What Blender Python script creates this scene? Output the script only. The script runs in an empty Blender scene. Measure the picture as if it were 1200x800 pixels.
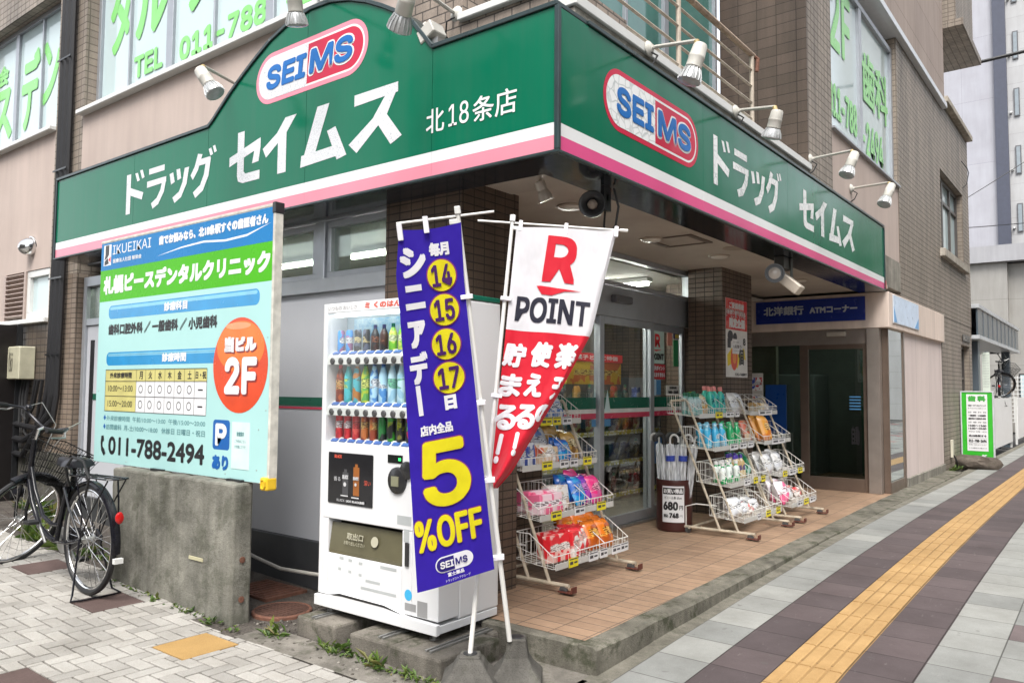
import bpy, bmesh, math, random
from mathutils import Vector, Matrix
random.seed(7)
sc = bpy.context.scene
COL = sc.collection
R_ = math.radians
PI = math.pi

# ------------------------------------------------------------------ camera
cam = bpy.data.cameras.new('camera')
cam.sensor_width = 36.0
cam.lens = 27.72
cam.clip_end = 900
co = bpy.data.objects.new('camera', cam)
COL.objects.link(co)
RW = ((0.790003, 0.613052, 0.007838), (-0.029824, 0.051194, -0.998243), (-0.612377, 0.788382, 0.058727))
CX = Vector((2.2900, -3.3180, 1.45))
co.matrix_world = Matrix(((RW[0][0], -RW[1][0], -RW[2][0], CX.x), (RW[0][1], -RW[1][1], -RW[2][1], CX.y),
                          (RW[0][2], -RW[1][2], -RW[2][2], CX.z), (0, 0, 0, 1)))
sc.camera = co

# ------------------------------------------------------------------ sky, sun, exposure
SUN_EL, SUN_AZ = R_(56), R_(150)     # azimuth clockwise from +Y
world = bpy.data.worlds.new('World')
sc.world = world
world.use_nodes = True
wn = world.node_tree
bg = wn.nodes['Background']
sky = wn.nodes.new('ShaderNodeTexSky')
sky.sky_type = 'NISHITA'
sky.sun_disc = False
sky.sun_elevation = SUN_EL
sky.sun_rotation = SUN_AZ
sky.air_density = 1.0
sky.dust_density = 2.0
hs = wn.nodes.new('ShaderNodeHueSaturation')
hs.inputs['Saturation'].default_value = 0.22
wn.links.new(sky.outputs[0], hs.inputs['Color'])
wn.links.new(hs.outputs[0], bg.inputs['Color'])
bg.inputs['Strength'].default_value = 0.14
sun = bpy.data.lights.new('sun', 'SUN')
sun.energy = 1.5
sun.angle = R_(28)
sun.color = (1.0, 0.96, 0.9)
so = bpy.data.objects.new('sun', sun)
COL.objects.link(so)
sd = Vector((math.sin(SUN_AZ) * math.cos(SUN_EL), math.cos(SUN_AZ) * math.cos(SUN_EL), math.sin(SUN_EL)))
so.rotation_euler = sd.to_track_quat('Z', 'Y').to_euler()
sc.view_settings.view_transform = 'Standard'
sc.view_settings.look = 'None'
sc.view_settings.gamma = 1
sc.view_settings.use_curve_mapping = False
sc.view_settings.exposure = 1.56
sc.cycles.max_bounces = 8
sc.cycles.transparent_max_bounces = 12
sc.cycles.use_denoising = True

# ------------------------------------------------------------------ material helpers
class G:
    def __init__(s, name):
        s.m = bpy.data.materials.new(name)
        s.m.use_nodes = True
        s.nt = s.m.node_tree
        s.nt.nodes.clear()
        s.out = s.nt.nodes.new('ShaderNodeOutputMaterial')
    def n(s, t, props=None, **ins):
        nd = s.nt.nodes.new('ShaderNode' + t)
        for k, v in (props or {}).items():
            setattr(nd, k, v)
        for k, v in ins.items():
            k = k.replace('_', ' ')
            s.put(nd.inputs[int(k[1:])] if k[0] == 'i' and k[1:].isdigit() else nd.inputs[k], v)
        return nd
    def put(s, sock, v):
        if isinstance(v, bpy.types.NodeSocket):
            s.nt.links.new(v, sock)
        else:
            if sock.type == 'RGBA' and len(v) == 3:
                v = (*v, 1)
            sock.default_value = v
    def math(s, op, a, b=0.0):
        return s.n('Math', {'operation': op}, i0=a, i1=b).outputs[0]
    def mix(s, f, a, b, mode='MIX'):
        nd = s.n('MixRGB', {'blend_type': mode}, i0=f, i1=a, i2=b)
        return nd.outputs[0]
    def noise(s, vec, scale, detail=4, rough=0.55):
        return s.n('TexNoise', None, Vector=vec, Scale=scale, Detail=detail, Roughness=rough).outputs[0]
    def ramp(s, f, pts, interp='LINEAR'):
        nd = s.n('ValToRGB', None, i0=f)
        cr = nd.color_ramp
        cr.interpolation = interp
        while len(cr.elements) < len(pts):
            cr.elements.new(0.5)
        for e, (p, c) in zip(cr.elements, pts):
            e.position = p
            e.color = (*c, 1) if len(c) == 3 else c
        return nd.outputs[0]
    def pos(s):
        return s.n('NewGeometry').outputs['Position']
    def obj(s):
        return s.n('TexCoord').outputs['Object']
    def gen(s):
        return s.n('TexCoord').outputs['Generated']
    def bsdf(s, **k):
        nd = s.n('BsdfPrincipled', None, **k)
        s.nt.links.new(nd.outputs[0], s.out.inputs[0])
        return nd
    def bump(s, h, strength=0.3, dist=0.01):
        return s.n('Bump', None, Strength=strength, Distance=dist, Height=h).outputs[0]

MC = {}
def P(name, col, rough=0.5, metal=0.0, var=0.12, scale=6.0, bump=0.0, bscale=60.0, spec=0.5, coat=0.0):
    """plain painted/plastic/metal surface with some uneven tone and gloss"""
    if name in MC:
        return MC[name]
    g = G(name)
    v = g.obj()
    a = g.noise(v, scale, 5)
    lo = tuple(c * (1 - var) for c in col)
    hi = tuple(min(1, c * (1 + var * .6)) for c in col)
    c = g.mix(g.ramp(a, [(0.3, (0, 0, 0)), (0.7, (1, 1, 1))]), lo, hi)
    r = g.math('ADD', g.math('MULTIPLY', g.noise(v, scale * 2.3, 3), 0.16), rough - 0.08)
    b = g.bsdf(Base_Color=c, Roughness=r, Metallic=metal)
    b.inputs['Specular IOR Level'].default_value = spec
    b.inputs['Coat Weight'].default_value = coat
    if bump:
        g.put(b.inputs['Normal'], g.bump(g.noise(v, bscale, 4), bump, 0.01))
    MC[name] = g.m
    return g.m

def glass(name, tint=(0.8, 0.86, 0.84), refl=0.12, rough=0.01, k=0.8):
    if name in MC:
        return MC[name]
    g = G(name)
    t = g.n('BsdfTransparent', None, Color=tint)
    gl = g.n('BsdfGlossy', None, Color=(1, 1, 1), Roughness=rough)
    fr = g.n('LayerWeight', None, Blend=0.25).outputs['Fresnel']
    f = g.math('MINIMUM', g.math('ADD', g.math('MULTIPLY', g.math('POWER', fr, 1.6), k), refl * 0.5), 1.0)
    mx = g.n('MixShader', None, i0=f, i1=t.outputs[0], i2=gl.outputs[0])
    g.nt.links.new(mx.outputs[0], g.out.inputs[0])
    MC[name] = g.m
    return g.m

def emit(name, col, s):
    if name in MC:
        return MC[name]
    g = G(name)
    b = g.bsdf(Base_Color=col, Emission_Color=col, Emission_Strength=s)
    MC[name] = g.m
    return g.m

def wall_uv(g):
    """world u along the wall, v up, chosen by the face normal"""
    ge = g.n('NewGeometry')
    nx = g.n('SeparateXYZ', None, Vector=ge.outputs['Normal'])
    px = g.n('SeparateXYZ', None, Vector=ge.outputs['Position'])
    side = g.math('GREATER_THAN', g.math('ABSOLUTE', nx.outputs[0]), 0.5)
    flat = g.math('GREATER_THAN', g.math('ABSOLUTE', nx.outputs[2]), 0.5)
    mixf = lambda f, a, b: g.math('ADD', g.math('MULTIPLY', f, b), g.math('MULTIPLY', g.math('SUBTRACT', 1.0, f), a))
    u = mixf(side, px.outputs[0], px.outputs[1])
    v = mixf(flat, px.outputs[2], px.outputs[1])
    return g.n('CombineXYZ', None, X=u, Y=v, Z=0.0).outputs[0], ge.outputs['Position'], px

def tile_mat(name, c1, c2, mortar, w=0.105, h=0.052, gap=0.0045, offset=0.0, streak=0.35):
    g = G(name)
    uv, p, px = wall_uv(g)
    br = g.n('TexBrick', {'offset': offset, 'squash': 1.0}, Vector=uv, Color1=c1, Color2=c2, Mortar=mortar, Scale=1.0,
             Mortar_Size=gap, Mortar_Smooth=0.15, Bias=0.0, Brick_Width=w, Row_Height=h)
    stv = g.n('Mapping', None, Vector=p, Scale=(2.2, 2.2, 0.22)).outputs[0]
    st = g.ramp(g.noise(stv, 2.0, 6, 0.65), [(0.32, (1 - streak,) * 3), (0.66, (1.12,) * 3)])
    c = g.mix(1.0, br.outputs['Color'], st, 'MULTIPLY')
    gr = g.noise(p, 90, 3)
    c = g.mix(0.35, c, g.ramp(gr, [(0.3, (0.55,) * 3), (0.7, (1.25,) * 3)]), 'MULTIPLY')
    h_ = g.math('SUBTRACT', 1.0, br.outputs['Fac'])
    b = g.bsdf(Base_Color=c, Roughness=g.math('ADD', g.math('MULTIPLY', br.outputs['Fac'], 0.4), 0.48))
    b.inputs['Specular IOR Level'].default_value = 0.35
    g.put(b.inputs['Normal'], g.bump(h_, 0.6, 0.006))
    return g.m

def render_mat(name, col, streak=0.25, bscale=70, seam=None):
    """rendered / panelled outdoor wall with weather streaks"""
    g = G(name)
    uv, p, px = wall_uv(g)
    stv = g.n('Mapping', None, Vector=p, Scale=(3.0, 3.0, 0.3)).outputs[0]
    st = g.ramp(g.noise(stv, 2.0, 6, 0.6), [(0.3, (1 - streak,) * 3), (0.65, (1.05,) * 3)])
    c = g.mix(1.0, col, st, 'MULTIPLY')
    c = g.mix(0.3, c, g.ramp(g.noise(p, 1.3, 5), [(0.35, (0.82, 0.80, 0.78)), (0.65, (1.08, 1.08, 1.08))]), 'MULTIPLY')
    nh = g.noise(p, bscale, 4)
    if seam:
        br = g.n('TexBrick', {'offset': 0.0}, Vector=uv, Color1=(1, 1, 1), Color2=(.93, .93, .94), Mortar=(.35, .33, .33), Scale=1.0,
                 Mortar_Size=0.004, Mortar_Smooth=0.1, Brick_Width=seam[0], Row_Height=seam[1])
        c = g.mix(1.0, c, br.outputs['Color'], 'MULTIPLY')
    b = g.bsdf(Base_Color=c, Roughness=0.78)
    b.inputs['Specular IOR Level'].default_value = 0.25
    g.put(b.inputs['Normal'], g.bump(nh, 0.25, 0.006))
    return g.m

def concrete_mat(name, col, dark=0.35, moss=0.0, rough=0.9):
    g = G(name)
    p = g.pos()
    a = g.noise(p, 3.2, 8, 0.65)
    c = g.mix(g.ramp(a, [(0.32, (0, 0, 0)), (0.68, (1, 1, 1))]), tuple(x * (1 - dark) for x in col), tuple(x * 1.2 for x in col))
    stv = g.n('Mapping', None, Vector=p, Scale=(6, 6, 0.5)).outputs[0]
    c = g.mix(0.6, c, g.ramp(g.noise(stv, 1.5, 6, 0.65), [(0.33, (0.5, 0.49, 0.45)), (0.62, (1.15, 1.14, 1.1))]), 'MULTIPLY')
    sp = g.n('TexVoronoi', None, Vector=p, Scale=110.0)
    c = g.mix(0.35, c, g.ramp(sp.outputs['Distance'], [(0.1, (0.45,) * 3), (0.5, (1.2,) * 3)]), 'MULTIPLY')
    if moss:
        mz = g.ramp(g.noise(p, 5.5, 7, 0.7), [(0.52, (0, 0, 0)), (0.62, (1, 1, 1))])
        c = g.mix(g.math('MULTIPLY', mz, moss), c, (0.035, 0.04, 0.02))
    hgt = g.math('ADD', g.noise(p, 45, 6, 0.7), g.math('MULTIPLY', g.noise(p, 160, 2), 0.5))
    b = g.bsdf(Base_Color=c, Roughness=rough)
    b.inputs['Specular IOR Level'].default_value = 0.2
    g.put(b.inputs['Normal'], g.bump(hgt, 0.55, 0.012))
    return g.m

def vinyl_mat(name, col, rough=0.12, dirt=0.25, spec=0.2):
    """glossy sign face with faint dirt runs and weathering"""
    g = G(name)
    p = g.pos()
    stv = g.n('Mapping', None, Vector=p, Scale=(5, 5, 0.35)).outputs[0]
    a = g.ramp(g.noise(stv, 1.8, 7, 0.7), [(0.35, (0, 0, 0)), (0.75, (1, 1, 1))])
    pale = tuple(min(1, c * 0.8 + 0.022) for c in col)
    c = g.mix(g.math('MULTIPLY', a, dirt), col, pale)
    c = g.mix(0.25, c, g.ramp(g.noise(p, 1.1, 4), [(0.35, (0.75,) * 3), (0.65, (1.1,) * 3)]), 'MULTIPLY')
    r = g.math('ADD', g.math('MULTIPLY', g.noise(p, 5.0, 5), 0.16), rough - 0.05)
    b = g.bsdf(Base_Color=c, Roughness=r)
    b.inputs['Specular IOR Level'].default_value = spec
    g.put(b.inputs['Normal'], g.bump(g.noise(p, 2.2, 2), 0.12, 0.02))
    return g.m

def cracked_mat(name, col=(0.66, 0.67, 0.69), scale=75, crack=(0.36, 0.38, 0.4)):
    g = G(name)
    p = g.pos()
    w = g.n('MixRGB', {'blend_type': 'ADD'}, i0=0.02, i1=p, i2=g.n('TexNoise', None, Vector=p, Scale=20.0).outputs[1]).outputs[0]
    vo = g.n('TexVoronoi', {'feature': 'DISTANCE_TO_EDGE'}, Vector=w, Scale=float(scale))
    f = g.ramp(vo.outputs[0], [(0.02, (1, 1, 1)), (0.09, (0, 0, 0))])
    k = g.ramp(g.noise(p, 3.0, 4), [(0.35, (0.35,) * 3), (0.6, (1, 1, 1))])
    c = g.mix(g.math('MULTIPLY', f, k), col, crack)
    b = g.bsdf(Base_Color=c, Roughness=0.35)
    return g.m

def pack_mat(c1, c2, c3=(0.75, 0.75, 0.75), scale=22.0, rough=0.3):
    """printed packaging: ground colour, artwork patches, pale label band with specks of print"""
    key = 'printed_pack_%s_%s_%s_%s' % (c1, c2, c3, scale)
    if key in MC:
        return MC[key]
    g = G('printed_pack')
    o = g.obj()
    ge = g.n('SeparateXYZ', None, Vector=g.gen())
    a = g.ramp(g.noise(o, scale * .7, 1), [(0.49, (0, 0, 0)), (0.53, (1, 1, 1))])
    c = g.mix(a, c1, c2)
    z = ge.outputs[2]
    band = g.math('MULTIPLY', g.math('GREATER_THAN', z, 0.4), g.math('LESS_THAN', z, 0.66))
    sp = g.ramp(g.noise(g.n('Mapping', None, Vector=o, Scale=(.55, .55, 3.2)).outputs[0], scale * 5, 1), [(0.5, (0, 0, 0)), (0.54, (1, 1, 1))])
    lab = g.mix(sp, c3, tuple(x * .25 for x in c2))
    k = g.ramp(g.noise(o, scale * .7, 1), [(0.42, (0, 0, 0)), (0.46, (1, 1, 1))])
    c = g.mix(g.math('MULTIPLY', band, k), c, lab)
    b = g.bsdf(Base_Color=c, Roughness=rough)
    b.inputs['Specular IOR Level'].default_value = 0.6
    MC[key] = g.m
    return g.m

# ------------------------------------------------------------------ mesh helpers
WORLD = {}
class MB:
    def __init__(s):
        s.v, s.f, s.mi = [], [], []
        s.cur = 0
    def add(s, vs, fs):
        b = len(s.v)
        s.v += [tuple(p) for p in vs]
        s.f += [tuple(i + b for i in f) for f in fs]
        s.mi += [s.cur] * len(fs)
        return s
    def box(s, x0, x1, y0, y1, z0, z1):
        vs = [(x, y, z) for z in (z0, z1) for y in (y0, y1) for x in (x0, x1)]
        return s.add(vs, [(0, 2, 3, 1), (4, 5, 7, 6), (0, 1, 5, 4), (2, 6, 7, 3), (0, 4, 6, 2), (1, 3, 7, 5)])
    def obox(s, c, ax, ay, az):
        """box with centre c and half-axis vectors"""
        c, ax, ay, az = Vector(c), Vector(ax), Vector(ay), Vector(az)
        vs = [c + ax * i + ay * j + az * k for k in (-1, 1) for j in (-1, 1) for i in (-1, 1)]
        return s.add(vs, [(0, 2, 3, 1), (4, 5, 7, 6), (0, 1, 5, 4), (2, 6, 7, 3), (0, 4, 6, 2), (1, 3, 7, 5)])
    def quad(s, a, b, c, d):
        return s.add([a, b, c, d], [(0, 1, 2, 3)])
    def tube(s, pts, r, n=8, closed=False, cap=True):
        pts = [Vector(p) for p in pts]
        rs = r if isinstance(r, (list, tuple)) else [r] * len(pts)
        k = len(pts)
        vs, fs = [], []
        up = None
        for i, p in enumerate(pts):
            a = pts[(i - 1) % k] if (closed or i > 0) else p
            b = pts[(i + 1) % k] if (closed or i < k - 1) else p
            t = (b - a).normalized()
            if up is None:
                up = Vector((0, 0, 1)) if abs(t.z) < 0.9 else Vector((1, 0, 0))
            x = t.cross(up)
            if x.length < 1e-4:
                x = t.cross(Vector((0.3, 1, 0.2)))
            x.normalize()
            up = x.cross(t).normalized()
            for j in range(n):
                an = 2 * PI * j / n
                vs.append(p + x * (math.cos(an) * rs[i]) + up * (math.sin(an) * rs[i]))
        m = k if closed else k - 1
        for i in range(m):
            for j in range(n):
                a, b = i * n + j, i * n + (j + 1) % n
                c, d = ((i + 1) % k) * n + (j + 1) % n, ((i + 1) % k) * n + j
                fs.append((a, b, c, d))
        if cap and not closed:
            fs.append(tuple(range(n - 1, -1, -1)))
            fs.append(tuple((k - 1) * n + j for j in range(n)))
        return s.add(vs, fs)
    def lathe(s, c, axis, prof, n=20, xdir=None):
        """prof: (distance along axis, radius)"""
        c, t = Vector(c), Vector(axis).normalized()
        u = Vector(xdir) if xdir else (Vector((0, 0, 1)) if abs(t.z) < 0.9 else Vector((1, 0, 0)))
        x = t.cross(u).normalized()
        y = x.cross(t).normalized()
        vs, fs = [], []
        for d, r in prof:
            for j in range(n):
                an = 2 * PI * j / n
                vs.append(c + t * d + x * (math.cos(an) * r) + y * (math.sin(an) * r))
        k = len(prof)
        for i in range(k - 1):
            for j in range(n):
                fs.append((i * n + j, i * n + (j + 1) % n, (i + 1) * n + (j + 1) % n, (i + 1) * n + j))
        fs.append(tuple(range(n - 1, -1, -1)))
        fs.append(tuple((k - 1) * n + j for j in range(n)))
        return s.add(vs, fs)
    def prism(s, poly, o, u, v, w):
        """2-D polygon in axes u,v at o, extruded by vector w"""
        o, u, v, w = Vector(o), Vector(u), Vector(v), Vector(w)
        a = [o + u * p + v * q for p, q in poly]
        k = len(a)
        vs = a + [p + w for p in a]
        fs = [tuple(range(k - 1, -1, -1)), tuple(range(k, 2 * k))]
        fs += [(i, (i + 1) % k, k + (i + 1) % k, k + i) for i in range(k)]
        return s.add(vs, fs)
    def build(s, name, mats, parent=None, smooth=False, bevel=0.0, org=None, seg=1):
        me = bpy.data.meshes.new(name)
        w = org if org is not None else (WORLD.get(parent.name, Vector((0, 0, 0))) if parent else Vector((0, 0, 0)))
        w = Vector(w)
        me.from_pydata([(p[0] - w.x, p[1] - w.y, p[2] - w.z) for p in s.v], [], s.f)
        ms = mats if isinstance(mats, (list, tuple)) else [mats]
        for m in ms:
            me.materials.append(m)
        if len(ms) > 1:
            me.polygons.foreach_set('material_index', s.mi)
        bm = bmesh.new()
        bm.from_mesh(me)
        bmesh.ops.recalc_face_normals(bm, faces=bm.faces)
        if bevel:
            es = [e for e in bm.edges if len(e.link_faces) == 2 and e.calc_face_angle(0) > 0.6]
            bmesh.ops.bevel(bm, geom=es, offset=bevel, segments=seg, affect='EDGES', profile=0.5)
        bm.to_mesh(me)
        bm.free()
        if smooth:
            me.polygons.foreach_set('use_smooth', [True] * len(me.polygons))
            me.set_sharp_from_angle(angle=R_(40))
        o = bpy.data.objects.new(name, me)
        COL.objects.link(o)
        if parent:
            o.parent = parent
            WORLD[o.name] = w
        else:
            o.location = w
            WORLD[o.name] = w
        return o

def thing(name, label, cat, loc=(0, 0, 0), group=None, rotz=0.0):
    o = bpy.data.objects.new(name, None)
    o.empty_display_size = 0.1
    COL.objects.link(o)
    o.location = loc
    o.rotation_euler = (0, 0, rotz)
    WORLD[o.name] = Vector(loc)
    return tag(o, label, cat, group)

def tag(o, label=None, cat=None, group=None, kind=None):
    if label: o['label'] = label
    if cat: o['category'] = cat
    if group: o['group'] = group
    if kind: o['kind'] = kind
    return o

def struct(o):
    o['kind'] = 'structure'
    return o

def copy_tree(o, parent=None):
    c = o.copy()
    COL.objects.link(c)
    c.parent = parent
    for ch in list(o.children):
        copy_tree(ch, c)
    return c

# ------------------------------------------------------------------ lettering
FONT = None
try:
    import os
    FONT = bpy.data.fonts.load(os.path.join(bpy.utils.system_resource('DATAFILES'), 'fonts', 'Inter.woff2'))
except Exception:
    FONT = None
GL = {}
def glyphs(body, font=True, spacing=1.0, lines=1.0):
    key = (body, font, spacing, lines)
    if key in GL:
        return GL[key]
    cu = bpy.data.curves.new('lettering', 'FONT')
    cu.body = body
    cu.size = 1
    cu.space_character = spacing
    cu.space_line = lines
    if font and FONT and body.isascii():
        cu.font = FONT
    cu.resolution_u = 4
    o = bpy.data.objects.new('lettering', cu)
    COL.objects.link(o)
    dg = bpy.context.evaluated_depsgraph_get()
    me = bpy.data.meshes.new_from_object(o.evaluated_get(dg))
    bpy.data.objects.remove(o)
    vs = [(v.co.x, v.co.y) for v in me.vertices]
    fs = [tuple(p.vertices) for p in me.polygons]
    bpy.data.meshes.remove(me)
    GL[key] = (vs, fs)
    return GL[key]

def split_long(vs, fs, maxlen):
    bm = bmesh.new()
    bv = [bm.verts.new((x, y, 0)) for x, y in vs]
    for f in fs:
        try:
            bm.faces.new([bv[i] for i in f])
        except ValueError:
            pass
    for _ in range(5):
        es = [e for e in bm.edges if e.calc_length() > maxlen]
        if not es:
            break
        bmesh.ops.subdivide_edges(bm, edges=es, cuts=1)
        bmesh.ops.triangulate(bm, faces=[f for f in bm.faces if len(f.verts) > 3])
    bm.verts.index_update()
    r = ([(v.co.x, v.co.y) for v in bm.verts], [tuple(v.index for v in f.verts) for f in bm.faces])
    bm.free()
    return r

RING = {'round': [(math.cos(a * PI / 6), math.sin(a * PI / 6)) for a in range(12)] + [(.5, 0), (-.5, 0), (0, .5), (0, -.5)],
        'square': [(1, 1), (-1, 1), (-1, -1), (1, -1), (1, 0), (-1, 0), (0, 1), (0, -1)],
        'few': [(1, 1), (-1, 1), (-1, -1), (1, -1)]}

class Text:
    """collects lettering on one surface; fr maps (u, v, lift) to a world point"""
    def __init__(s, fr, step=0.00012):
        s.fr, s.mb, s.step, s.k = fr, MB(), step, 0
    def put(s, body, box, bold=0.0, shape='round', shear=0.0, font=True, maxlen=0, clip=None, spacing=1.0, lines=1.0, keep=False, lift=0.0):
        vs, fs = glyphs(body, font, spacing, lines)
        u0, v0, u1, v1 = box
        u0 += bold; v0 += bold; u1 -= bold; v1 -= bold
        xs = [p[0] for p in vs]; ys = [p[1] for p in vs]
        ax, bx, ay, by = min(xs), max(xs), min(ys), max(ys)
        su = (u1 - u0) / max(bx - ax, 1e-6)
        sv = (v1 - v0) / max(by - ay, 1e-6)
        if keep == 'v':
            su = abs(sv)
        q = [(u0 + (x - ax) * su + shear * (v0 + (y - ay) * sv - (v0 + v1) / 2), v0 + (y - ay) * sv) for x, y in vs]
        if maxlen:
            q, fs = split_long(q, fs, maxlen)
        offs = [(0, 0)] + ([(a * bold, b * bold) for a, b in RING[shape]] if bold else [])
        for a, b in offs:
            l = lift + s.step * s.k
            s.k += 1
            if clip:
                keepf = [f for f in fs if clip(sum(q[i][0] for i in f) / len(f) + a, sum(q[i][1] for i in f) / len(f) + b)]
            else:
                keepf = fs
            s.mb.add([s.fr(u + a, v + b, l) for u, v in q], keepf)
        if s.k > 40:
            s.k = 1
        return s
    def poly(s, pts, lift=0.0, maxlen=0):
        l = lift + s.step * s.k
        s.k += 1
        if maxlen:
            cx_ = sum(p[0] for p in pts) / len(pts); cy_ = sum(p[1] for p in pts) / len(pts)
            n = len(pts)
            q, fs = split_long(list(pts) + [(cx_, cy_)], [(i, (i + 1) % n, n) for i in range(n)], maxlen)
            s.mb.add([s.fr(u, v, l) for u, v in q], fs)
            return s
        s.mb.add([s.fr(u, v, l) for u, v in pts], [tuple(range(len(pts)))])
        return s
    def build(s, name, m, parent):
        return s.mb.build(name, m, parent)

def frame(o, u, v, n, base=0.003):
    o, u, v, n = Vector(o), Vector(u), Vector(v), Vector(n)
    return lambda a, b, l=0.0: o + u * a + v * b + n * (base + l)
LF = lambda y, base=0.003: frame((0, y, 0), (1, 0, 0), (0, 0, 1), (0, -1, 0), base)     # facing -Y: (x, z)
RF = lambda x, base=0.003: frame((x, 0, 0), (0, 1, 0), (0, 0, 1), (1, 0, 0), base)      # facing +X: (y, z)

def pill(u0, v0, u1, v1, r=None, n=10, shear=0.0):
    r = r or (v1 - v0) / 2
    pts = []
    for cx, cy, a0 in ((u1 - r, v1 - r, 0), (u0 + r, v1 - r, 90), (u0 + r, v0 + r, 180), (u1 - r, v0 + r, 270)):
        for i in range(n + 1):
            a = R_(a0 + 90 * i / n)
            pts.append((cx + r * math.cos(a), cy + r * math.sin(a)))
    m = (v0 + v1) / 2
    return [(x + shear * (y - m), y) for x, y in pts]
def disc(cx, cy, rx, ry=None, n=32):
    ry = ry or rx
    return [(cx + rx * math.cos(2 * PI * i / n), cy + ry * math.sin(2 * PI * i / n)) for i in range(n)]
def rect(u0, v0, u1, v1):
    return [(u0, v0), (u1, v0), (u1, v1), (u0, v1)]

# ------------------------------------------------------------------ shared materials
TILE = tile_mat('shaded_pier_tile', (.235, .185, .145), (.185, .142, .108), (.085, .07, .058))
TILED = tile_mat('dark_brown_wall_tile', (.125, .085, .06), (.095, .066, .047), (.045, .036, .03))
TILEU = tile_mat('grey_brown_running_tile', (.33, .27, .22), (.25, .2, .165), (.10, .085, .075), 0.135, 0.062, 0.005, 0.5)
TILER = tile_mat('grey_brown_small_tile', (.285, .24, .195), (.24, .2, .165), (.15, .127, .105), 0.11, 0.075, 0.006, 0.0, 0.38)
PINK = render_mat('pale_pink_render', (.45, .37, .33), 0.07)
PINKP = render_mat('pale_pink_panel', (.62, .53, .50), 0.05, 70, (0.94, 6.0))
CREAM = render_mat('cream_beam_panel', (.66, .55, .48), 0.22)
GREYP = P('grey_wall_panel', (.47, .48, .51), 0.42, 0, 0.05, 2)
ALU = P('anodised_aluminium', (.42, .44, .47), 0.38, 0.55, 0.06, 9)
ALUW = P('pale_aluminium', (.62, .64, .67), 0.36, 0.3, 0.05, 9)
BRONZE = P('bronze_steel', (.20, .15, .12), 0.34, 0.6, 0.12, 5)
BRONZE2 = P('bronze_steel_pale', (.33, .29, .26), 0.32, 0.55, 0.12, 5)
DARK = P('black_trim', (.018, .019, .021), 0.32, 0, 0.2, 4)
GUTTER = P('dark_green_edge_trim', (.022, .04, .042), 0.3, 0, 0.3, 5)
BLACK = P('black_rubber', (.012, .012, .013), 0.55, 0, 0.2, 20)
WHITE = P('white_enamel', (.71, .71, .71), 0.33, 0, 0.03, 4)
WHITE2 = P('white_plastic', (.62, .62, .60), 0.4, 0, 0.04, 8)
SOFF = None
CONC = concrete_mat('weathered_concrete', (.27, .255, .225), 0.4, 0.0)
CONCD = concrete_mat('dirty_kerb_concrete', (.165, .155, .13), 0.45, 0.75)
GLASS = glass('door_glass', (0.92, 0.95, 0.93), 0.03, k=.16)
GLASSD = glass('tinted_door_glass', (0.55, 0.60, 0.56), 0.10, k=.6)
FILM = P('milky_film_glass', (.47, .575, .585), 0.06, 0, 0.05, 1.2, spec=0.7)
LETG = P('light_green_film', (.20, .58, .15), 0.25, 0, 0.05, 3)
INK = P('black_print', (.015, .014, .016), 0.4)
WPRINT = P('white_print', (.71, .71, .72), 0.38, 0, 0.03)
REDP = P('red_print', (.72, .03, .04), 0.4, 0, 0.05)
CHROME = P('chrome', (.72, .72, .72), 0.18, 1.0, 0.08, 20)
STEEL = P('galvanised_steel', (.42, .42, .41), 0.4, 0.85, 0.15, 20)
RUST = P('rusty_iron', (.16, .07, .045), 0.8, 0.1, 0.4, 25, 0.4)

FZ = 0.135                                   # porch floor level
def zs(y):                                   # the pavement climbs to the porch level, then eases off
    if y <= 0.1: return 0.0
    t = min(1.0, (y - 0.1) / 6.3)
    z = 0.1335 * (1 - (1 - t) ** 2)
    return z if y < 6.4 else max(0.10, z - (y - 6.4) * 0.004)
def gz(x):                                   # the brick pavement rises gently to the west
    return max(0.0, (-2.1 - x) * 0.034)

# ------------------------------------------------------------------ setting: ground, pavements, kerbs
g = G('asphalt')
p = g.pos()
c = g.mix(g.noise(p, 1.2, 8, 0.7), (.035, .034, .033), (.085, .08, .075))
c = g.mix(0.5, c, g.ramp(g.n('TexVoronoi', None, Vector=p, Scale=130.0).outputs[0], [(0.1, (.5,) * 3), (0.6, (1.3,) * 3)]), 'MULTIPLY')
b = g.bsdf(Base_Color=c, Roughness=0.92)
g.put(b.inputs['Normal'], g.bump(g.noise(p, 140, 3), 0.5, 0.008))
ASPH = g.m
m = MB()
m.quad((-300, -300, -.06), (300, -300, -.06), (300, 400, -.06), (-300, 400, -.06))
struct(m.build('ground', ASPH))

def sheet(name, xs, ys, fz, mat):
    mb = MB()
    vs = [(x, y, fz(x, y)) for y in ys for x in xs]
    n = len(xs)
    fs = [(j * n + i, j * n + i + 1, (j + 1) * n + i + 1, (j + 1) * n + i) for j in range(len(ys) - 1) for i in range(n - 1)]
    mb.add(vs, fs)
    return mb.build(name, mat)

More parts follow.
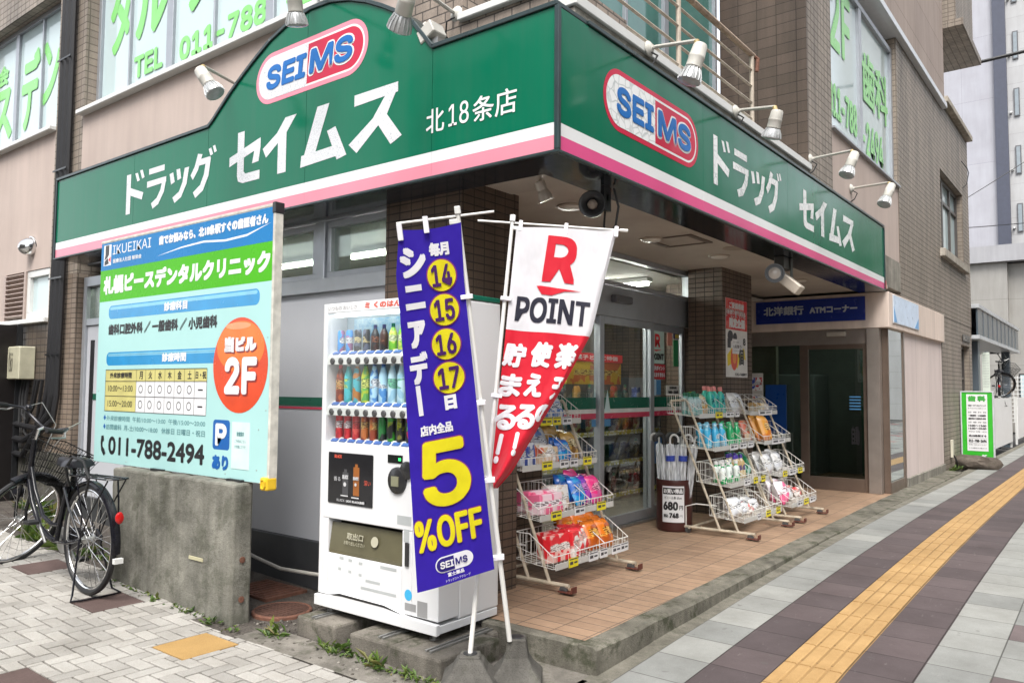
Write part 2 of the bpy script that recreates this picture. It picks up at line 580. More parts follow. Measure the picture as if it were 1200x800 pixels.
def walk_mat():
    g = G('sidewalk_tiles')
    p = g.pos()
    s = g.n('SeparateXYZ', None, Vector=p)
    wob = g.math('MULTIPLY', g.math('SUBTRACT', g.noise(p, 0.8, 2), 0.5), 0.012)
    x = g.math('ADD', s.outputs[0], wob)
    uv = g.n('CombineXYZ', None, X=g.math('SUBTRACT', x, 0.235), Y=s.outputs[1], Z=0.0).outputs[0]
    br = g.n('TexBrick', {'offset': 0.0}, Vector=uv, Color1=(.78, .78, .79), Color2=(1.14, 1.12, 1.11), Mortar=(.36, .35, .34), Scale=1.0,
             Mortar_Size=0.004, Mortar_Smooth=0.2, Brick_Width=0.299, Row_Height=0.325)
    fx = g.n('MapRange', None, i0=x, i1=0.0, i2=4.0).outputs[0]
    L, D, Y = (.255, .262, .247), (.092, .073, .074), (.30, .185, .075)
    band = g.ramp(fx, [(0.0, L), (.531 / 4, D), (.831 / 4, Y), (1.131 / 4, D), (1.432 / 4, L)], 'CONSTANT')
    cell = g.n('CombineXYZ', None, X=g.math('FLOOR', g.math('DIVIDE', g.math('SUBTRACT', x, .235), .299)),
               Y=g.math('FLOOR', g.math('DIVIDE', s.outputs[1], .325)), Z=0.0).outputs[0]
    wn_ = g.n('TexWhiteNoise', {'noise_dimensions': '2D'}, Vector=cell).outputs[0]
    out = g.math('GREATER_THAN', x, 1.432 + .299)
    acc = g.ramp(wn_, [(0.0, L), (0.74, (.13, .105, .105)), (0.86, (.34, .13, .115)), (0.93, L)], 'CONSTANT')
    c = g.mix(out, band, acc)
    c = g.mix(1.0, c, br.outputs['Color'], 'MULTIPLY')
    bl = g.ramp(g.noise(p, 2.6, 7, 0.7), [(0.32, (.74, .73, .72)), (0.64, (1.1, 1.1, 1.1))])
    c = g.mix(0.85, c, bl, 'MULTIPLY')
    gum = g.ramp(g.noise(p, 13, 2, .5), [(.71, (0, 0, 0)), (.735, (1, 1, 1))])
    c = g.mix(g.math('MULTIPLY', gum, .45), c, (.09, .085, .08))
    scuff = g.ramp(g.noise(g.n('Mapping', None, Vector=p, Scale=(9, 2.4, 1)).outputs[0], 3.0, 6, 0.7), [(0.62, (0, 0, 0)), (0.75, (1, 1, 1))])
    c = g.mix(g.math('MULTIPLY', scuff, 0.3), c, (.34, .31, .30))
    c = g.mix(0.22, c, g.ramp(g.noise(p, 210, 2), [(0.3, (.5,) * 3), (0.7, (1.35,) * 3)]), 'MULTIPLY')
    b = g.bsdf(Base_Color=c, Roughness=0.72)
    b.inputs['Specular IOR Level'].default_value = 0.35
    h = g.math('ADD', g.math('MULTIPLY', g.math('SUBTRACT', 1.0, br.outputs['Fac']), 1.0), g.math('MULTIPLY', g.noise(p, 30, 4), 0.25))
    g.put(b.inputs['Normal'], g.bump(h, 0.5, 0.006))
    return g.m
YS = [-6, -2, -.5, 0.1] + [0.1 + .2 * i for i in range(1, 33)] + [7.2, 8, 10, 12, 13.5, 16, 20, 30, 60, 110]
struct(sheet('sidewalk', [0.235, 1.0, 2.0, 3.4, 5.2], YS, lambda x, y: zs(y), walk_mat()))

# tactile paving: raised bars, four to a 30 cm tile
g = G('tactile_yellow')
p = g.pos()
c = g.mix(g.ramp(g.noise(p, 4.0, 7, 0.7), [(.3, (0, 0, 0)), (.7, (1, 1, 1))]), (.31, .185, .07), (.45, .285, .12))
c = g.mix(0.25, c, g.ramp(g.noise(p, 190, 2), [(0.3, (.5,) * 3), (0.7, (1.3,) * 3)]), 'MULTIPLY')
b = g.bsdf(Base_Color=c, Roughness=0.7)
TACT = g.m
m = MB()
y = -3.0
while y < 46:
    for k in range(4):
        xc = .831 + .0375 + k * .075
        prof = [(-.032, .0004), (-.025, .0050), (.025, .0050), (.032, .0004)]
        for (a, b_) in ((y + .007, y + .318),):
            vs = [(xc + q[0], yy, zs(yy) + q[1]) for yy in (a, b_) for q in prof]
            m.add(vs, [(0, 1, 5, 4), (1, 2, 6, 5), (2, 3, 7, 6), (0, 3, 2, 1), (4, 5, 6, 7)])
    y += .325
struct(m.build('tactile_paving_strip', TACT))

# gutter strip, kerb, porch floor
GUT = concrete_mat('gutter_aggregate', (.17, .16, .135), 0.3, 0.35)
struct(sheet('gutter', [0.10, 0.229], YS, lambda x, y: zs(y) - 0.004, GUT))
def tile_x(y): return 0.022 - 0.017 * max(0, y - .3)
def kerb():
    mb = MB()
    ys = [0.175] + [0.3 + .25 * i for i in range(46)]
    prev = None
    rnd = random.Random(3)
    for i, y in enumerate(ys):
        j = rnd.uniform(-.006, .006)
        jz = rnd.uniform(-.004, .002)
        x0, x1 = tile_x(y), 0.140 + j
        zt = max(FZ + jz, zs(y) + .002)
        if zt - zs(y) < .012:
            x1 = .15
        ring = [(x0, y, -.05), (x0, y, zt + .002), (x1 - .022, y, zt), (x1 - .004, y, zt - min(.014, (zt - zs(y)) * .5)), (x1, y, zs(y) - .02)]
        if prev:
            b0 = len(mb.v)
            mb.add(prev + ring, [(k, k + 1, 5 + k + 1, 5 + k) for k in range(4)])
        else:
            mb.add(ring, [(0, 1, 2, 3, 4)])
        prev = ring
    return mb.build('kerb', CONCD, smooth=False)
struct(kerb())
m = MB()
m.box(-.63, .02, .17, .248, -.05, FZ + .001)
struct(m.build('kerb_return', CONCD, bevel=.008))

g = G('porch_tile')
p = g.pos()
s_ = g.n('SeparateXYZ', None, Vector=p)
uv = g.n('CombineXYZ', None, X=s_.outputs[0], Y=s_.outputs[1], Z=0.0).outputs[0]
br = g.n('TexBrick', {'offset': 0.0}, Vector=uv, Color1=(.335, .222, .145), Color2=(.27, .176, .115), Mortar=(.10, .075, .055), Scale=1.0,
         Mortar_Size=0.0035, Mortar_Smooth=0.2, Brick_Width=0.218, Row_Height=0.104)
c = g.mix(1.0, br.outputs['Color'], g.ramp(g.noise(p, 1.7, 7, 0.7), [(0.3, (.72, .70, .68)), (0.65, (1.12, 1.12, 1.12))]), 'MULTIPLY')
c = g.mix(0.5, c, g.ramp(g.noise(p, 9, 5, .7), [(.35, (.78,) * 3), (.65, (1.1,) * 3)]), 'MULTIPLY')
b = g.bsdf(Base_Color=c, Roughness=0.6)
g.put(b.inputs['Normal'], g.bump(g.math('SUBTRACT', 1.0, br.outputs['Fac']), 0.5, 0.005))
PORCH = g.m
m = MB()
ys = [.248, .3, 2, 4, 4.6, 6, 7.0, 8.6, 11.2]
for a, b_ in zip(ys[:-1], ys[1:]):
    xl = -1.62 if a < 4.6 else -4.2
    m.quad((xl, a, FZ), (tile_x(a) + .0005, a, FZ), (tile_x(b_) + .0005, b_, FZ), (xl, b_, FZ))
struct(m.build('porch_floor', PORCH))

# brick pavement: herringbone pavers as single blocks over a dark bed, with coloured slabs let in
def paver_mat(name, col, var):
    g = G(name)
    p = g.pos()
    r = g.n('NewGeometry').outputs['Random Per Island']
    c = g.mix(r, tuple(x * (1 - var) for x in col), tuple(x * (1 + var * .6) for x in col))
    c = g.mix(0.7, c, g.ramp(g.noise(p, 2.0, 8, 0.72), [(0.32, (.68, .66, .63)), (0.62, (1.1, 1.1, 1.1))]), 'MULTIPLY')
    c = g.mix(0.3, c, g.ramp(g.noise(p, 150, 3), [(0.3, (.5,) * 3), (0.7, (1.3,) * 3)]), 'MULTIPLY')
    sp = g.ramp(g.noise(p, 11, 3, .6), [(.70, (0, 0, 0)), (.74, (1, 1, 1))])
    c = g.mix(g.math('MULTIPLY', sp, .6), c, (.10, .09, .08))
    b = g.bsdf(Base_Color=c, Roughness=0.85)
    b.inputs['Specular IOR Level'].default_value = 0.25
    g.put(b.inputs['Normal'], g.bump(g.noise(p, 120, 4), 0.4, 0.006))
    return g.m
PAV = [paver_mat('cream_paver', (.335, .32, .295), .18), paver_mat('brown_paver_slab', (.105, .072, .066), .08), paver_mat('ochre_paver_slab', (.36, .225, .085), .05)]
def pavement():
    mb = MB()
    A = 0.086
    rnd = random.Random(11)
    sq = [(-2.03, -1.005, 2), (-4.40, -.86, 1), (-3.20, -.945, 1), (-2.20, -1.90, 1), (-1.05, -1.40, 1), (-5.2, -1.7, 1), (-3.3, -1.8, 2)]
    SS = .34 - .004
    def paver(x0, y0, x1, y1, h=0.0):
        gp = .0048
        x0 += gp; y0 += gp; x1 -= gp; y1 -= gp
        e = .004
        z = lambda x: gz(x) + h
        vs = [(x0, y0, z(x0) - .02), (x1, y0, z(x1) - .02), (x1, y1, z(x1) - .02), (x0, y1, z(x0) - .02),
              (x0, y0, z(x0) - .003), (x1, y0, z(x1) - .003), (x1, y1, z(x1) - .003), (x0, y1, z(x0) - .003),
              (x0 + e, y0 + e, z(x0)), (x1 - e, y0 + e, z(x1)), (x1 - e, y1 - e, z(x1)), (x0 + e, y1 - e, z(x0))]
        mb.add(vs, [(0, 1, 5, 4), (1, 2, 6, 5), (2, 3, 7, 6), (3, 0, 4, 7), (4, 5, 9, 8), (5, 6, 10, 9), (6, 7, 11, 10), (7, 4, 8, 11), (8, 9, 10, 11)])
    for i in range(-98, 14):
        for j in range(-56, 0):
            cl = (i - j) % 4
            x0, y0 = i * A, j * A - .02
            if cl == 0: r = (x0, y0, x0 + 2 * A, y0 + A)
            elif cl == 3: r = (x0, y0, x0 + A, y0 + 2 * A)
            else: continue
            edge = -.60 if r[2] > -2.3 else -.47
            if r[0] < -3.6: edge = -.42
            y1c = min(r[3], edge + rnd.uniform(-.004, .004))
            if y1c - r[1] < .02 or r[0] > .2: continue
            rs = [(r[0], r[1], r[2], y1c)]
            for (sx, sy, k) in sq:                       # trim round the slabs
                nr = []
                for q in rs:
                    if q[2] <= sx or q[0] >= sx + SS or q[3] <= sy or q[1] >= sy + SS:
                        nr.append(q); continue
                    if q[0] < sx: nr.append((q[0], q[1], sx, q[3]))
                    if q[2] > sx + SS: nr.append((sx + SS, q[1], q[2], q[3]))
                    a, b = max(q[0], sx), min(q[2], sx + SS)
                    if q[1] < sy: nr.append((a, q[1], b, sy))
                    if q[3] > sy + SS: nr.append((a, sy + SS, b, q[3]))
                rs = nr
            for q in rs:
                if q[2] - q[0] > .015 and q[3] - q[1] > .015:
                    paver(*q, rnd.uniform(-.0018, .0018))
    for (sx, sy, k) in sq:
        mb.cur = k
        paver(sx, sy, sx + SS, sy + SS, .0005)
    mb.cur = 0
    return mb.build('brick_pavement', PAV)
struct(pavement())
g = G('dark_soil_bed')
p = g.pos()
c = g.mix(g.ramp(g.noise(p, 5, 9, 0.75), [(.32, (0, 0, 0)), (.7, (1, 1, 1))]), (.03, .024, .02), (.115, .10, .085))
c = g.mix(.6, c, g.ramp(g.n('TexVoronoi', None, Vector=p, Scale=75.0).outputs[0], [(0.1, (.4,) * 3), (.6, (1.5,) * 3)]), 'MULTIPLY')
b = g.bsdf(Base_Color=c, Roughness=0.95)
g.put(b.inputs['Normal'], g.bump(g.noise(p, 60, 6, .75), 0.9, 0.02))
SOIL = g.m
struct(sheet('soil_bed', [-10, -5, -2.1, -.62, .1], [-6, -1, -.6, 0, .5], lambda x, y: gz(x) - .011, SOIL))
STRIPM = concrete_mat('grey_mortar_strip', (.20, .185, .165), 0.4, 0.5)
struct(sheet('mortar_strip', [-1.85, -1.2, -.5, .235], [-.605, -.5, -.36], lambda x, y: -.0055, STRIPM))
struct(sheet('corner_slab', [-.40, 0, .13], [-.36, 0, .17], lambda x, y: -.004, STRIPM))
struct(sheet('road', [5.2, 8, 14], [-40, 0, 60, 140], lambda x, y: -.03, ASPH))

# ------------------------------------------------------------------ the shop building
SH = thing('shop_building', 'two storey corner building in brown tile and pale pink render above the green sign', 'building', (-1.0, .9, 0))
def part(mb, name, mat, **k):
    return mb.build(name, mat, SH, **k)

def sw(x, z, y0, y1):
    """carry a point on one wall plane to a deeper one along the line of sight it was surveyed on"""
    k = (y1 - CX.y) / (y0 - CX.y)
    return CX.x - (CX.x - x) * k, CX.z + (z - CX.z) * k

m = MB()
m.box(-6.85, -6.20, .30, .9, 2.60, 8.2)             # tiled pier with the conduits
part(m, 'tiled_pier', TILER)
m = MB()
m.box(-6.85, -6.20, .30, .9, .0, 2.599)
part(m, 'shaded_pier_foot', TILE)  # darker tile colour paints the shade below the sign
m = MB()
m.box(-14, -6.851, .312, .9, .74, 2.17)
part(m, 'lower_tiled_wall', tile_mat('shaded_grey_brown_tile', (.12, .095, .075), (.095, .076, .06), (.05, .042, .036), 0.11, 0.075, 0.006))  # side wall tile darkened to paint the shade of this recess
m = MB()
m.box(-14, -6.851, .29, .9, 5.80, 8.2)
part(m, 'tiled_wall', TILER)
m = MB()
m.box(-1.48, -.93, .297, .9, 3.2, 8.2)            # upper pier beside the arch
m.box(-.93, -.1, .299, .9, 3.2, 3.74)
part(m, 'upper_tiled_pier', TILEU)
m = MB()
m.box(-.95, -.09, .26, .55, 3.741, 3.79)
part(m, 'coping', WHITE2, bevel=.006)
m = MB()
m.box(-14, -6.851, .31, .9, 2.72, 4.25)
m.box(-14, -9.301, .31, .9, 4.2501, 5.7999)
m.box(-6.199, -1.481, .30, .9, 3.2, 4.25)
m.box(-14, -8.12, .31, .9, 2.171, 2.719)
m.box(-6.199, -1.481, .30, .9, 5.9, 8.2)
part(m, 'rendered_wall', PINK)
m = MB()
m.box(-14, -6.2, .285, .9, -.1, .739)
part(m, 'wall_base', concrete_mat('dark_wall_base', (.10, .095, .085), .45, .5), bevel=.01)
m = MB()
m.box(-6.2, -1.60, .40, .9, 2.68, 3.3)
part(m, 'dark_lintel', P('dark_grey_metal', (.06, .062, .066), .45, .2, .15), bevel=.004)
m = MB()
m.box(-6.2, -1.60, .35, .60, .0, .34)
part(m, 'wall_plinth', MC['dark_grey_metal'], bevel=.004)
m = MB()
m.box(-5.05, -1.601, .36, .60, .345, 2.13)
part(m, 'wall_panel', GREYP)
m = MB(); m.box(-5.05, -1.601, .356, .3595, 1.305, 1.37); part(m, 'green_stripe', P('dark_green_film', (.012, .10, .06), .3))
m = MB(); m.box(-5.05, -1.601, .356, .3595, 1.283, 1.298); part(m, 'red_stripe', P('crimson_film', (.50, .05, .09), .3))
m = MB()
m.box(-5.05, -1.601, .325, .60, 2.131, 2.235)
m.box(-5.05, -1.601, .345, .60, 2.655, 2.70)
for x in (-2.41, -3.72):
    m.box(x, x + .105, .35, .60, 2.2351, 2.6549)
part(m, 'window_band', ALU, bevel=.004)
def window(name, plane, d, u0, u1, v0, v1, muls, fw, fm, pm, depth=.05, out=.0, trans=(), letters=None, pane_m=None):
    """frame with mullions (u, half width) and transoms; pane set behind; plane 'L' faces -Y at y=d, 'R' faces +X at x=d"""
    def bx(mb, a, b, c, e, near, far):
        if plane == 'L': mb.box(a, b, d + near, d + far, c, e)
        else: mb.box(d - far, d - near, a, b, c, e)
    mb = MB()
    bx(mb, u0, u1, v0, v0 + fw, -out, depth)
    bx(mb, u0, u1, v1 - fw, v1, -out, depth)
    bx(mb, u0, u0 + fw, v0 + fw + .0005, v1 - fw - .0005, -out, depth)
    bx(mb, u1 - fw, u1, v0 + fw + .0005, v1 - fw - .0005, -out, depth)
    for u, h in muls:
        bx(mb, u - h, u + h, v0 + fw + .001, v1 - fw - .001, -out + .004, depth - .002)
    for v, h in trans:
        bx(mb, u0 + fw + .001, u1 - fw - .001, v - h, v + h, -out + .006, depth - .003)
    f = mb.build(name, fm, SH, bevel=.003)
    mb = MB()
    bx(mb, u0 + fw * .5, u1 - fw * .5, v0 + fw * .5, v1 - fw * .5, depth * .6, depth * .6 + .006)
    mb.build('pane', pm, f)
    return f
window('window', 'L', .37, -3.61, -2.415, 2.237, 2.653, [], .045, ALU, GLASSD, .06)
window('window', 'L', .37, -2.30, -1.603, 2.237, 2.653, [], .045, ALU, GLASSD, .06)
# service door beside the conduits
m = MB()
m.box(-6.17, -6.10, .36, .55, .12, 2.55); m.box(-5.20, -5.12, .36, .55, .12, 2.55); m.box(-6.0995, -5.2005, .36, .55, 2.45, 2.55)
m.box(-6.0995, -5.2005, .365, .55, 2.05, 2.12)
sd_ = part(m, 'service_door', ALU, bevel=.004)
m = MB(); m.box(-6.095, -5.205, .385, .42, .12, 2.045); m.build('door_panel', GREYP, sd_)
m = MB(); m.box(-6.095, -5.205, .40, .41, 2.125, 2.445); m.build('transom_pane', GLASSD, sd_)
m = MB(); m.box(-6.0, -5.93, .375, .384, .5, 1.9); m.build('edge_trim', DARK, sd_)
m = MB(); m.box(-5.92, -5.3, .379, .3845, 1.30, 1.36); m.build('green_stripe', MC['dark_green_film'], sd_)

# upper windows with green film lettering
S = lambda x, z: sw(x, z, .30, .42)
T3 = lambda x, z: sw(x, z, .33, .42)
WIN_F = P('silver_window_frame', (.34, .36, .39), 0.35, 0.5, .06, 9)
def tb(q0, q1):
    a, b = T3(*q0), T3(*q1)
    return (a[0], a[1], b[0], b[1])
f1 = window('window', 'L', .42, -9.3, -6.83, 4.26, 5.80, [(-8.37, .045), (-7.63, .012)], .06, WIN_F, FILM, .06)
t = Text(LF(.42 + .036, .004))
t.put('ス', tb((-8.92, 4.42), (-8.26, 5.08)), .028, 'round'); t.put('会', tb((-8.75, 5.12), (-8.42, 5.38)), .015)
t.put('デ', tb((-7.99, 4.42), (-7.50, 5.36)), .028); t.put('ン', tb((-7.42, 4.62), (-6.96, 5.36)), .028)
t.build('lettering', LETG, f1)
f2 = window('window', 'L', .42, -6.20, -1.49, 4.28, 5.95, [(S(-5.274, 0)[0], .012), (S(-4.52, 0)[0], .055), (S(-3.79, 0)[0], .012), (S(-2.99, 0)[0], .055), (-2.1, .012)], .06, WIN_F, FILM, .06)
t = Text(LF(.42 + .036, .004))
t.put('タ', tb((-5.80, 4.77), (-5.36, 5.62)), .028); t.put('ル', tb((-5.27, 4.80), (-4.64, 5.62)), .028)
t.put('ク', tb((-4.36, 4.80), (-3.85, 5.62)), .028); t.put('リ', tb((-3.70, 4.80), (-3.2, 5.62)), .028); t.put('ニ', tb((-2.85, 4.9), (-2.3, 5.5)), .028)
t.put('TEL', tb((-5.27, 4.42), (-4.73, 4.64)), .014); t.put('011-788', tb((-4.44, 4.39), (-3.11, 4.61)), .015); t.put('-2494', tb((-2.85, 4.39), (-1.95, 4.60)), .015)
t.build('lettering', LETG, f2)
m = MB()
m.box(-14, -6.851, .23, .42, 4.215, 4.262)
m.box(-6.199, -1.49, .22, .42, 4.235, 4.282)
part(m, 'window_sill', WHITE2, bevel=.006)
m = MB()
m.box(-9.3, -6.83, .425, .9, 4.2, 5.8); m.box(-6.2, -1.49, .485, .9, 4.2, 5.95)
m.box(-9.3, -6.83, .49, .9, 4.2, 5.8)
m.v = m.v[8:]; m.f = [tuple(i - 8 for i in f) for f in m.f[6:]]; m.mi = m.mi[6:]
part(m, 'window_backing', P('dim_room', (.20, .24, .24), .8))
# small window, louvre, on the far bay
window('window', 'L', .33, -7.485, -6.852, 2.172, 2.718, [], .075, WHITE2, FILM, .05, .01)
m = MB()
m.box(-8.12, -8.05, .30, .36, 2.172, 2.718); m.box(-7.53, -7.486, .30, .36, 2.172, 2.718)
for i in range(10):
    z = 2.20 + i * .052
    m.obox((-7.79, .325, z + .012), (.259, 0, 0), (0, .028, -.016), (0, .002, .004))
part(m, 'louvre', P('pinkish_metal', (.42, .33, .29), .5, .2))
m = MB(); m.box(-8.1, -7.5, .36, .38, 2.2, 2.7); part(m, 'louvre_backing', DARK)
m = MB(); m.box(-8.2, -6.852, .26, .34, 2.12, 2.17); part(m, 'window_sill', WHITE2, bevel=.005)
# vent hood
m = MB()
prof = []
for i in range(9):
    a = i / 8 * PI / 2
    prof.append((.15 * math.sin(a), .105 * math.cos(a)))
m.lathe((-7.36, .31, 2.99), (0, -1, -.25), [(-.04, .118), (0, .118), (.005, .107)] + prof[:-1] + [(.15, .004)], 20)
part(m, 'vent_hood', CHROME, smooth=True)
# conduits
for k, (x, r) in enumerate(((-6.62, .032), (-6.52, .036), (-6.41, .032))):
    m = MB()
    end = [(-6.78 - .06 * k, .22, .98 - .05 * k), (-7.2, .24, 1.0 - .16 * k), (-7.6, .25, 1.02 - .16 * k)]
    pts = [(x, .255, 8.0), (x, .255, 3.5), (x - .01, .25, 2.2), (x - .02, .245, 1.45 - .06 * k), (x - .06, .235, 1.2 - .06 * k)] + end
    m.tube(pts, r, 8)
    part(m, 'black_conduit', P('black_cable_sheath', (.016, .016, .018), .5), smooth=True)
for z in (2.55, 1.75, 3.7, 4.9):
    m = MB()
    m.box(-6.68, -6.36, .215, .222, z, z + .018)
    part(m, 'conduit_clamp', DARK)
m = MB()
for (a, b, cc) in ((-7.35, -7.02, 1.02), (-7.28, -6.95, 1.12), (-7.2, -6.85, .93)):
    m.tube([(a, .28, 1.58), (a, .25, 1.3), (a + .05, .235, cc), ((a + b) / 2, .235, cc - .06), (b - .02, .235, cc + .08), (b + .06, .25, 1.5)], .018, 6)
part(m, 'looped_cable', BLACK, smooth=True)

# porch: pillars, ceiling, door wall
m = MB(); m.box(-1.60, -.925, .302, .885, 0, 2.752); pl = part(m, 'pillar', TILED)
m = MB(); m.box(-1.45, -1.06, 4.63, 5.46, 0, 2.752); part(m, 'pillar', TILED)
g = G('perforated_soffit')
p = g.pos()
c = g.mix(g.ramp(g.noise(p, 1.2, 6), [(.35, (0, 0, 0)), (.65, (1, 1, 1))]), (.33, .285, .24), (.44, .39, .335))
vo = g.n('TexVoronoi', {'feature': 'F1'}, Vector=p, Scale=58.0)
vo.inputs['Randomness'].default_value = 0.0
c = g.mix(g.ramp(vo.outputs[0], [(.18, (1, 1, 1)), (.24, (0, 0, 0))]), c, (.16, .14, .12))
b = g.bsdf(Base_Color=c, Roughness=.85)
SOFF = g.m
m = MB(); m.box(-1.62, -.07, .32, 4.7, 2.752, 2.80); m.box(-4.4, -.07, 4.7, 7.56, 2.752, 2.80); part(m, 'soffit', SOFF)
m = MB(); m.box(-14, -.101, .905, 14.7, 2.801, 3.2); part(m, 'floor_slab', CONC)
m = MB(); m.box(-1.30, -.30, .42, .47, 2.738, 2.7515); m.box(-1.0, -.95, 2.78, 3.22, 2.742, 2.7515); m.box(-.60, -.55, 2.78, 3.22, 2.742, 2.7515)
m.box(-.949, -.601, 2.78, 2.80, 2.742, 2.7515); m.box(-.949, -.601, 3.20, 3.22, 2.742, 2.7515)
m.v = m.v[8:]; m.f = [tuple(i - 8 for i in f) for f in m.f[6:]]; m.mi = m.mi[6:]
part(m, 'access_hatch_frame', P('brown_hatch_edge', (.12, .09, .07), .6))
m = MB(); m.quad((-1.5, .46, 2.748), (-.62, .46, 2.748), (-.62, .95, 2.748), (-1.5, .95, 2.748))
m.box(-.92, -.45, .46, .80, 2.741, 2.749)
m.v = m.v[4:]; m.f = [tuple(i - 4 for i in f) for f in m.f[1:]]; m.mi = m.mi[1:]
part(m, 'soffit_panel', SOFF, bevel=.004)

DX = -1.53
m = MB()
m.box(DX - .1, DX, .886, 2.02, FZ, 2.752)          # fixed bay behind the first pillar
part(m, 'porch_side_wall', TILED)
# sliding door wall
dr = MB()
Y0, Y1 = 2.02, 4.80
dr.box(DX - .09, DX + .01, Y0, 4.80, 2.13, 2.42)                    # header
dr.box(DX - .06, DX + .025, Y0, 4.80, 2.43, 2.468)
dr.box(DX - .06, DX + .02, Y0, 4.80, 2.70, 2.751)
for y in (Y0, 4.77):
    dr.box(DX - .06, DX + .022, y, y + .028, 2.4685, 2.6995)
dr.box(DX - .06, DX + .02, 2.88, 2.93, 2.4685, 2.6995)
dfr = part(dr, 'sliding_door', ALU, bevel=.004)
m = MB(); m.box(DX - .03, DX - .024, Y0, 4.79, 2.45, 2.72); m.build('transom_pane', GLASS, dfr)
def leaf(y0, y1, dx, nm, st=.05):
    mb = MB()
    mb.box(DX + dx - .04, DX + dx, y0, y0 + st, FZ + .03, 2.129)
    mb.box(DX + dx - .04, DX + dx, y1 - st, y1, FZ + .03, 2.129)
    mb.box(DX + dx - .04, DX + dx, y0 + st + .0005, y1 - st - .0005, FZ + .03, FZ + .12)
    mb.box(DX + dx - .04, DX + dx, y0 + st + .0005, y1 - st - .0005, 2.06, 2.129)
    o = mb.build(nm, ALU, dfr, bevel=.003)
    return o
l1 = leaf(2.0, 3.00, -.03, 'door_leaf', .07)
l2 = leaf(2.93, 3.99, -.0, 'door_leaf', .075)
l3 = leaf(3.91, 4.80, -.05, 'door_leaf', .06)
for y0, y1, dx in ((2.0, 3.0, -.05), (2.94, 3.98, -.02), (3.93, 4.79, -.07)):
    m = MB(); m.box(DX + dx - .004, DX + dx, y0 + .03, y1 - .03, FZ + .1, 2.08); m.build('door_glass', GLASS, dfr)
GRN, WHT, CRM = P('green_door_film', (.008, .12, .075), .25), P('white_door_film', (.75, .75, .74), .3), P('crimson_door_film', (.60, .06, .12), .25)
for y0, y1, dx in ((2.07, 2.93, -.048), (3.006, 3.914, -.018), (3.972, 4.738, -.068)):
    for z0, z1, mm, nm in ((1.262, 1.368, GRN, 'green_stripe'), (1.222, 1.261, WHT, 'white_stripe'), (1.172, 1.221, CRM, 'red_stripe')):
        m = MB(); m.box(DX + dx, DX + dx + .002, y0, y1, z0, z1); m.build(nm, mm, dfr)
m = MB(); m.box(DX + .01, DX + .075, 3.10, 3.42, 2.265, 2.335); m.build('door_sensor', P('grey_sensor', (.10, .10, .11), .4), dfr, bevel=.01)
m = MB(); m.box(DX - .1, DX + .03, Y0 - .0, 4.80, FZ, FZ + .028); m.build('door_sill', STEEL, dfr, bevel=.004)
# stickers on the glass
RD = RF(DX - .068, .003)
def sticker(y0, z0, y1, z1, mat, dx=-.066, par=dfr, nm='sticker', th=.0015):
    mb = MB(); mb.box(DX + dx, DX + dx + th, y0, y1, z0, z1)
    return mb.build(nm, mat, par)
MINT = P('mint_sticker', (.52, .68, .62), .4)
st1 = sticker(4.03, 1.72, 4.34, 2.07, MINT)
t = Text(RF(DX - .0635)); t.put('R', (4.12, 1.89, 4.24, 2.03), .008); t.poly([(4.09, 1.862), (4.28, 1.868), (4.14, 1.845)]); t.build('letter', REDP, st1)
t = Text(RF(DX - .0635)); t.put('POINT', (4.055, 1.755, 4.32, 1.825), .006); t.build('lettering', INK, st1)
st2 = sticker(4.03, 1.555, 4.36, 1.71, P('red_sticker', (.55, .03, .045), .4))
t = Text(RF(DX - .0635)); t.put('楽天ポイント', (4.05, 1.645, 4.34, 1.695), .003); t.put('使えます 貯まる', (4.05, 1.575, 4.34, 1.625), .003); t.build('lettering', WPRINT, st2)
st3 = sticker(4.03, 1.385, 4.15, 1.55, P('pale_blue_sticker', (.50, .66, .78), .4))
st4 = sticker(4.16, 1.39, 4.26, 1.545, P('blue_sticker', (.08, .25, .48), .4))
st5 = sticker(4.38, 1.385, 4.70, 1.49, P('paper_notice', (.72, .70, .66), .6))
t = Text(RF(DX - .0635)); t.put('営業時間', (4.45, 1.45, 4.62, 1.478), .001); t.put('9:00 - 22:00', (4.42, 1.40, 4.66, 1.435), .004); t.build('lettering', INK, st5)
st6 = sticker(4.42, 1.92, 4.53, 2.10, P('salmon_notice', (.55, .22, .17), .5))
st7 = sticker(4.56, 1.70, 4.68, 1.99, P('leaf_green_notice', (.02, .22, .08), .5))
sticker(4.56, 2.0, 4.70, 2.10, P('navy_notice', (.03, .035, .13), .5)); sticker(4.60, 2.01, 4.69, 2.05, P('yellow_notice', (.62, .48, .08), .5), -.064)
for y in (2.86, 3.03):
    mb = MB(); zz = DX - (.048 if y < 2.9 else .016)
    mb.prism([(y, 1.235), (y + .11, 1.235), (y + .055, 1.44)], (zz, 0, 0), (0, 1, 0), (0, 0, 1), (.001, 0, 0)); s_ = mb.build('sticker', P('pale_cyan_sticker', (.55, .72, .74), .4), dfr)
    mb = MB(); mb.box(zz, zz + .0015, y, y + .11, 1.10, 1.165); mb.build('sticker', MC['blue_sticker'], dfr)
mb = MB(); mb.prism(disc(4.06, 1.07, .05, .085), (DX - .066, 0, 0), (0, 1, 0), (0, 0, 1), (.001, 0, 0)); mb.build('sticker', MC['paper_notice'], dfr)
st8 = sticker(4.02, .68, 4.28, .99, P('deep_blue_poster', (.03, .12, .28), .4))

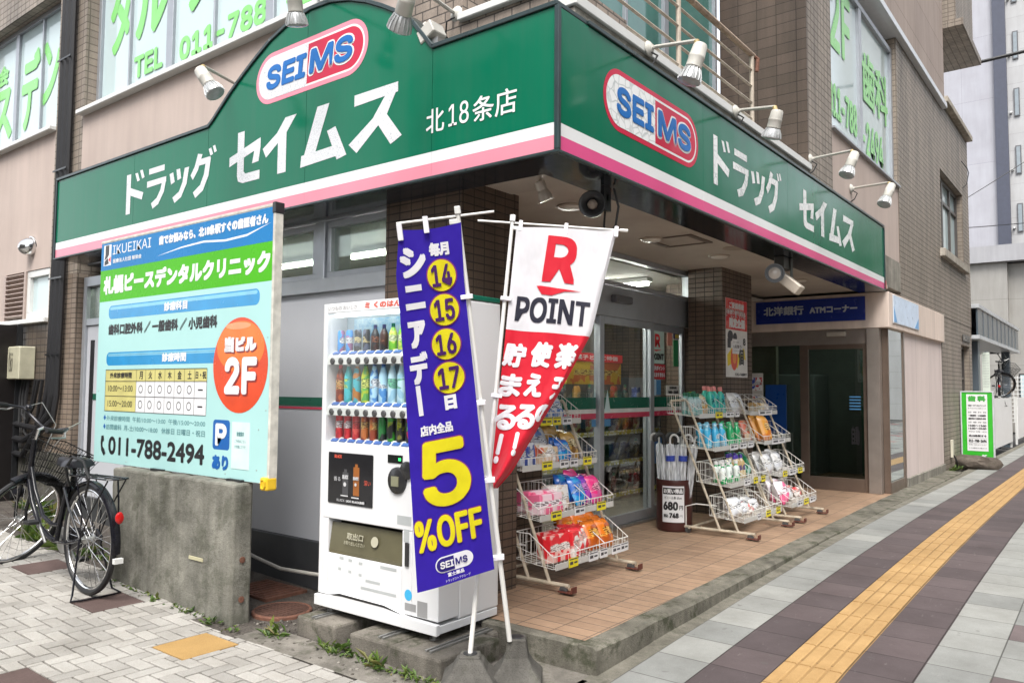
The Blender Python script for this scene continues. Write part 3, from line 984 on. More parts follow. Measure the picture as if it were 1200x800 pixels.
# shop interior shell
m = MB()
m.box(-6.1, -5.98, .61, 8.0, 0, 2.75)
m.box(-6.0, -1.64, 7.9, 8.0, 0, 2.75)
part(m, 'interior_wall', P('cream_interior_wall', (.46, .41, .33), .7))
m = MB(); m.quad((-6, .6, FZ + .004), (-1.64, .6, FZ + .004), (-1.64, 8, FZ + .004), (-6, 8, FZ + .004)); part(m, 'interior_floor', P('beige_vinyl_floor', (.35, .32, .28), .35))
m = MB(); m.quad((-6, .6, 2.70), (-1.64, .6, 2.70), (-1.64, 8, 2.70), (-6, 8, 2.70)); part(m, 'interior_ceiling', P('interior_ceiling_board', (.50, .48, .44), .8))
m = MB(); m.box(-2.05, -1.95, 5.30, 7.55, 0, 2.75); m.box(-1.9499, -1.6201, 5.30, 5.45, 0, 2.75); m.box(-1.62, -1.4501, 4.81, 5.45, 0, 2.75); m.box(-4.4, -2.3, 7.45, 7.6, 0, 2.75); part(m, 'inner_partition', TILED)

# ATM entrance
m = MB()
m.box(-2.2, -.065, 7.561, 7.86, 2.26, 2.72)
m.box(-.30, -.061, 7.862, 11.46, 2.26, 2.72)
part(m, 'cream_beam', CREAM, bevel=.006)
m = MB()
m.box(-.345, -.19, 7.565, 7.70, FZ, 2.259)
m.box(-2.2, -.346, 7.60, 7.72, 2.06, 2.259)
part(m, 'steel_post', BRONZE2, bevel=.004)
at = MB()
at.box(-1.21, -1.10, 7.60, 7.68, FZ, 2.059); at.box(-.40, -.346, 7.60, 7.68, FZ, 2.059)
at.box(-1.0995, -.4005, 7.60, 7.66, FZ, FZ + .17); at.box(-1.0995, -.4005, 7.60, 7.66, 2.0, 2.059)
at.box(-2.2, -1.2105, 7.60, 7.66, FZ, FZ + .12)
ad = part(at, 'atm_door', BRONZE, bevel=.004)
m = MB(); m.box(-1.10, -.40, 7.63, 7.636, FZ + .1, 2.03); m.box(-2.2, -1.2, 7.63, 7.636, FZ + .1, 2.06); m.build('door_glass', GLASSD, ad)
m = MB(); m.box(-.84, -.60, 7.54, 7.60, 2.165, 2.225); m.build('door_sensor', P('beige_sensor', (.40, .36, .31), .4), ad, bevel=.008)
for i in range(5):
    m = MB(); m.box(-.58, -.44, 7.627, 7.629, 1.20 + i * .04, 1.215 + i * .04); m.build('glass_line', MC['blue_sticker'], ad)
t = Text(LF(7.626)); t.put('自動', (-.56, .74, -.46, .99), .004, lines=.9); t.build('lettering', INK, ad)
m = MB(); m.box(-2.5, -2.4, 7.66, 10, 0, 2.6); m.box(-2.5, -.35, 10, 10.1, 0, 2.6); m.box(-2.4, -.3, 7.73, 10, 2.55, 2.6)
part(m, 'lobby_wall', P('dim_lobby_wall', (.20, .215, .20), .6))
m = MB(); m.box(-1.6, -.5, 8.6, 8.9, 2.52, 2.549); lbt = part(m, 'lobby_fill_light', emit('lobby_fill_glow', (.9, 1, .95), 2.2))  # unseen glowing panel added to lighten the lobby
m = MB(); m.box(-2.3, -1.5, 9.2, 9.9, FZ, 1.7); part(m, 'cash_machine', P('grey_cash_machine', (.25, .27, .27), .4), bevel=.02)
m = MB(); m.box(-.95, -.55, 9.7, 9.98, FZ, 2.3); part(m, 'green_door_panel', P('green_inner_door', (.05, .16, .11), .4))
sg = MB()
sg.box(-.19, -.112, 7.7005, 7.73, FZ, 2.259); sg.box(-.19, -.105, 8.54, 8.62, FZ, 2.259); sg.box(-.185, -.108, 7.7305, 8.5395, FZ, FZ + .14)
sgo = part(sg, 'side_window', BRONZE, bevel=.003)
m = MB(); m.box(-.125, -.119, 7.73, 8.54, FZ + .1, 2.258); m.build('pane', P('mirror_glass', (.60, .66, .66), .02, 0.9, .05), sgo)
m = MB(); m.box(-.40, -.11, 8.625, 11.45, .26, 2.259); part(m, 'pale_wall_panel', PINKP)
m = MB(); m.box(-.40, -.085, 8.625, 11.45, .0, .258); part(m, 'panel_plinth', CONC, bevel=.006)
m = MB(); m.box(-.05, -.0485, 7.76, 9.33, 2.34, 2.69)
bs = P('faded_blue_sign', (.55, .66, .82), .3)
m2 = MB(); m2.box(-.0605, -.05, 7.75, 9.34, 2.33, 2.70)
sdp = tag(m2.build('faded_side_sign', ALUW, org=(-.055, 8.5, 2.5)), 'faded pale blue sign on the side of the cream beam above the mirrored window', 'sign')
m.build('face', bs, sdp)
m = MB(); m.prism([(9.05, 2.345), (9.32, 2.345), (9.32, 2.50)], (-.0485, 0, 0), (0, 1, 0), (0, 0, 1), (.001, 0, 0)); m.prism([(7.77, 2.345), (7.95, 2.345), (7.77, 2.55)], (-.0485, 0, 0), (0, 1, 0), (0, 0, 1), (.001, 0, 0)); m.build('blue_corner', P('mid_blue_print', (.10, .32, .62), .35), sdp)

# right facade above
m = MB()
m.box(-.95, -.10, 4.50, 5.30, 2.81, 9)
part(m, 'tiled_pier', TILER)
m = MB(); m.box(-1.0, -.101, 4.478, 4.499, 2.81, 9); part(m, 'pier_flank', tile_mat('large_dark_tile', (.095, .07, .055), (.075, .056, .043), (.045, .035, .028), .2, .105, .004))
m = MB()
m.box(-.5, -.11, 5.301, 8.449, 2.81, 4.245)
part(m, 'rendered_panel', PINK)
m = MB(); m.box(-.2, -.07, 5.301, 8.449, 4.246, 4.275); part(m, 'window_sill', ALU, bevel=.004)
f3 = window('window', 'R', -.155, 5.302, 8.448, 4.276, 6.22, [(6.78, .06)], .07, ALU, P('painted_sky_glass', (.46, .55, .56), .05, 0, .04, 1.0, spec=.8), .07)  # pale base colour stands in for bright sky mirrored in the pane
t = Text(RF(-.155 - .042, .006))
t.put('2F', (5.62, 5.30, 6.45, 6.12), .028); t.put('011-788', (5.50, 4.50, 6.69, 4.90), .02); t.put('歯科', (6.95, 5.05, 8.3, 5.75), .02); t.put('-2494', (6.92, 4.40, 8.0, 4.85), .02)
t.build('lettering', LETG, f3)
m = MB()
m.box(-.9, -.10, 8.45, 11.64, 2.72, 6.38)
m.box(-.9, -.10, 11.641, 14.75, 2.72, 3.80)
m.box(-.9, -.10, 14.01, 14.75, 3.801, 6.5)
m.box(-.9, -.10, 11.641, 14.009, 5.26, 6.5)
m.box(-.9, -.105, 11.461, 13.45, -.1, 2.719)
m.box(-.9, -.105, 14.45, 14.75, -.1, 2.719)
m.box(-.9, -.105, 13.451, 14.449, 2.32, 2.719)
m.box(-.9, -.105, 13.451, 14.449, -.1, 1.05)
m.box(-6, -.9, 14.3, 14.75, 0, 6.5)
part(m, 'side_tiled_wall', TILER)
m = MB(); m.box(-.8, -.75, 11.641, 14.009, 3.7, 5.3); m.box(-.55, -.5, 13.45, 14.45, 1, 2.35); part(m, 'window_backing', MC['dim_room'])
f4 = window('window', 'R', -.2, 11.65, 14.0, 3.86, 5.255, [(12.45, .05), (13.25, .04)], .06, P('dark_window_frame', (.10, .09, .085), .4, .4), FILM, .07, trans=[(4.85, .03)])
m = MB(); m.box(-.15, -.02, 11.5, 14.15, 3.72, 3.858); part(m, 'window_sill', concrete_mat('pale_stone_sill', (.36, .33, .29), .3), bevel=.008)
f5 = window('window', 'R', -.2, 13.46, 14.44, 1.06, 2.315, [], .05, MC['dark_window_frame'], GLASSD, .06, trans=[(1.7, .02)])
m = MB(); m.box(-.9, -.02, 5.2, 12.02, 6.385, 6.48); part(m, 'metal_ledge', ALUW, bevel=.006)
m = MB(); m.box(-.9, -.06, 4.4, 12.0, 6.481, 9.6); part(m, 'upper_render', render_mat('upper_panel_render', (.36, .295, .26), .15, 70, (1.6, .62)))
m = MB(); m.box(-.9, .0, 11.97, 14.8, 6.501, 6.60); part(m, 'parapet_cap', concrete_mat('parapet_cap_concrete', (.40, .36, .31), .3), bevel=.006)
m = MB(); m.box(-1.2, .12, 12.2, 14.25, 8.02, 10); m.box(-1.2, .24, 12.15, 14.35, 7.88, 8.0); part(m, 'projecting_bay', TILER)
m = MB(); m.tube([(-.085, 13.9, 5.9), (-.02, 14.1, 5.8), (-.02, 14.3, 5.75), (-.05, 14.2, 5.5), (-.085, 14.0, 5.4)], .008, 6); part(m, 'wall_cable', BLACK)

# balcony recess above the sign
m = MB(); m.box(-1.3, -1.06, .902, 4.477, 3.2, 9); part(m, 'balcony_back_wall', PINK)
m = MB(); m.box(-.95, -.09, .56, 4.477, 3.201, 3.5); m.box(-.20, -.09, .30, 4.49, 3.5005, 3.60)
part(m, 'balcony_slab', CONC)
m = MB(); m.box(-.22, -.07, .28, 4.495, 3.6005, 3.665); part(m, 'coping', WHITE2, bevel=.005)
GRC = P('green_curtain_glass', (.055, .17, .15), .05, 0, .25, 2.0, spec=.8)
f6 = window('window', 'R', -.955, .60, 4.30, 3.55, 6.4, [(1.45, .05), (2.42, .02), (3.16, .045)], .05, WIN_F, GRC, .06)
m = MB(); m.box(-.9525, -.9515, .66, 1.40, 3.62, 6.3); m.build('white_blind', P('white_blind', (.80, .82, .83), .5), f6)
RAILM = P('chalky_painted_rail', (.44, .38, .31), .6, .1, .25, 14)
rl = thing('balcony_railing', 'cream painted rusty railing of horizontal tubes on the balcony above the sign', 'railing', (-.085, 2, 3.735))
m = MB()
for y in (.55, 1.69, 3.08):
    m.tube([(-.13, y, 3.66), (-.13, y, 4.27)], .019, 8)
m.build('post', RAILM, rl, smooth=True)
m = MB()
m.tube([(-.13, .35, 4.285), (-.13, 3.12, 4.285)], .024, 8)
m.build('handrail', P('rusty_handrail', (.36, .27, .20), .65, .1, .45, 18), rl, smooth=True)
for z in (3.73, 3.87, 4.01, 4.15):
    m = MB(); m.tube([(-.13, .35, z), (-.13, 3.08, z)], .011, 6); m.build('rail', RAILM, rl, smooth=True)
m = MB(); m.tube([(-.13, 3.11, 4.285), (-.10, 3.14, 4.26), (-.105, 3.13, 4.15)], .018, 6); m.build('rail_bracket', RUST, rl)

# ------------------------------------------------------------------ the green shop sign round the corner
GREEN = vinyl_mat('green_sign_vinyl', (.0006, .132, .069), .13, .5)
PINKV = vinyl_mat('rose_sign_vinyl', (.66, .09, .24), .14, .15)
PINKF = vinyl_mat('faded_rose_sign_vinyl', (.70, .25, .32), .16, .2)
WHITV = vinyl_mat('white_sign_vinyl', (.72, .73, .73), .16, .1)
REDV = vinyl_mat('red_sign_vinyl', (.50, .018, .055), .16, .12)
BLUEV = vinyl_mat('blue_sign_vinyl', (.008, .13, .42), .18, .1)
CRK = cracked_mat('cracked_white_vinyl')
CRK2 = cracked_mat('lightly_cracked_white_vinyl', (.74, .75, .75), 16, (.42, .45, .45))
SG = thing('shop_sign', 'big green and white sign box wrapping the shop corner with pink stripe and arched top', 'sign', (-.2, .2, 2.673))
ZB, ZW0, ZW1, ZT = 2.673, 2.767, 2.835, 3.465
ARCH = [(-3.30, ZT), (-3.235, 3.505), (-3.02, 3.66), (-2.86, 3.76), (-2.70, 3.85), (-2.52, 3.94), (-2.30, 4.01), (-2.06, 4.042), (-1.85, 4.03),
        (-1.66, 3.985), (-1.49, 3.92), (-1.34, 3.845), (-1.20, 3.765), (-1.06, 3.655), (-.90, ZT)]
# carcass
m = MB()
m.prism([(-5.985, ZB + .012), (0 - .012, ZB + .012), (-.012, ZT - .004)] + [(x, z - .004) for x, z in reversed(ARCH)] + [(-5.985, ZT - .004)], (0, .012, 0), (1, 0, 0), (0, 0, 1), (0, .26, 0))
m.box(-.272, -.012, .2725, 7.055, ZB + .012, ZT - .004)
SG_body = m.build('sign_box', DARK, SG)
seams = [-5.985, -4.46, -3.30, -2.09, -.90, -.012]
def colz(x):
    for (xa, za), (xb, zb) in zip(ARCH[:-1], ARCH[1:]):
        if xa <= x <= xb: return za + (zb - za) * (x - xa) / (xb - xa)
    return ZT
for a, b_ in zip(seams[:-1], seams[1:]):
    pts = [(a + .002, ZW1), (b_ - .002, ZW1)]
    top = [(b_ - .002, colz(b_ - .002))] + [(x, z) for x, z in reversed(ARCH) if a + .01 < x < b_ - .01] + [(a + .002, colz(a + .002))]
    m = MB(); m.prism(pts + [(x, z - .012) for x, z in top], (0, 0, 0), (1, 0, 0), (0, 0, 1), (0, .011, 0)); m.build('green_panel', GREEN, SG)
    m = MB(); m.box(a + .001, b_ - .001, 0, .011, ZW0, ZW1 - .0005); m.build('white_stripe', WHITV, SG)
    m = MB(); m.box(a + .001, b_ - .001, 0, .011, ZB + .014, ZW0 - .0005); m.build('pink_stripe', PINKF, SG)
ysm = [.012, 1.80, 3.56, 5.32, 7.055]
for a, b_ in zip(ysm[:-1], ysm[1:]):
    m = MB(); m.box(-.011, 0, a + .001, b_ - .001, ZW1, ZT - .012); m.build('green_panel', GREEN, SG)
    m = MB(); m.box(-.011, 0, a + .001, b_ - .001, ZW0, ZW1 - .0005); m.build('white_stripe', WHITV, SG)
    m = MB(); m.box(-.011, 0, a + .001, b_ - .001, ZB + .014, ZW0 - .0005); m.build('pink_stripe', PINKV, SG)
# edge trims
def ribbon(mb, path, y0, y1, th, out):
    """flat bar following a profile (x,z) between depths y0,y1"""
    for (xa, za), (xb, zb) in zip(path[:-1], path[1:]):
        d = Vector((xb - xa, 0, zb - za)); L = d.length; d.normalize(); nrm = Vector((-d.z, 0, d.x))
        c = Vector(((xa + xb) / 2, (y0 + y1) / 2, (za + zb) / 2)) + nrm * out
        mb.obox(c, d * (L / 2 + .002), (0, (y1 - y0) / 2, 0), nrm * th)
m = MB()
topline = [(-6.0, ZT)] + ARCH + [(0, ZT)]
ribbon(m, topline, -.014, .285, .013, .004)
m.box(-.29, .014, .287, 7.07, ZT - .008, ZT + .016)
m.box(-6.0, .016, -.016, .0115, ZB - .004, ZB + .013)
m.box(-.0115, .016, .012, 7.07, ZB - .004, ZB + .013)
m.box(-6.0, -5.9855, -.014, .285, ZB + .0135, ZT - .012)
m.box(-.285, .014, 7.0555, 7.07, ZB + .0135, ZT - .012)
m.box(-.012, .016, -.016, .012, ZB + .0135, ZT - .012)
m.build('edge_trim', GUTTER, SG, bevel=.003)
m = MB(); m.box(-6.0, -.001, .0125, .3, ZB - .003, ZB + .0115); m.box(-.30, -.012, .301, 7.06, ZB - .003, ZB + .0115)
m.build('bottom_board', P('black_soffit_board', (.012, .014, .018), .12), SG)
m = MB(); m.box(-.012, .0165, 7.0705, 7.073, 2.70, 2.80); m.build('red_end_mark', REDP, SG)

LFT = LF(0, .0015)
RGT = RF(0, .0015)
# seam lines and lettering of the long arched side
def logo_pill(fr, u0, v0, u1, v1, split, shear, crk, par, pink):
    h = v1 - v0
    t = Text(fr); t.poly(pill(u0, v0, u1, v1, shear=shear, n=10)); t.build('logo_border', pink, par)
    e = h * .085
    t = Text(fr, .0002); t.k = 2; t.poly(pill(u0 + e, v0 + e, u1 - e, v1 - e, shear=shear)); t.build('logo_white_line', WHITV, par)
    e2 = h * .125
    full = pill(u0 + e2, v0 + e2, u1 - e2, v1 - e2, shear=shear, n=14)
    mid = (v0 + v1) / 2
    right = [(max(x, split + shear * (y - mid)), y) for x, y in full]
    left = [(min(x, split + shear * (y - mid)), y) for x, y in pill(u0 + e, v0 + e, u1 - e, v1 - e, shear=shear, n=14)]
    def dd(pts):
        o = []
        for q in pts:
            if not o or abs(q[0] - o[-1][0]) + abs(q[1] - o[-1][1]) > 1e-5: o.append(q)
        return o
    t = Text(fr, .0002); t.k = 4; t.poly(dd(right)); t.build('logo_red_half', REDV, par)
    t = Text(fr, .0002); t.k = 6; t.poly(dd(left)); t.build('logo_white_half', crk, par)
logo_pill(LFT, -2.68, 3.475, -1.47, 3.845, -2.085, .06, CRK, SG, PINKF)
lw = (-2.55, 3.565, -1.62, 3.755)
t = Text(LFT); t.k = 10; t.put('MS', (-2.07, 3.563, -1.60, 3.765), .022, shear=.12); t.build('letter_outline', WHITV, SG)
t = Text(LFT); t.k = 22; t.put('SEI', (-2.55, 3.572, -2.10, 3.748), .012, shear=.12); t.put('MS', (-2.055, 3.578, -1.612, 3.752), .012, shear=.12); t.build('lettering', BLUEV, SG)
def strokes(name, fr, segs, w, mat, par, lift=.0006):
    """blocky katakana drawn as wide mitred strokes"""
    t = Text(fr); t.k = 3
    for sg_ in segs:
        t.poly(sg_)
    return t.build(name, mat, par)
def kata_seimusu(x0, x1, z0, z1, gaps):
    """four heavy slanted katakana as polygons on a unit cell, laid out by their own boxes"""
    U = {
     'se': [[(.0, .56), (.98, .78), (.98, .60), (.93, .34), (.73, .33), (.79, .56), (.0, .38)], [(.26, 1.0), (.47, 1.0), (.47, .22), (.52, .17), (.97, .17), (.97, 0), (.44, 0), (.30, .05), (.26, .16)]],
     'i': [[(.62, 1.0), (.92, 1.0), (.66, .72), (.10, .36), (.0, .54), (.40, .76)], [(.43, .66), (.66, .735), (.66, .0), (.43, .0)]],
     'mu': [[(.36, 1.0), (.62, 1.0), (.33, .20), (.08, .20)], [(.0, .0), (.02, .205), (.86, .24), (.90, .05)], [(.58, .52), (.76, .56), (1.0, .02), (.80, -.02)]],
     'su': [[(.10, .98), (.92, .98), (.92, .82), (.10, .79)], [(.70, .835), (.92, .90), (.72, .50), (.16, .0), (.0, .17), (.46, .50)], [(.50, .47), (.66, .60), (1.0, .10), (.80, .0)]],
    }
    return [( [[(a + (b - a) * q[0], z0 + (z1 - z0) * q[1]) for q in pl] for pl in U[k]] ) for k, (a, b) in zip(('se', 'i', 'mu', 'su'), gaps)]
for g_ in kata_seimusu(0, 0, 2.945, 3.335, [(-3.0, -2.60), (-2.58, -2.16), (-2.14, -1.66), (-1.64, -1.15)]):
    strokes('lettering', LFT, g_, 0, CRK, SG)
def kata_dorag(z0, z1, gaps):
    U = {
     'do': [[(.12, 1.0), (.32, 1.0), (.32, .0), (.12, .0)], [(.28, .66), (.28, .47), (.86, .28), (.92, .45)], [(.52, .98), (.64, .98), (.74, .78), (.63, .76)], [(.74, 1.02), (.86, 1.02), (.96, .82), (.85, .80)]],
     'ra': [[(.14, .98), (.86, .98), (.86, .84), (.14, .84)], [(.06, .68), (.95, .68), (.95, .55), (.06, .53)], [(.76, .56), (.95, .60), (.86, .32), (.62, .06), (.36, -.02), (.28, .12), (.54, .22), (.70, .40)]],
     'tu': [[(.10, .70), (.26, .72), (.34, .48), (.18, .44)], [(.40, .76), (.56, .76), (.62, .52), (.46, .50)], [(.76, .74), (.95, .74), (.86, .36), (.64, .08), (.36, -.02), (.26, .12), (.54, .22), (.68, .42)]],
     'gu': [[(.30, .97), (.48, .93), (.32, .60), (.12, .40), (.02, .52), (.18, .70)], [(.36, .83), (.80, .83), (.80, .69), (.32, .69)], [(.62, .72), (.82, .80), (.74, .40), (.54, .10), (.24, -.03), (.14, .11), (.42, .24), (.56, .46)], [(.72, 1.0), (.82, 1.02), (.90, .86), (.80, .84)], [(.88, 1.04), (.97, 1.05), (1.04, .90), (.95, .88)]],
    }
    return [[[(a + (b - a) * q[0], z0 + (z1 - z0) * q[1]) for q in pl] for pl in U[k]] for k, (a, b) in zip(('do', 'ra', 'tu', 'gu'), gaps)]
for g_ in kata_dorag(2.935, 3.285, [(-4.63, -4.26), (-4.25, -3.90), (-3.90, -3.55), (-3.55, -3.19)]):
    strokes('lettering', LFT, g_, 0, CRK, SG)
t = Text(LFT); t.k = 3
t.put('北', (-.945, 2.945, -.80, 3.09), .0015, 'few'); t.put('18', (-.765, 2.955, -.61, 3.085), .001, 'few')
t.put('条店', (-.58, 2.94, -.265, 3.085), .0015, 'few'); t.build('lettering', WHITV, SG)
# right side
logo_pill(RGT, .455, 2.945, 1.715, 3.315, 1.08, .0, CRK2, SG, REDV)
t = Text(RGT); t.k = 10; t.put('MS', (1.10, 3.03, 1.60, 3.235), .022); t.build('letter_outline', WHITV, SG)
t = Text(RGT); t.k = 22; t.put('SEI', (.60, 3.045, 1.06, 3.222), .012); t.put('MS', (1.112, 3.044, 1.588, 3.222), .012); t.build('lettering', BLUEV, SG)
for g_ in kata_dorag(2.925, 3.285, [(1.93, 2.29), (2.31, 2.66), (2.66, 3.02), (3.02, 3.38)]):
    strokes('lettering', RGT, g_, 0, CRK2, SG)
for g_ in kata_seimusu(0, 0, 2.945, 3.30, [(3.87, 4.30), (4.33, 4.76), (4.78, 5.22), (5.24, 5.72)]):
    strokes('lettering', RGT, g_, 0, CRK2, SG)

# ------------------------------------------------------------------ spotlights on arms
LAMPW = P('chalky_white_lamp_paint', (.50, .485, .44), .45, 0, .08, 12)
SILV = P('silver_lamp_glass', (.46, .47, .47), .25, .35, .2, 18)
LENS = P('lamp_lens', (.30, .33, .33), .12, 0, .15, 20)
def spotlight(label, root, tail, front, rootn, dim=1.0):
    root, tail, front = Vector(root), Vector(tail), Vector(front)
    t = thing('spotlight', label, 'spotlight', tuple(root), 'spotlights on arms over the shop sign')
    ax = (front - tail).normalized()
    m = MB(); L = (front - tail).length
    m.lathe(tail, ax, [(-.004, .02), (0, .036), (.012, .042), (L * .30, .045), (L * .31, .047), (L * .36, .047), (L * .37, .046), (L * .60, .047), (L * .62, .043)], 20)
    m.build('lamp_holder', LAMPW, t, smooth=True)
    m = MB()
    m.lathe(tail, ax, [(L * .60, .036), (L * .66, .046), (L * .80, .060), (L * .93, .066), (L * .96, .066)], 24)
    x = ax.cross(Vector((0, 0, 1))).normalized(); y = x.cross(ax).normalized()
    for k in range(16):
        a = 2 * PI * k / 16
        r = x * math.cos(a) + y * math.sin(a)
        m.tube([tail + ax * L * .64 + r * .047, tail + ax * L * .80 + r * .0625, tail + ax * L * .95 + r * .068], .0035, 5)
    m.build('reflector_bulb', SILV, t, smooth=True)
    m = MB(); m.lathe(tail, ax, [(L * .961, .063), (L * .985, .056), (L * 1.0, .036), (L * 1.006, .01)], 20); m.build('lens', LENS, t, smooth=True)
    j = tail + ax * L * .12 + Vector((0, 0, .05)) + (root - tail).normalized() * .03
    n = Vector(rootn)
    m = MB(); m.tube([root + n * .01, root + n * .05, j], .0125, 8); m.build('arm', LAMPW, t, smooth=True)
    m = MB(); m.tube([j, tail + ax * L * .15], .017, 8); m.build('knuckle', P('ochre_rusty_joint', (.36, .27, .12), .6, .2, .4, 30), t)
    m = MB(); m.lathe(root - n * .005, n, [(0, .05), (.008, .05), (.014, .044), (.03, .02)], 18); m.build('wall_plate', LAMPW, t, smooth=True)
    m = MB(); s = n.cross(Vector((0, 0, 1)))
    m.tube([root + n * .02 - Vector((0, 0, .03)), root + n * .07 - Vector((0, 0, .07)) + s * .02, root + n * .045 - Vector((0, 0, .14)) + s * .05, root + n * .0 - Vector((0, 0, .17)) + s * .06], .006, 6)
    m.build('lamp_cable', BLACK, t, smooth=True)
    return t
spotlight('white spotlight pointing at the sign beside the western slope of the arch', (-3.28, .30, 3.86), (-2.735, -.42, 3.645), (-2.615, -.36, 3.455), (0, -1, 0))
spotlight('white spotlight hanging in front of the green arch top over the oval logo', (-2.30, .30, 4.30), (-1.69, -.42, 3.90), (-1.725, -.36, 3.685), (0, -1, 0))
spotlight('white spotlight fixed to the tiled pier at the eastern slope of the arch', (-.985, .30, 3.81), (-.665, -.42, 3.60), (-.82, -.36, 3.40), (0, -1, 0))
spotlight('white spotlight by the balcony railing above the side oval logo', (-.06, 1.12, 3.63), (.42, .84, 3.43), (.36, .80, 3.205), (1, 0, 0))
spotlight('white spotlight in front of the dark pier at the end of the balcony', (-.06, 2.55, 3.63), (.42, 2.11, 3.41), (.36, 2.135, 3.22), (1, 0, 0))
spotlight('white spotlight on the pink panel just below the 2F window', (-.10, 4.54, 3.73), (.42, 4.14, 3.60), (.36, 4.05, 3.375), (1, 0, 0))
spotlight('white spotlight over the far end of the sign beside the tiled side wall', (-.10, 6.02, 3.74), (.42, 5.57, 3.61), (.36, 5.45, 3.375), (1, 0, 0))
t = thing('sensor_box', 'small cream metal box on a short arm where the arch meets the straight sign top', 'sensor box', (-.95, .05, 3.50))
m = MB(); m.obox((-.96, .05, 3.575), (.055, 0, .03), (0, .06, 0), (-.02, 0, .04)); m.build('casing', LAMPW, t, bevel=.006)
m = MB(); m.tube([(-.98, .06, 3.60), (-1.10, .12, 3.70), (-1.22, .26, 3.80)], .011, 8); m.build('arm', LAMPW, t)
m = MB(); m.box(-.93, -.88, .02, .10, 3.49, 3.535); m.build('bracket', STEEL, t)

# fittings under the porch ceiling
def downlight(label, x, y, r=.105):
    t = thing('downlight', label, 'downlight', (x, y, 2.75), 'round downlights in the porch ceiling')
    m = MB(); m.lathe((x, y, 2.7515), (0, 0, -1), [(0, r), (.004, r), (.010, r * .96), (.012, r * .82), (.0121, r * .8)], 28); m.build('trim_ring', P('tan_ring', (.33, .27, .21), .4, .2), t, smooth=True)
    m = MB(); m.lathe((x, y, 2.739), (0, 0, -1), [(0, r * .79), (.008, r * .7), (.012, r * .4), (.013, .01)], 24); m.build('diffuser', P('milky_diffuser', (.62, .58, .52), .3), t, smooth=True)
downlight('round downlight in the porch ceiling above the white flag', -.80, 1.34)
downlight('round downlight beside the square ceiling hatch', -.92, 2.78)
downlight('round downlight in the ceiling near the poster pillar', -.80, 3.95)
downlight('round downlight in the ceiling before the blue bank sign', -.72, 6.1)
t = tag(MB().lathe((-.52, 3.62, 2.7515), (0, 0, -1), [(0, .10), (.005, .10), (.008, .09), (.0081, .01)], 24).build('ceiling_speaker', P('tan_ceiling_disc', (.30, .25, .20), .6), org=(-.52, 3.62, 2.75)), 'flat tan ceiling disc between the hatch and the poster pillar', 'ceiling speaker')
t = thing('ceiling_spotlight', 'small beige tilted spotlight under the porch ceiling above the two flags', 'spotlight', (-.47, .50, 2.75))
m = MB(); m.lathe((-.47, .50, 2.7515), (0, 0, -1), [(0, .045), (.012, .045), (.018, .03)], 16); m.tube([(-.47, .5, 2.735), (-.47, .5, 2.69)], .010, 8); m.build('mount', P('beige_lamp_metal', (.50, .44, .37), .4, .2), t, smooth=True)
m = MB(); m.lathe((-.475, .495, 2.70), (.25, .35, -1), [(0, .022), (.004, .033), (.05, .036), (.06, .03), (.09, .042), (.125, .044), (.126, .02)], 18); m.build('lamp_head', MC['beige_lamp_metal'], t, smooth=True)
t = thing('horn_speaker', 'round black loudspeaker hanging under the sign corner on a bracket', 'speaker', (-.20, .72, 2.67))
c0 = Vector((-.22, .70, 2.555)); axs = Vector((.45, -.89, -.05)).normalized()
m = MB(); m.lathe(c0 - axs * .05, axs, [(0, .05), (.02, .062), (.06, .078), (.10, .082), (.104, .078), (.104, .07), (.085, .04), (.075, .03)], 26); m.build('horn', P('black_horn', (.02, .02, .02), .35), t, smooth=True)
m = MB(); m.lathe(c0 + axs * .02, axs, [(0, .03), (.02, .03), (.03, .022), (.034, .005)], 16); m.build('driver_cap', P('tan_driver', (.25, .20, .16), .4), t, smooth=True)
m = MB(); m.box(-.165, -.14, .70, .78, 2.52, 2.669); m.obox((-.19, .74, 2.60), (.05, 0, 0), (0, .012, 0), (0, 0, .02)); m.build('bracket', DARK, t)
m = MB(); m.tube([(-.12, .78, 2.66), (-.10, .80, 2.55), (-.12, .80, 2.44), (-.17, .79, 2.36), (-.19, .78, 2.44), (-.17, .76, 2.53)], .007, 6); m.build('speaker_cable', BLACK, t, smooth=True)
t = thing('floodlight', 'dark projector floodlight on a bracket under the sign near the blue bank sign', 'floodlight', (-.16, 3.85, 2.67))
m = MB(); m.box(-.22, -.13, 3.82, 4.05, 2.56, 2.669); m.box(-.13, -.118, 3.98, 4.04, 2.38, 2.669); m.build('bracket', P('dark_bronze_metal', (.055, .05, .045), .4, .3), t, bevel=.006)
c0 = Vector((-.17, 3.68, 2.49)); axs = Vector((.42, -.9, -.02)).normalized()
m = MB(); m.lathe(c0, axs, [(-.10, .045), (-.02, .07), (.04, .086), (.055, .086), (.055, .073), (.045, .07)], 26); m.build('lamp_ring', DARK, t, smooth=True)
m = MB(); m.lathe(c0, axs, [(.03, .068), (.048, .05), (.055, .02), (.056, .005)], 20); m.build('lens', P('pale_lamp_lens', (.50, .45, .40), .15), t, smooth=True)
m = MB(); m.obox((-.10, 3.84, 2.43), (.10, .02, -.09), (0, .06, 0), (.03, 0, .035)); m.build('ballast_box', MC['beige_lamp_metal'], t, bevel=.008)

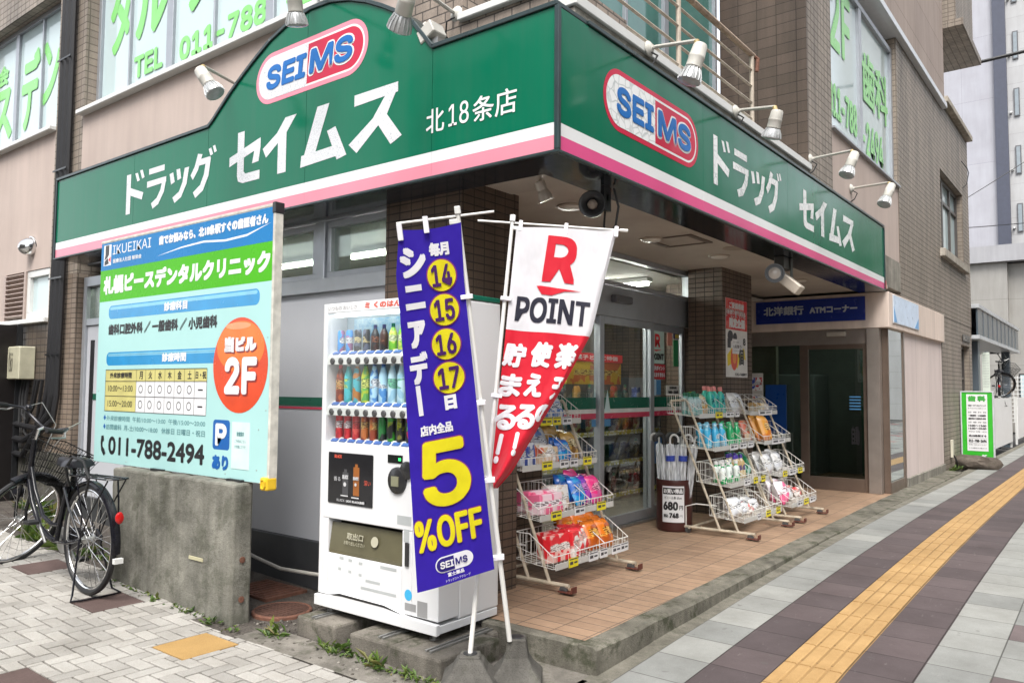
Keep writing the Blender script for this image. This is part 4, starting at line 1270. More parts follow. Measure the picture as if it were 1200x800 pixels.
# bank sign on the cream beam
m = MB(); m.box(-1.79, -.345, 7.54, 7.5605, 2.365, 2.675)
t = tag(m.build('bank_sign', P('navy_sign_face', (.012, .03, .22), .25), org=(-1.07, 7.55, 2.52)), 'long navy blue bank sign with pale writing over the dark ATM doors', 'sign')
tx = Text(LF(7.54, .002)); tx.put('北洋銀行', (-1.68, 2.475, -1.13, 2.60), .005, 'few'); tx.put('ATMコーナー', (-1.05, 2.48, -.44, 2.575), .005, 'few')
tx.build('lettering', P('grey_sign_print', (.42, .46, .50), .4), t)
# electricity meter box
t = thing('meter_box', 'cream meter box with scribbled face on the tiled wall over the bicycle', 'meter box', (-7.35, .27, 1.7))
m = MB(); m.box(-7.56, -7.14, .14, .311, 1.50, 1.86); m.build('casing', P('aged_cream_enamel', (.44, .42, .31), .5, 0, .15, 8), t, bevel=.012)
m = MB(); m.box(-7.52, -7.505, .13, .14, 1.62, 1.76); m.build('hinge', STEEL, t)
tx = Text(LF(.139)); tx.put('くらう', (-7.40, 1.58, -7.30, 1.80), .002, lines=.8, font=False); tx.build('scribble', P('faded_marker', (.14, .13, .10), .6), t)

# ------------------------------------------------------------------ concrete block wall and the clinic billboard on it
WALLM = concrete_mat('board_marked_concrete', (.205, .20, .175), 0.5, 0.35)
def block_wall():
    mb = MB()
    rnd = random.Random(5)
    nx, nz = 26, 12
    x0, x1, yf, yb, zt = -3.60, -2.045, -.505, -.365, .848
    def pt(i, k, y):
        x = x0 + (x1 - x0) * i / nx
        z = -.05 + (zt + .05) * k / nz
        return (x + rnd.uniform(-.003, .003), y + rnd.uniform(-.0035, .0035), z + (rnd.uniform(-.008, .004) if k == nz else 0) + gz(x) * (1 - k / nz))
    f = [[pt(i, k, yf) for i in range(nx + 1)] for k in range(nz + 1)]
    bk = [[pt(i, k, yb) for i in range(nx + 1)] for k in range(nz + 1)]
    vs = [p for r in f for p in r] + [p for r in bk for p in r]
    N = (nx + 1) * (nz + 1)
    fs = []
    for k in range(nz):
        for i in range(nx):
            a = k * (nx + 1) + i
            fs.append((a, a + 1, a + nx + 2, a + nx + 1))
            fs.append((N + a, N + a + nx + 1, N + a + nx + 2, N + a + 1))
        for i in (0, nx):
            a, c_ = k * (nx + 1) + i, (k + 1) * (nx + 1) + i
            fs.append((a, c_, N + c_, N + a))
    for i in range(nx):
        a = nz * (nx + 1) + i
        fs.append((a, a + 1, N + a + 1, N + a))
    mb.add(vs, fs)
    return mb
BW = tag(block_wall().build('concrete_block', WALLM, org=(-2.8, -.43, 0), bevel=.016, seg=2), 'stained thick concrete block wall carrying the mint clinic billboard', 'concrete block')
m = MB(); m.box(-2.52, -2.36, -.5125, -.506, .335, .355); m.build('yellow_residue', P('dry_yellow_glue', (.46, .43, .28), .8), BW)
m = MB()
for z in (.38, .14):
    m.lathe((-2.043, -.435, z), (1, 0, 0), [(0, .02), (.004, .02), (.0045, .012)], 10)
m.build('anchor_hole', RUST, BW)

BB = thing('clinic_billboard', 'mint and blue dental clinic billboard with opening hours table and red 2F ball', 'billboard', (-2.98, -.39, .86))
MINTB = vinyl_mat('mint_board_print', (.365, .60, .585), .3, .06, .12)
m = MB(); m.box(-4.12, -1.85, -.405, -.36, .853, 2.565); m.build('board', P('board_core_white', (.6, .6, .58), .5), BB)
m = MB(); m.box(-1.8495, -1.828, -.412, -.35, .83, 2.52); m.box(-4.125, -1.85, -.407, -.355, 2.5655, 2.585)
m.build('frame', P('weathered_white_frame', (.56, .54, .48), .55, 0, .28, 14), BB, bevel=.003)
m = MB(); m.box(-1.856, -1.824, -.416, -.345, 2.5205, 2.59); m.build('corner_cap', DARK, BB, bevel=.004)
m = MB(); m.box(-1.895, -1.825, -.43, -.35, .815, .895); m.box(-1.865, -1.83, -.437, -.4302, .83, .88); m.build('yellow_clamp', P('yellow_plastic', (.72, .46, .02), .4), BB, bevel=.012, seg=2)
m = MB()
for x in (-3.2, -2.25):
    m.box(x, x + .16, -.43, -.36, .842, .862)
m.build('foot_pad', DARK, BB)
BF = LF(-.4055, .0006)
def bp(name, mat, k, *polys):
    t = Text(BF); t.k = k
    for q in polys: t.poly(q)
    return t.build(name, mat, BB)
bp('mint_face', MINTB, 0, rect(-4.118, .855, -1.852, 2.10))
bp('blue_header', vinyl_mat('blue_header_print', (.010, .17, .42), .25, .06, .12), 0, rect(-4.118, 2.3485, -1.852, 2.563))
bp('green_band', vinyl_mat('lime_band_print', (.06, .38, .003), .25, .05, .12), 0, rect(-4.118, 2.1003, -1.852, 2.348))
LB = P('sky_blue_bar_print', (.02, .25, .52), .25)
LB2 = P('pale_bar_highlight', (.18, .48, .66), .25)
bp('heading_bar', LB, 2, pill(-3.96, 1.958, -1.975, 2.062, .045)); bp('heading_bar', LB, 2, pill(-3.97, 1.598, -2.30, 1.70, .045))
bp('bar_shine', LB2, 5, pill(-3.935, 2.028, -2.0, 2.052, .012)); bp('bar_shine', LB2, 5, pill(-3.945, 1.668, -2.45, 1.69, .012))
bp('floor_ball', P('red_orange_print', (.60, .055, .010), .25), 8, disc(-2.172, 1.582, .302, .306, 48))
bp('ball_shade', P('orange_print', (.72, .16, .02), .25), 11, disc(-2.172, 1.70, .262, .165, 40))
bp('ball_shine', P('pale_orange_print', (.7, .28, .13), .25), 13, disc(-2.20, 1.835, .14, .022, 24))
bp('ticket', P('ivory_cell_print', (.55, .50, .18), .35), 2, rect(-3.97, 1.25, -3.49, 1.565), rect(-3.489, 1.478, -2.545, 1.565))
bp('white_cell', WPRINT, 2, rect(-3.489, 1.25, -2.545, 1.477))
tl = Text(BF); tl.k = 6
xs_ = [-3.97, -3.49, -3.355, -3.22, -3.085, -2.955, -2.825, -2.695, -2.545]
for x in xs_: tl.poly(rect(x - .0018, 1.25, x + .0018, 1.565))
tl.k = 18
for z in (1.25, 1.365, 1.4775, 1.565): tl.poly(rect(-3.97, z - .0018, -2.545, z + .0018))
tl.build('table_rule', INK, BB)
bp('parking_plate', P('parking_blue_print', (.005, .10, .36), .3), 2, pill(-2.455, 1.035, -2.262, 1.228, .025))
bp('clinic_logo_plate', WPRINT, 3, rect(-4.075, 2.385, -3.955, 2.548))
bp('clinic_logo_mark', INK, 6, [(-4.05, 2.545), (-3.99, 2.545), (-3.99, 2.47), (-4.02, 2.445), (-4.065, 2.43), (-4.05, 2.47)], [(-4.06, 2.42), (-4.01, 2.445), (-3.99, 2.40), (-4.06, 2.388)])
bp('clinic_logo_dot', REDP, 9, [(-3.962, 2.455), (-3.962, 2.405), (-4.0, 2.43)])
bp('swash', P('lilac_white_print', (.72, .74, .84), .3), 3, [(-3.26, 2.385), (-2.92, 2.412), (-2.64, 2.420), (-2.38, 2.400), (-2.13, 2.408), (-1.87, 2.468), (-2.13, 2.422), (-2.38, 2.414), (-2.64, 2.434), (-2.92, 2.422)])
tw = Text(BF); tw.k = 4
tw.put('IKUEIKAI', (-3.93, 2.462, -3.345, 2.535)); tw.put('医療法人社団 郁栄会', (-3.92, 2.395, -3.48, 2.428), .0008, 'few')
tw.put('歯でお悩みなら、北18条駅すぐの歯医者さん', (-3.23, 2.462, -1.905, 2.532), .004, 'few')
tw.k = 4; tw.put('札幌ピースデンタルクリニック', (-4.06, 2.155, -1.875, 2.30), .0085, 'square')
tw.k = 8; tw.put('診療科目', (-3.128, 1.978, -2.818, 2.042), .003, 'few'); tw.k = 8; tw.put('診療時間', (-3.133, 1.616, -2.813, 1.68), .003, 'few')
tw.k = 24; tw.put('当ビル', (-2.345, 1.665, -1.995, 1.765), .009, 'square'); tw.k = 24; tw.put('2F', (-2.335, 1.395, -1.98, 1.635), .016)
tw.k = 8; tw.put('P', (-2.425, 1.06, -2.295, 1.205), .011)
tw.build('white_lettering', WPRINT, BB)
ts = Text(BF); ts.k = 15
ts.put('当ビル', (-2.335, 1.655, -1.985, 1.755), .009, 'square'); ts.k = 15; ts.put('2F', (-2.325, 1.385, -1.97, 1.625), .016)
ts.build('letter_shadow', P('maroon_print', (.22, .02, .02), .3), BB)
tk = Text(BF); tk.k = 4
tk.put('歯科口腔外科 ／ 一般歯科 ／ 小児歯科', (-3.955, 1.832, -2.44, 1.918), .005, 'few')
tk.put('外来診療時間', (-3.90, 1.50, -3.56, 1.545), .0015, 'few'); tk.put('10:00〜13:00', (-3.92, 1.40, -3.54, 1.445), font=False); tk.put('15:00〜20:00', (-3.92, 1.285, -3.54, 1.33), font=False)
for i, ch in enumerate('月火水木金土'):
    cx_ = (xs_[i + 1] + xs_[i + 2]) / 2
    tk.k = 6; tk.put(ch, (cx_ - .026, 1.493, cx_ + .026, 1.55), .0015, 'few')
    for z in (1.42, 1.307):
        tk.k = 6; tk.put('○', (cx_ - .03, z - .03, cx_ + .03, z + .03), font=False)
tk.k = 6; tk.put('日・祝', (-2.685, 1.495, -2.555, 1.545), .0015, 'few')
for z in (1.42, 1.307): tk.poly(rect(-2.65, z - .005, -2.59, z + .005))
tk.k = 4; tk.put('011-788-2494', (-3.885, .92, -2.55, 1.058), .006, font=False)
tk.poly([(-4.0, 1.055), (-3.965, 1.06), (-3.955, 1.02), (-3.978, 1.01), (-3.975, .975), (-3.945, .955), (-3.925, .925), (-3.955, .905), (-3.995, .945), (-4.008, 1.0)])
tk.build('black_lettering', INK, BB)
tg = Text(BF); tg.k = 4
TEAL = P('teal_grey_print', (.10, .25, .27), .4)
tg.put('外来診療時間  午前/10:00〜13:00  午後/15:00〜20:00', (-3.93, 1.175, -2.55, 1.215), .0006, 'few'); tg.put('訪問歯科  月-土/10:00〜18:00   休診日 日曜日・祝日', (-3.93, 1.108, -2.55, 1.15), .0006, 'few')
tg.build('small_lettering', TEAL, BB)
tb_ = Text(BF); tb_.k = 4
for (x, z) in ((-3.96, 1.197), (-3.96, 1.13)): tb_.poly([(x, z - .022), (x + .02, z), (x, z + .022), (x - .02, z)])
tb_.put('あり', (-2.455, .905, -2.268, 1.0), .008, 'round')
tb_.build('blue_lettering', MC['parking_blue_print'], BB)
m = MB(); m.box(-2.235, -2.04, -.4085, -.4062, .925, 1.22); stq = m.build('sticker', P('pale_plastic_sleeve', (.60, .76, .74), .2), BB)
tq = Text(LF(-.4085, .0005)); tq.put('診療案内', (-2.18, 1.13, -2.10, 1.16), .0006, 'few'); tq.put('ご予約はこちら', (-2.20, 1.09, -2.08, 1.11)); tq.put('お気軽にどうぞ', (-2.20, 1.055, -2.08, 1.075)); tq.build('sticker_print', TEAL, stq)
m = MB()
for (x, z) in ((-1.95, 1.18), (-1.96, .93), (-1.88, 1.30), (-4.08, 1.40), (-2.30, .885), (-3.6, .88), (-1.88, 1.75), (-2.5, 1.92)):
    m.lathe((x, -.4062, z), (0, -1, 0), [(0, .005), (.002, .004), (.0025, .001)], 8)
m.build('screw', STEEL, BB)

# ------------------------------------------------------------------ vending machine on concrete blocks
VM = thing('vending_machine', 'white drinks vending machine standing on concrete blocks behind the blue flag', 'vending machine', (-1.11, .05, .136))
VW = P('vending_white_enamel', (.67, .675, .68), .34, 0, .012, 3)
vx0, vx1, vy0, vy1 = -1.605, -.612, -.2, .31
m = MB()
m.box(vx0, vx1, -.035, vy1, .19, 1.945)                            # carcass
m.build('cabinet', VW, VM, bevel=.012, seg=2)
m = MB()
m.box(vx0, vx0 + .035, vy0, -.0355, .21, 1.955); m.box(vx1 - .20, vx1, vy0, -.0355, .21, 1.955)
m.box(vx0 + .0355, vx1 - .2005, vy0, -.0355, 1.895, 1.955); m.box(vx0 + .0355, vx1 - .2005, vy0, -.0355, .662, 1.113)
m.box(vx0 + .0355, -1.5205, vy0, -.0355, .21, .6615); m.box(-.8895, vx1 - .2005, vy0, -.0355, .21, .6615); m.box(-1.52, -.89, vy0, -.0355, .21, .460)
m.build('door', VW, VM, bevel=.005, seg=2)
m = MB(); m.prism([(vx0 - .008, .143), (vx1 + .008, .143), (vx1 + .008, .20), (-.84, .205), (-1.0, .232), (-1.40, .236), (-1.5, .208), (vx0 - .008, .205)], (0, -.222, 0), (1, 0, 0), (0, 0, 1), (0, .03, 0)); m.box(vx0, vx1, -.19, vy1 - .01, .145, .189)
m.build('kick_plate', VW, VM, bevel=.003)
m = MB(); m.prism([(-.85, .212), (-1.0, .238), (-1.38, .242), (-1.47, .222), (-1.36, .228), (-1.0, .226)], (0, -.2235, 0), (1, 0, 0), (0, 0, 1), (0, .001, 0)); m.build('kick_slot', DARK, VM)
m = MB(); m.box(vx0 + .036, vx1 - .201, -.042, -.0357, 1.114, 1.894); m.build('display_back', P('pale_grey_display', (.50, .60, .65), .4), VM)
g = G('blue_water_print'); o_ = g.obj(); c = g.mix(g.ramp(g.noise(g.n('Mapping', None, Vector=o_, Scale=(1, 1, 1.4)).outputs[0], 9.0, 6, .7), [(.38, (0, 0, 0)), (.62, (1, 1, 1))]), (.10, .40, .66), (.62, .78, .82)); g.bsdf(Base_Color=c, Roughness=.3)
m = MB(); m.box(-1.50, vx1 - .205, -.0455, -.0425, 1.755, 1.87); m.build('display_poster', g.m, VM)
m = MB(); m.tube([(-1.55, -.15, 1.882), (-.84, -.15, 1.882)], .009, 8); m.build('display_fill_light', emit('display_fill_glow', (.95, 1, 1), 2.2), VM)  # glowing strip added to brighten the display, no lamp is visible in it
SHB = P('blue_shelf_card', (.06, .14, .40), .4)
for z in (1.655, 1.348, 1.128):
    m = MB(); m.obox((-1.19, -.155, z - .012), (.38, 0, 0), (0, .028, .02), (0, -.004, .006)); m.box(-1.57, -.82, -.13, -.0425, z - .03, z - .02); m.box(-1.57, -.82, -.188, -.13, z - .072, z - .028)
    sh = m.build('display_shelf', WHITE2, VM)
    m = MB()
    for k in range(10):
        x = -1.545 + k * .0765
        m.obox((x + .02, -.160, z - .003), (.026, 0, 0), (0, .010, .007), (0, -.003, .004))
    m.build('price_card', SHB, sh)
    m = MB()
    for k in range(10):
        x = -1.545 + k * .0765
        m.lathe((x + .02, -.186, z - .051), (0, -1, 0), [(0, .020), (.008, .020), (.012, .014)], 14)
    m.build('select_button', P('dark_steel_button', (.12, .12, .12), .25, .6), sh)
def can(x, z, r, h, mat, capm=None, kind='can'):
    mb = MB(); y = -.125
    if kind == 'can':
        mb.lathe((x, y, z), (0, 0, 1), [(0, r * .82), (.006, r), (h - .012, r), (h - .003, r * .84), (h, r * .8)], 14)
        mb.build('sample_can', mat, VM, smooth=True)
    else:
        mb.lathe((x, y, z), (0, 0, 1), [(0, r * .85), (.006, r), (h * .60, r), (h * .66, r * .93), (h * .84, r * .45), (h * .86, r * .42)], 14)
        o = mb.build('sample_bottle', mat, VM, smooth=True)
        mb = MB(); mb.lathe((x, y, z), (0, 0, 1), [(h * .861, r * .44), (h, r * .44), (h + .001, r * .3)], 12); mb.build('cap', capm or WHITE2, o, smooth=True)
X0 = -1.525
BLUE_, BLK, GRN_ = (.04, .22, .62), (.02, .02, .022), (.16, .48, .04)
row1 = [(pack_mat((.05, .30, .72), (.30, .12, .28), (.75, .80, .82)), 'can', .172)] * 2 + [(pack_mat((.02, .02, .025), (.10, .12, .18), (.62, .52, .25)), 'can', .172)] * 2 + \
       [(pack_mat((.07, .035, .03), (.03, .03, .035), (.30, .12, .07)), 'bottle', .20)] * 2 + [(pack_mat((.20, .55, .06), (.62, .72, .15), (.70, .78, .55)), 'bottle', .205)] * 3
for k, (mm, kd, h) in enumerate(row1):
    can(X0 + k * .0765, 1.66, .0225 if kd == 'can' else .0255, h * .78, mm, MC['navy_notice'] if k < 6 else GRN, kd)
row2 = [(pack_mat((.45, .10, .03), (.22, .05, .03), (.65, .40, .15)), REDP), (pack_mat((.05, .42, .42), (.10, .55, .62), (.55, .72, .12)), WPRINT), (pack_mat((.08, .42, .50), (.50, .20, .05), (.10, .55, .65)), WPRINT), (pack_mat((.50, .58, .05), (.15, .45, .10), (.72, .74, .20)), GRN),
        (pack_mat((.45, .70, .85), (.10, .30, .65), (.78, .80, .82)), SHB), (pack_mat((.45, .70, .85), (.10, .30, .65), (.78, .80, .82)), SHB), (pack_mat((.55, .76, .84), (.35, .60, .75), (.20, .55, .35)), WPRINT), (pack_mat((.55, .76, .84), (.35, .60, .75), (.20, .55, .35)), WPRINT), (pack_mat((.02, .03, .02), (.10, .35, .05), (.05, .10, .05)), INK)]
for k, (mm, cm) in enumerate(row2):
    can(X0 + k * .0765, 1.353, .0275, .255 if k != 0 else .24, mm, cm, 'bottle')
row3 = [pack_mat((.66, .02, .03), (.40, .01, .02), (.75, .70, .70))] * 2 + [pack_mat((.55, .02, .025), (.70, .10, .08), (.60, .05, .05))] + [pack_mat((.55, .16, .04), (.30, .05, .02), (.70, .45, .15))] * 2 + \
       [pack_mat((.03, .20, .05), (.02, .02, .02), (.05, .30, .06)), pack_mat((.015, .015, .015), (.05, .30, .03), (.42, .50, .03)), pack_mat((.015, .015, .015), (.20, .18, .03), (.42, .50, .03)), pack_mat((.40, .02, .05), (.02, .02, .02), (.10, .35, .05))]
for k, mm in enumerate(row3):
    can(X0 + k * .0765, 1.133, .0245, .165 if k < 5 else .175, mm, None, 'can')
m = MB(); m.box(vx0 + .03, vx1 - .195, vy0 + .008, vy0 + .011, 1.108, 1.90); m.build('display_window', glass('clear_display_glass', (.98, .99, .99), .0, k=.12), VM)
VF = LF(vy0, .0008)
tv = Text(VF); tv.put('ミ くのはん', (-1.23, 1.908, -.93, 1.945), .002, 'few'); tv.build('red_lettering', P('red_marker', (.66, .10, .06), .5), VM)
tv = Text(VF); tv.put('いつもの おいしさ', (-1.56, 1.912, -1.30, 1.936)); tv.build('grey_lettering', P('grey_print', (.25, .25, .26), .5), VM)
m = MB(); m.box(-1.524, -1.131, vy0 - .006, vy0 - .0005, .757, 1.058); ap = m.build('advert_panel', P('black_gloss_panel', (.012, .012, .014), .12), VM, bevel=.004)
AF = LF(vy0 - .006, .0006)
for (x, mm, hh) in ((-1.365, P('black_can_print', (.06, .06, .065), .3), .13), (-1.27, P('amber_bottle_print', (.30, .10, .02), .3), .165)):
    ta_ = Text(AF); ta_.poly(rect(x - .026, .815, x + .026, .815 + hh)); ta_.poly(rect(x - .012, .815 + hh, x + .012, .815 + hh + .018)); ta_.build('drink_picture', mm, ap)
ta_ = Text(AF); ta_.k = 5; ta_.put('BLACK', (-1.391, .905, -1.339, .93), .002); ta_.put('BLACK', (-1.294, .905, -1.246, .925), .002); ta_.poly(disc(-1.365, .875, .013)); ta_.poly(disc(-1.27, .88, .010)); ta_.poly(rect(-1.40, .805, -1.335, .812)); ta_.poly(rect(-1.305, .80, -1.24, .807))
ta_.put('UCC BLACK無糖', (-1.35, .772, -1.19, .788), .001, 'few'); ta_.put('香る', (-1.47, .89, -1.41, .915)); ta_.put('BLACK', (-1.44, .772, -1.37, .786)); ta_.build('white_lettering', P('pale_grey_print', (.55, .55, .56), .4), ap)
ta_ = Text(AF); ta_.put('BLACK', (-1.465, 1.025, -1.40, 1.045), .001); ta_.put('深い', (-1.20, .88, -1.145, .91)); ta_.build('red_lettering', MC['red_marker'], ap)
m = MB(); m.box(-1.519, -.893, -.199, -.198, .44, .45); m.box(-1.52, -.89, -.10, -.0357, .4605, .6615); m.v = m.v[8:]; m.f = [tuple(i - 8 for i in f) for f in m.f[6:]]; m.mi = m.mi[6:]
m.build('delivery_box', P('olive_black_plastic', (.03, .028, .02), .4), VM)
m = MB(); m.obox((-1.205, -.178, .553), (.312, 0, 0), (0, .012, .085), (0, -.003, .002)); m.box(-1.51, -.90, -.196, -.18, .461, .478)
fl = m.build('delivery_flap', P('smoky_olive_flap', (.115, .105, .062), .16, 0, .25, 3), VM)
tf = Text(frame((0, -.188, .553), (1, 0, 0), (0, .14, .99), (0, -.99, .14), .004)); tf.put('取出口', (-1.36, .0, -1.22, .04), .001); tf.put('お取り出しください', (-1.38, -.03, -1.20, -.008)); tf.poly(disc(-1.12, .012, .030)); tf.build('flap_print', P('faint_ivory_print', (.42, .40, .30), .5), fl)
m = MB(); m.box(-1.011, -.894, vy0 - .004, vy0 - .0005, 1.025, 1.07); dp = m.build('price_display', P('display_black', (.008, .01, .009), .15), VM)
tv = Text(LF(vy0 - .004, .0005)); tv.poly(rect(-.925, 1.04, -.905, 1.055)); tv.build('green_digit', emit('green_led', (.02, .5, .08), 1.2), dp)
m = MB(); m.lathe((-.93, vy0 - .0005, .93), (0, -1, 0), [(0, .072), (.012, .070), (.02, .058), (.024, .02)], 28); m.v = [(x, y, .93 + (z - .93) * 1.05) for x, y, z in m.v]
cr = m.build('card_reader', P('black_reader', (.02, .02, .021), .25), VM, smooth=True)
m = MB(); m.box(-.955, -.90, vy0 - .030, vy0 - .022, .90, .955); m.build('reader_screen', P('olive_screen', (.20, .20, .13), .2), cr)
m = MB(); m.lathe((-.855, vy0 - .0005, .99), (0, -1, 0), [(0, .05), (.012, .05), (.018, .03)], 22); m.build('coin_slot', MC['black_reader'], VM, smooth=True)
m = MB(); m.box(-.86, -.83, vy0 - .012, vy0 - .0005, .47, .60); m.build('coin_return', MC['black_reader'], VM, bevel=.004)
STK = P('grey_label_print', (.40, .42, .42), .4)
for q in ((-.93, .69, -.82, .74), (-.875, .60, -.835, .67), (-1.41, .435, -1.375, .449), (-1.33, .43, -1.30, .445), (-1.24, .425, -1.21, .44), (-1.42, .37, -1.395, .385), (-1.33, .365, -1.305, .38), (-1.24, .36, -1.215, .375), (-1.18, .335, -1.06, .35), (-1.06, .428, -.93, .4445), (-1.22, .29, -.93, .305)):
    m = MB(); m.box(q[0], q[2], vy0 - .0012, vy0 - .0004, q[1], q[3]); m.build('label', STK, VM)
m = MB(); m.prism(disc(-.835, .318, .028, .03), (0, vy0 - .0004, 0), (1, 0, 0), (0, 0, 1), (0, -.001, 0)); m.build('round_sticker', P('cyan_sticker', (.04, .38, .66), .3), VM)
m = MB(); m.box(-.86, -.775, vy0 - .0012, vy0 - .0004, .235, .275); m.box(-.765, -.69, vy0 - .0012, vy0 - .0004, .215, .30); m.build('label', P('grey_black_label', (.28, .28, .28), .4), VM)
m = MB(); m.box(-.8, -.61, -.03, .30, 1.9455, 1.975); m.build('green_top_strip', GRN, VM, bevel=.004)
m = MB(); m.lathe((-.98, .10, 1.944), (0, 0, 1), [(0, .06), (.06, .058), (.095, .045), (.115, .02), (.118, .004)], 20); m.build('white_knob', WHITE2, VM, smooth=True)
for x in (vx0 + .07, vx1 - .07):
    for y in (-.15, .25):
        m = MB(); m.lathe((x, y, .10), (0, 0, 1), [(0, .028), (.008, .028), (.009, .013), (.055, .013)], 12); m.build('levelling_foot', STEEL, VM, smooth=True)
CBLK = concrete_mat('mossy_block_concrete', (.17, .155, .135), .4, .7)
def cblock(label, x0, x1, y0, y1, h=.10, rz=0.0):
    mb = MB(); c = ((x0 + x1) / 2, (y0 + y1) / 2, 0)
    mb.box(x0, x1, y0, y1, -.03, h)
    o = mb.build('concrete_paving_block', CBLK, org=c, bevel=.014, seg=2)
    o.rotation_euler = (0, 0, rz)
    return tag(o, label, 'concrete block', 'concrete blocks under the vending machine')
cblock('mossy concrete block under the vending machine corner beside the manhole', -1.62, -1.27, -.34, .02, .1, -.03)
cblock('dark concrete block in the middle under the vending machine', -1.13, -.81, -.36, .02, .1, .02)
cblock('concrete block with a steel rail beneath the vending machine corner nearest the flags', -.80, -.43, -.37, .10, .1, -.02)
cblock('flat concrete block beneath the rear edge of the vending machine by the tiled porch', -.80, -.5, .115, .40, .1, .0)
for (x, lb) in ((-1.50, 'short steel channel on the concrete block by the manhole'), (-.93, 'steel channel on the middle concrete block'), (-.58, 'steel channel under the machine foot by the flags')):
    mb = MB(); mb.box(x, x + .014, -.33, .30, .1005, .1115); mb.box(x + .03, x + .044, -.33, .30, .1005, .1115)
    tag(mb.build('steel_channel', STEEL, org=(x + .02, 0, .1)), lb, 'steel channel', 'steel channels under the vending machine')
# manholes, hose
def manhole(label, x, y, r):
    t = thing('manhole_cover', label, 'manhole cover', (x, y, 0), 'rusty iron covers by the wall')
    m = MB(); m.lathe((x, y, -.012), (0, 0, 1), [(0, r), (.018, r), (.024, r * .97), (.0245, r * .90), (.020, r * .89)], 36); m.build('rim', RUST, t, smooth=True)
    m = MB(); m.lathe((x, y, -.011), (0, 0, 1), [(0, r * .885), (.021, r * .885)], 36)
    for a in range(-5, 6):
        h = math.sqrt(max(0, (r * .8) ** 2 - (a * r * .15) ** 2))
        m.box(x - h, x + h, y + a * r * .15 - .006, y + a * r * .15 + .006, .0101, .0135)
    m.build('lid', P('brown_cast_iron', (.085, .042, .03), .75, .2, .35, 30), t)
    return t
manhole('round rusty manhole cover lying in the soil between block wall and vending machine', -2.06, -.12, .19)
t = thing('iron_grate', 'square rusty iron plate in the soil behind the round manhole cover', 'iron plate', (-2.55, .13, 0))
m = MB(); m.box(-2.80, -2.32, -.06, .28, -.01, .018)
for i in range(8):
    m.box(-2.77 + .055 * i, -2.745 + .055 * i, -.04, .26, .0182, .0225)
m.build('plate', RUST, t)
m = MB(); m.tube([(-3.2, .22, .24), (-2.82, .20, .185), (-2.5, .18, .155), (-2.2, .19, .165), (-1.8, .21, .18), (-1.5, .25, .14)], .013, 8)
tag(m.build('hose', P('grey_hose', (.42, .40, .36), .5), org=(-2.3, .2, .15), smooth=True), 'pale grey hose drooping along the foot of the grey wall', 'hose')

# ------------------------------------------------------------------ flags on leaning poles
FP = {'b': ((-.0935, -.6637, 2.2623), (.7955, .5937, .1210), (.0022, -.2026, .9793), (.6059, -.7788, -.1625), 2.0651),
      'w': ((-.198, -.1159, 2.3331), (.7918, .6046, -.0865), (.018, .1184, .9928), (.6105, -.7877, .0828), 2.1737)}
def fplane(k):
    o, r, d, n, L = FP[k]
    o, r, d, n = Vector(o), Vector(r), Vector(d), Vector(n)
    if k == 'b':
        return (lambda u, v, l=0.0: o + r * (u * (1 - .017 * v)) - d * (v * (1 - .0175 * v) if v < 1.9 else v - .0632) + n * l), L + .0632
    return (lambda u, v, l=0.0: o + r * u - d * v + n * l), L
POLE = P('white_flag_pole', (.64, .63, .60), .35, 0, .05, 10)
CLIPM = P('white_cloth_loop', (.74, .72, .76), .6)
def cloth(name, col, k=None, rough=.62):
    g = G(name); o = g.obj()
    w = g.n('TexWave', None, Vector=o, Scale=380.0)
    c = g.mix(g.noise(o, 5, 4), tuple(x * .9 for x in col), tuple(min(1, x * 1.06) for x in col))
    d = g.n('BsdfPrincipled', None, Base_Color=c, Roughness=rough)
    d.inputs['Sheen Weight'].default_value = .15
    d.inputs['Specular IOR Level'].default_value = .25
    wr = g.noise(g.n('Mapping', None, Vector=o, Scale=(1, 1, .5)).outputs[0], 6, 3, .5)
    g.put(d.inputs['Normal'], g.bump(wr, .8, .03))
    tr = g.n('BsdfTranslucent', None, Color=col)
    mx = g.n('MixShader', None, i0=.18, i1=d.outputs[0], i2=tr.outputs[0])
    g.nt.links.new(mx.outputs[0], g.out.inputs[0])
    return g.m
def flag_base(label, cx, cy, top_z, rot, sz=.22):
    t = thing('flag_base', label, 'flag base', (cx, cy, 0), 'concrete flag bases')
    M = concrete_mat('grey_flag_base_concrete', (.105, .10, .092), .3, .35) if 'fb' not in MC else MC['fb']
    MC['fb'] = M
    mb = MB(); prof = [(0, sz), (.055, sz), (.075, sz * .86), (.11, sz * .62), (.15, sz * .46), (top_z - .02, sz * .37), (top_z, sz * .36)]
    vs = []
    for z, r in prof:
        for a in range(4):
            an = rot + PI / 4 + a * PI / 2
            vs.append((cx + r * 1.25 * math.cos(an), cy + r * 1.25 * math.sin(an), z))
    fs = [(i * 4 + a, i * 4 + (a + 1) % 4, (i + 1) * 4 + (a + 1) % 4, (i + 1) * 4 + a) for i in range(len(prof) - 1) for a in range(4)]
    fs += [(3, 2, 1, 0), tuple((len(prof) - 1) * 4 + a for a in range(4))]
    mb.add(vs, fs)
    mb.build('block', M, t, bevel=.007)
    m = MB(); m.lathe((cx, cy, top_z - .001), (0, 0, 1), [(0, .035), (.004, .034), (.005, .018)], 14); m.build('socket', DARK, t)
    return t
flag_base('concrete flag base holding the pole of the white point flag, in front', -.237, -.373, .175, .65, .155)
flag_base('concrete flag base holding the pole of the blue flag, against the kerb', -.098, -.245+.06, .235, .60, .14)
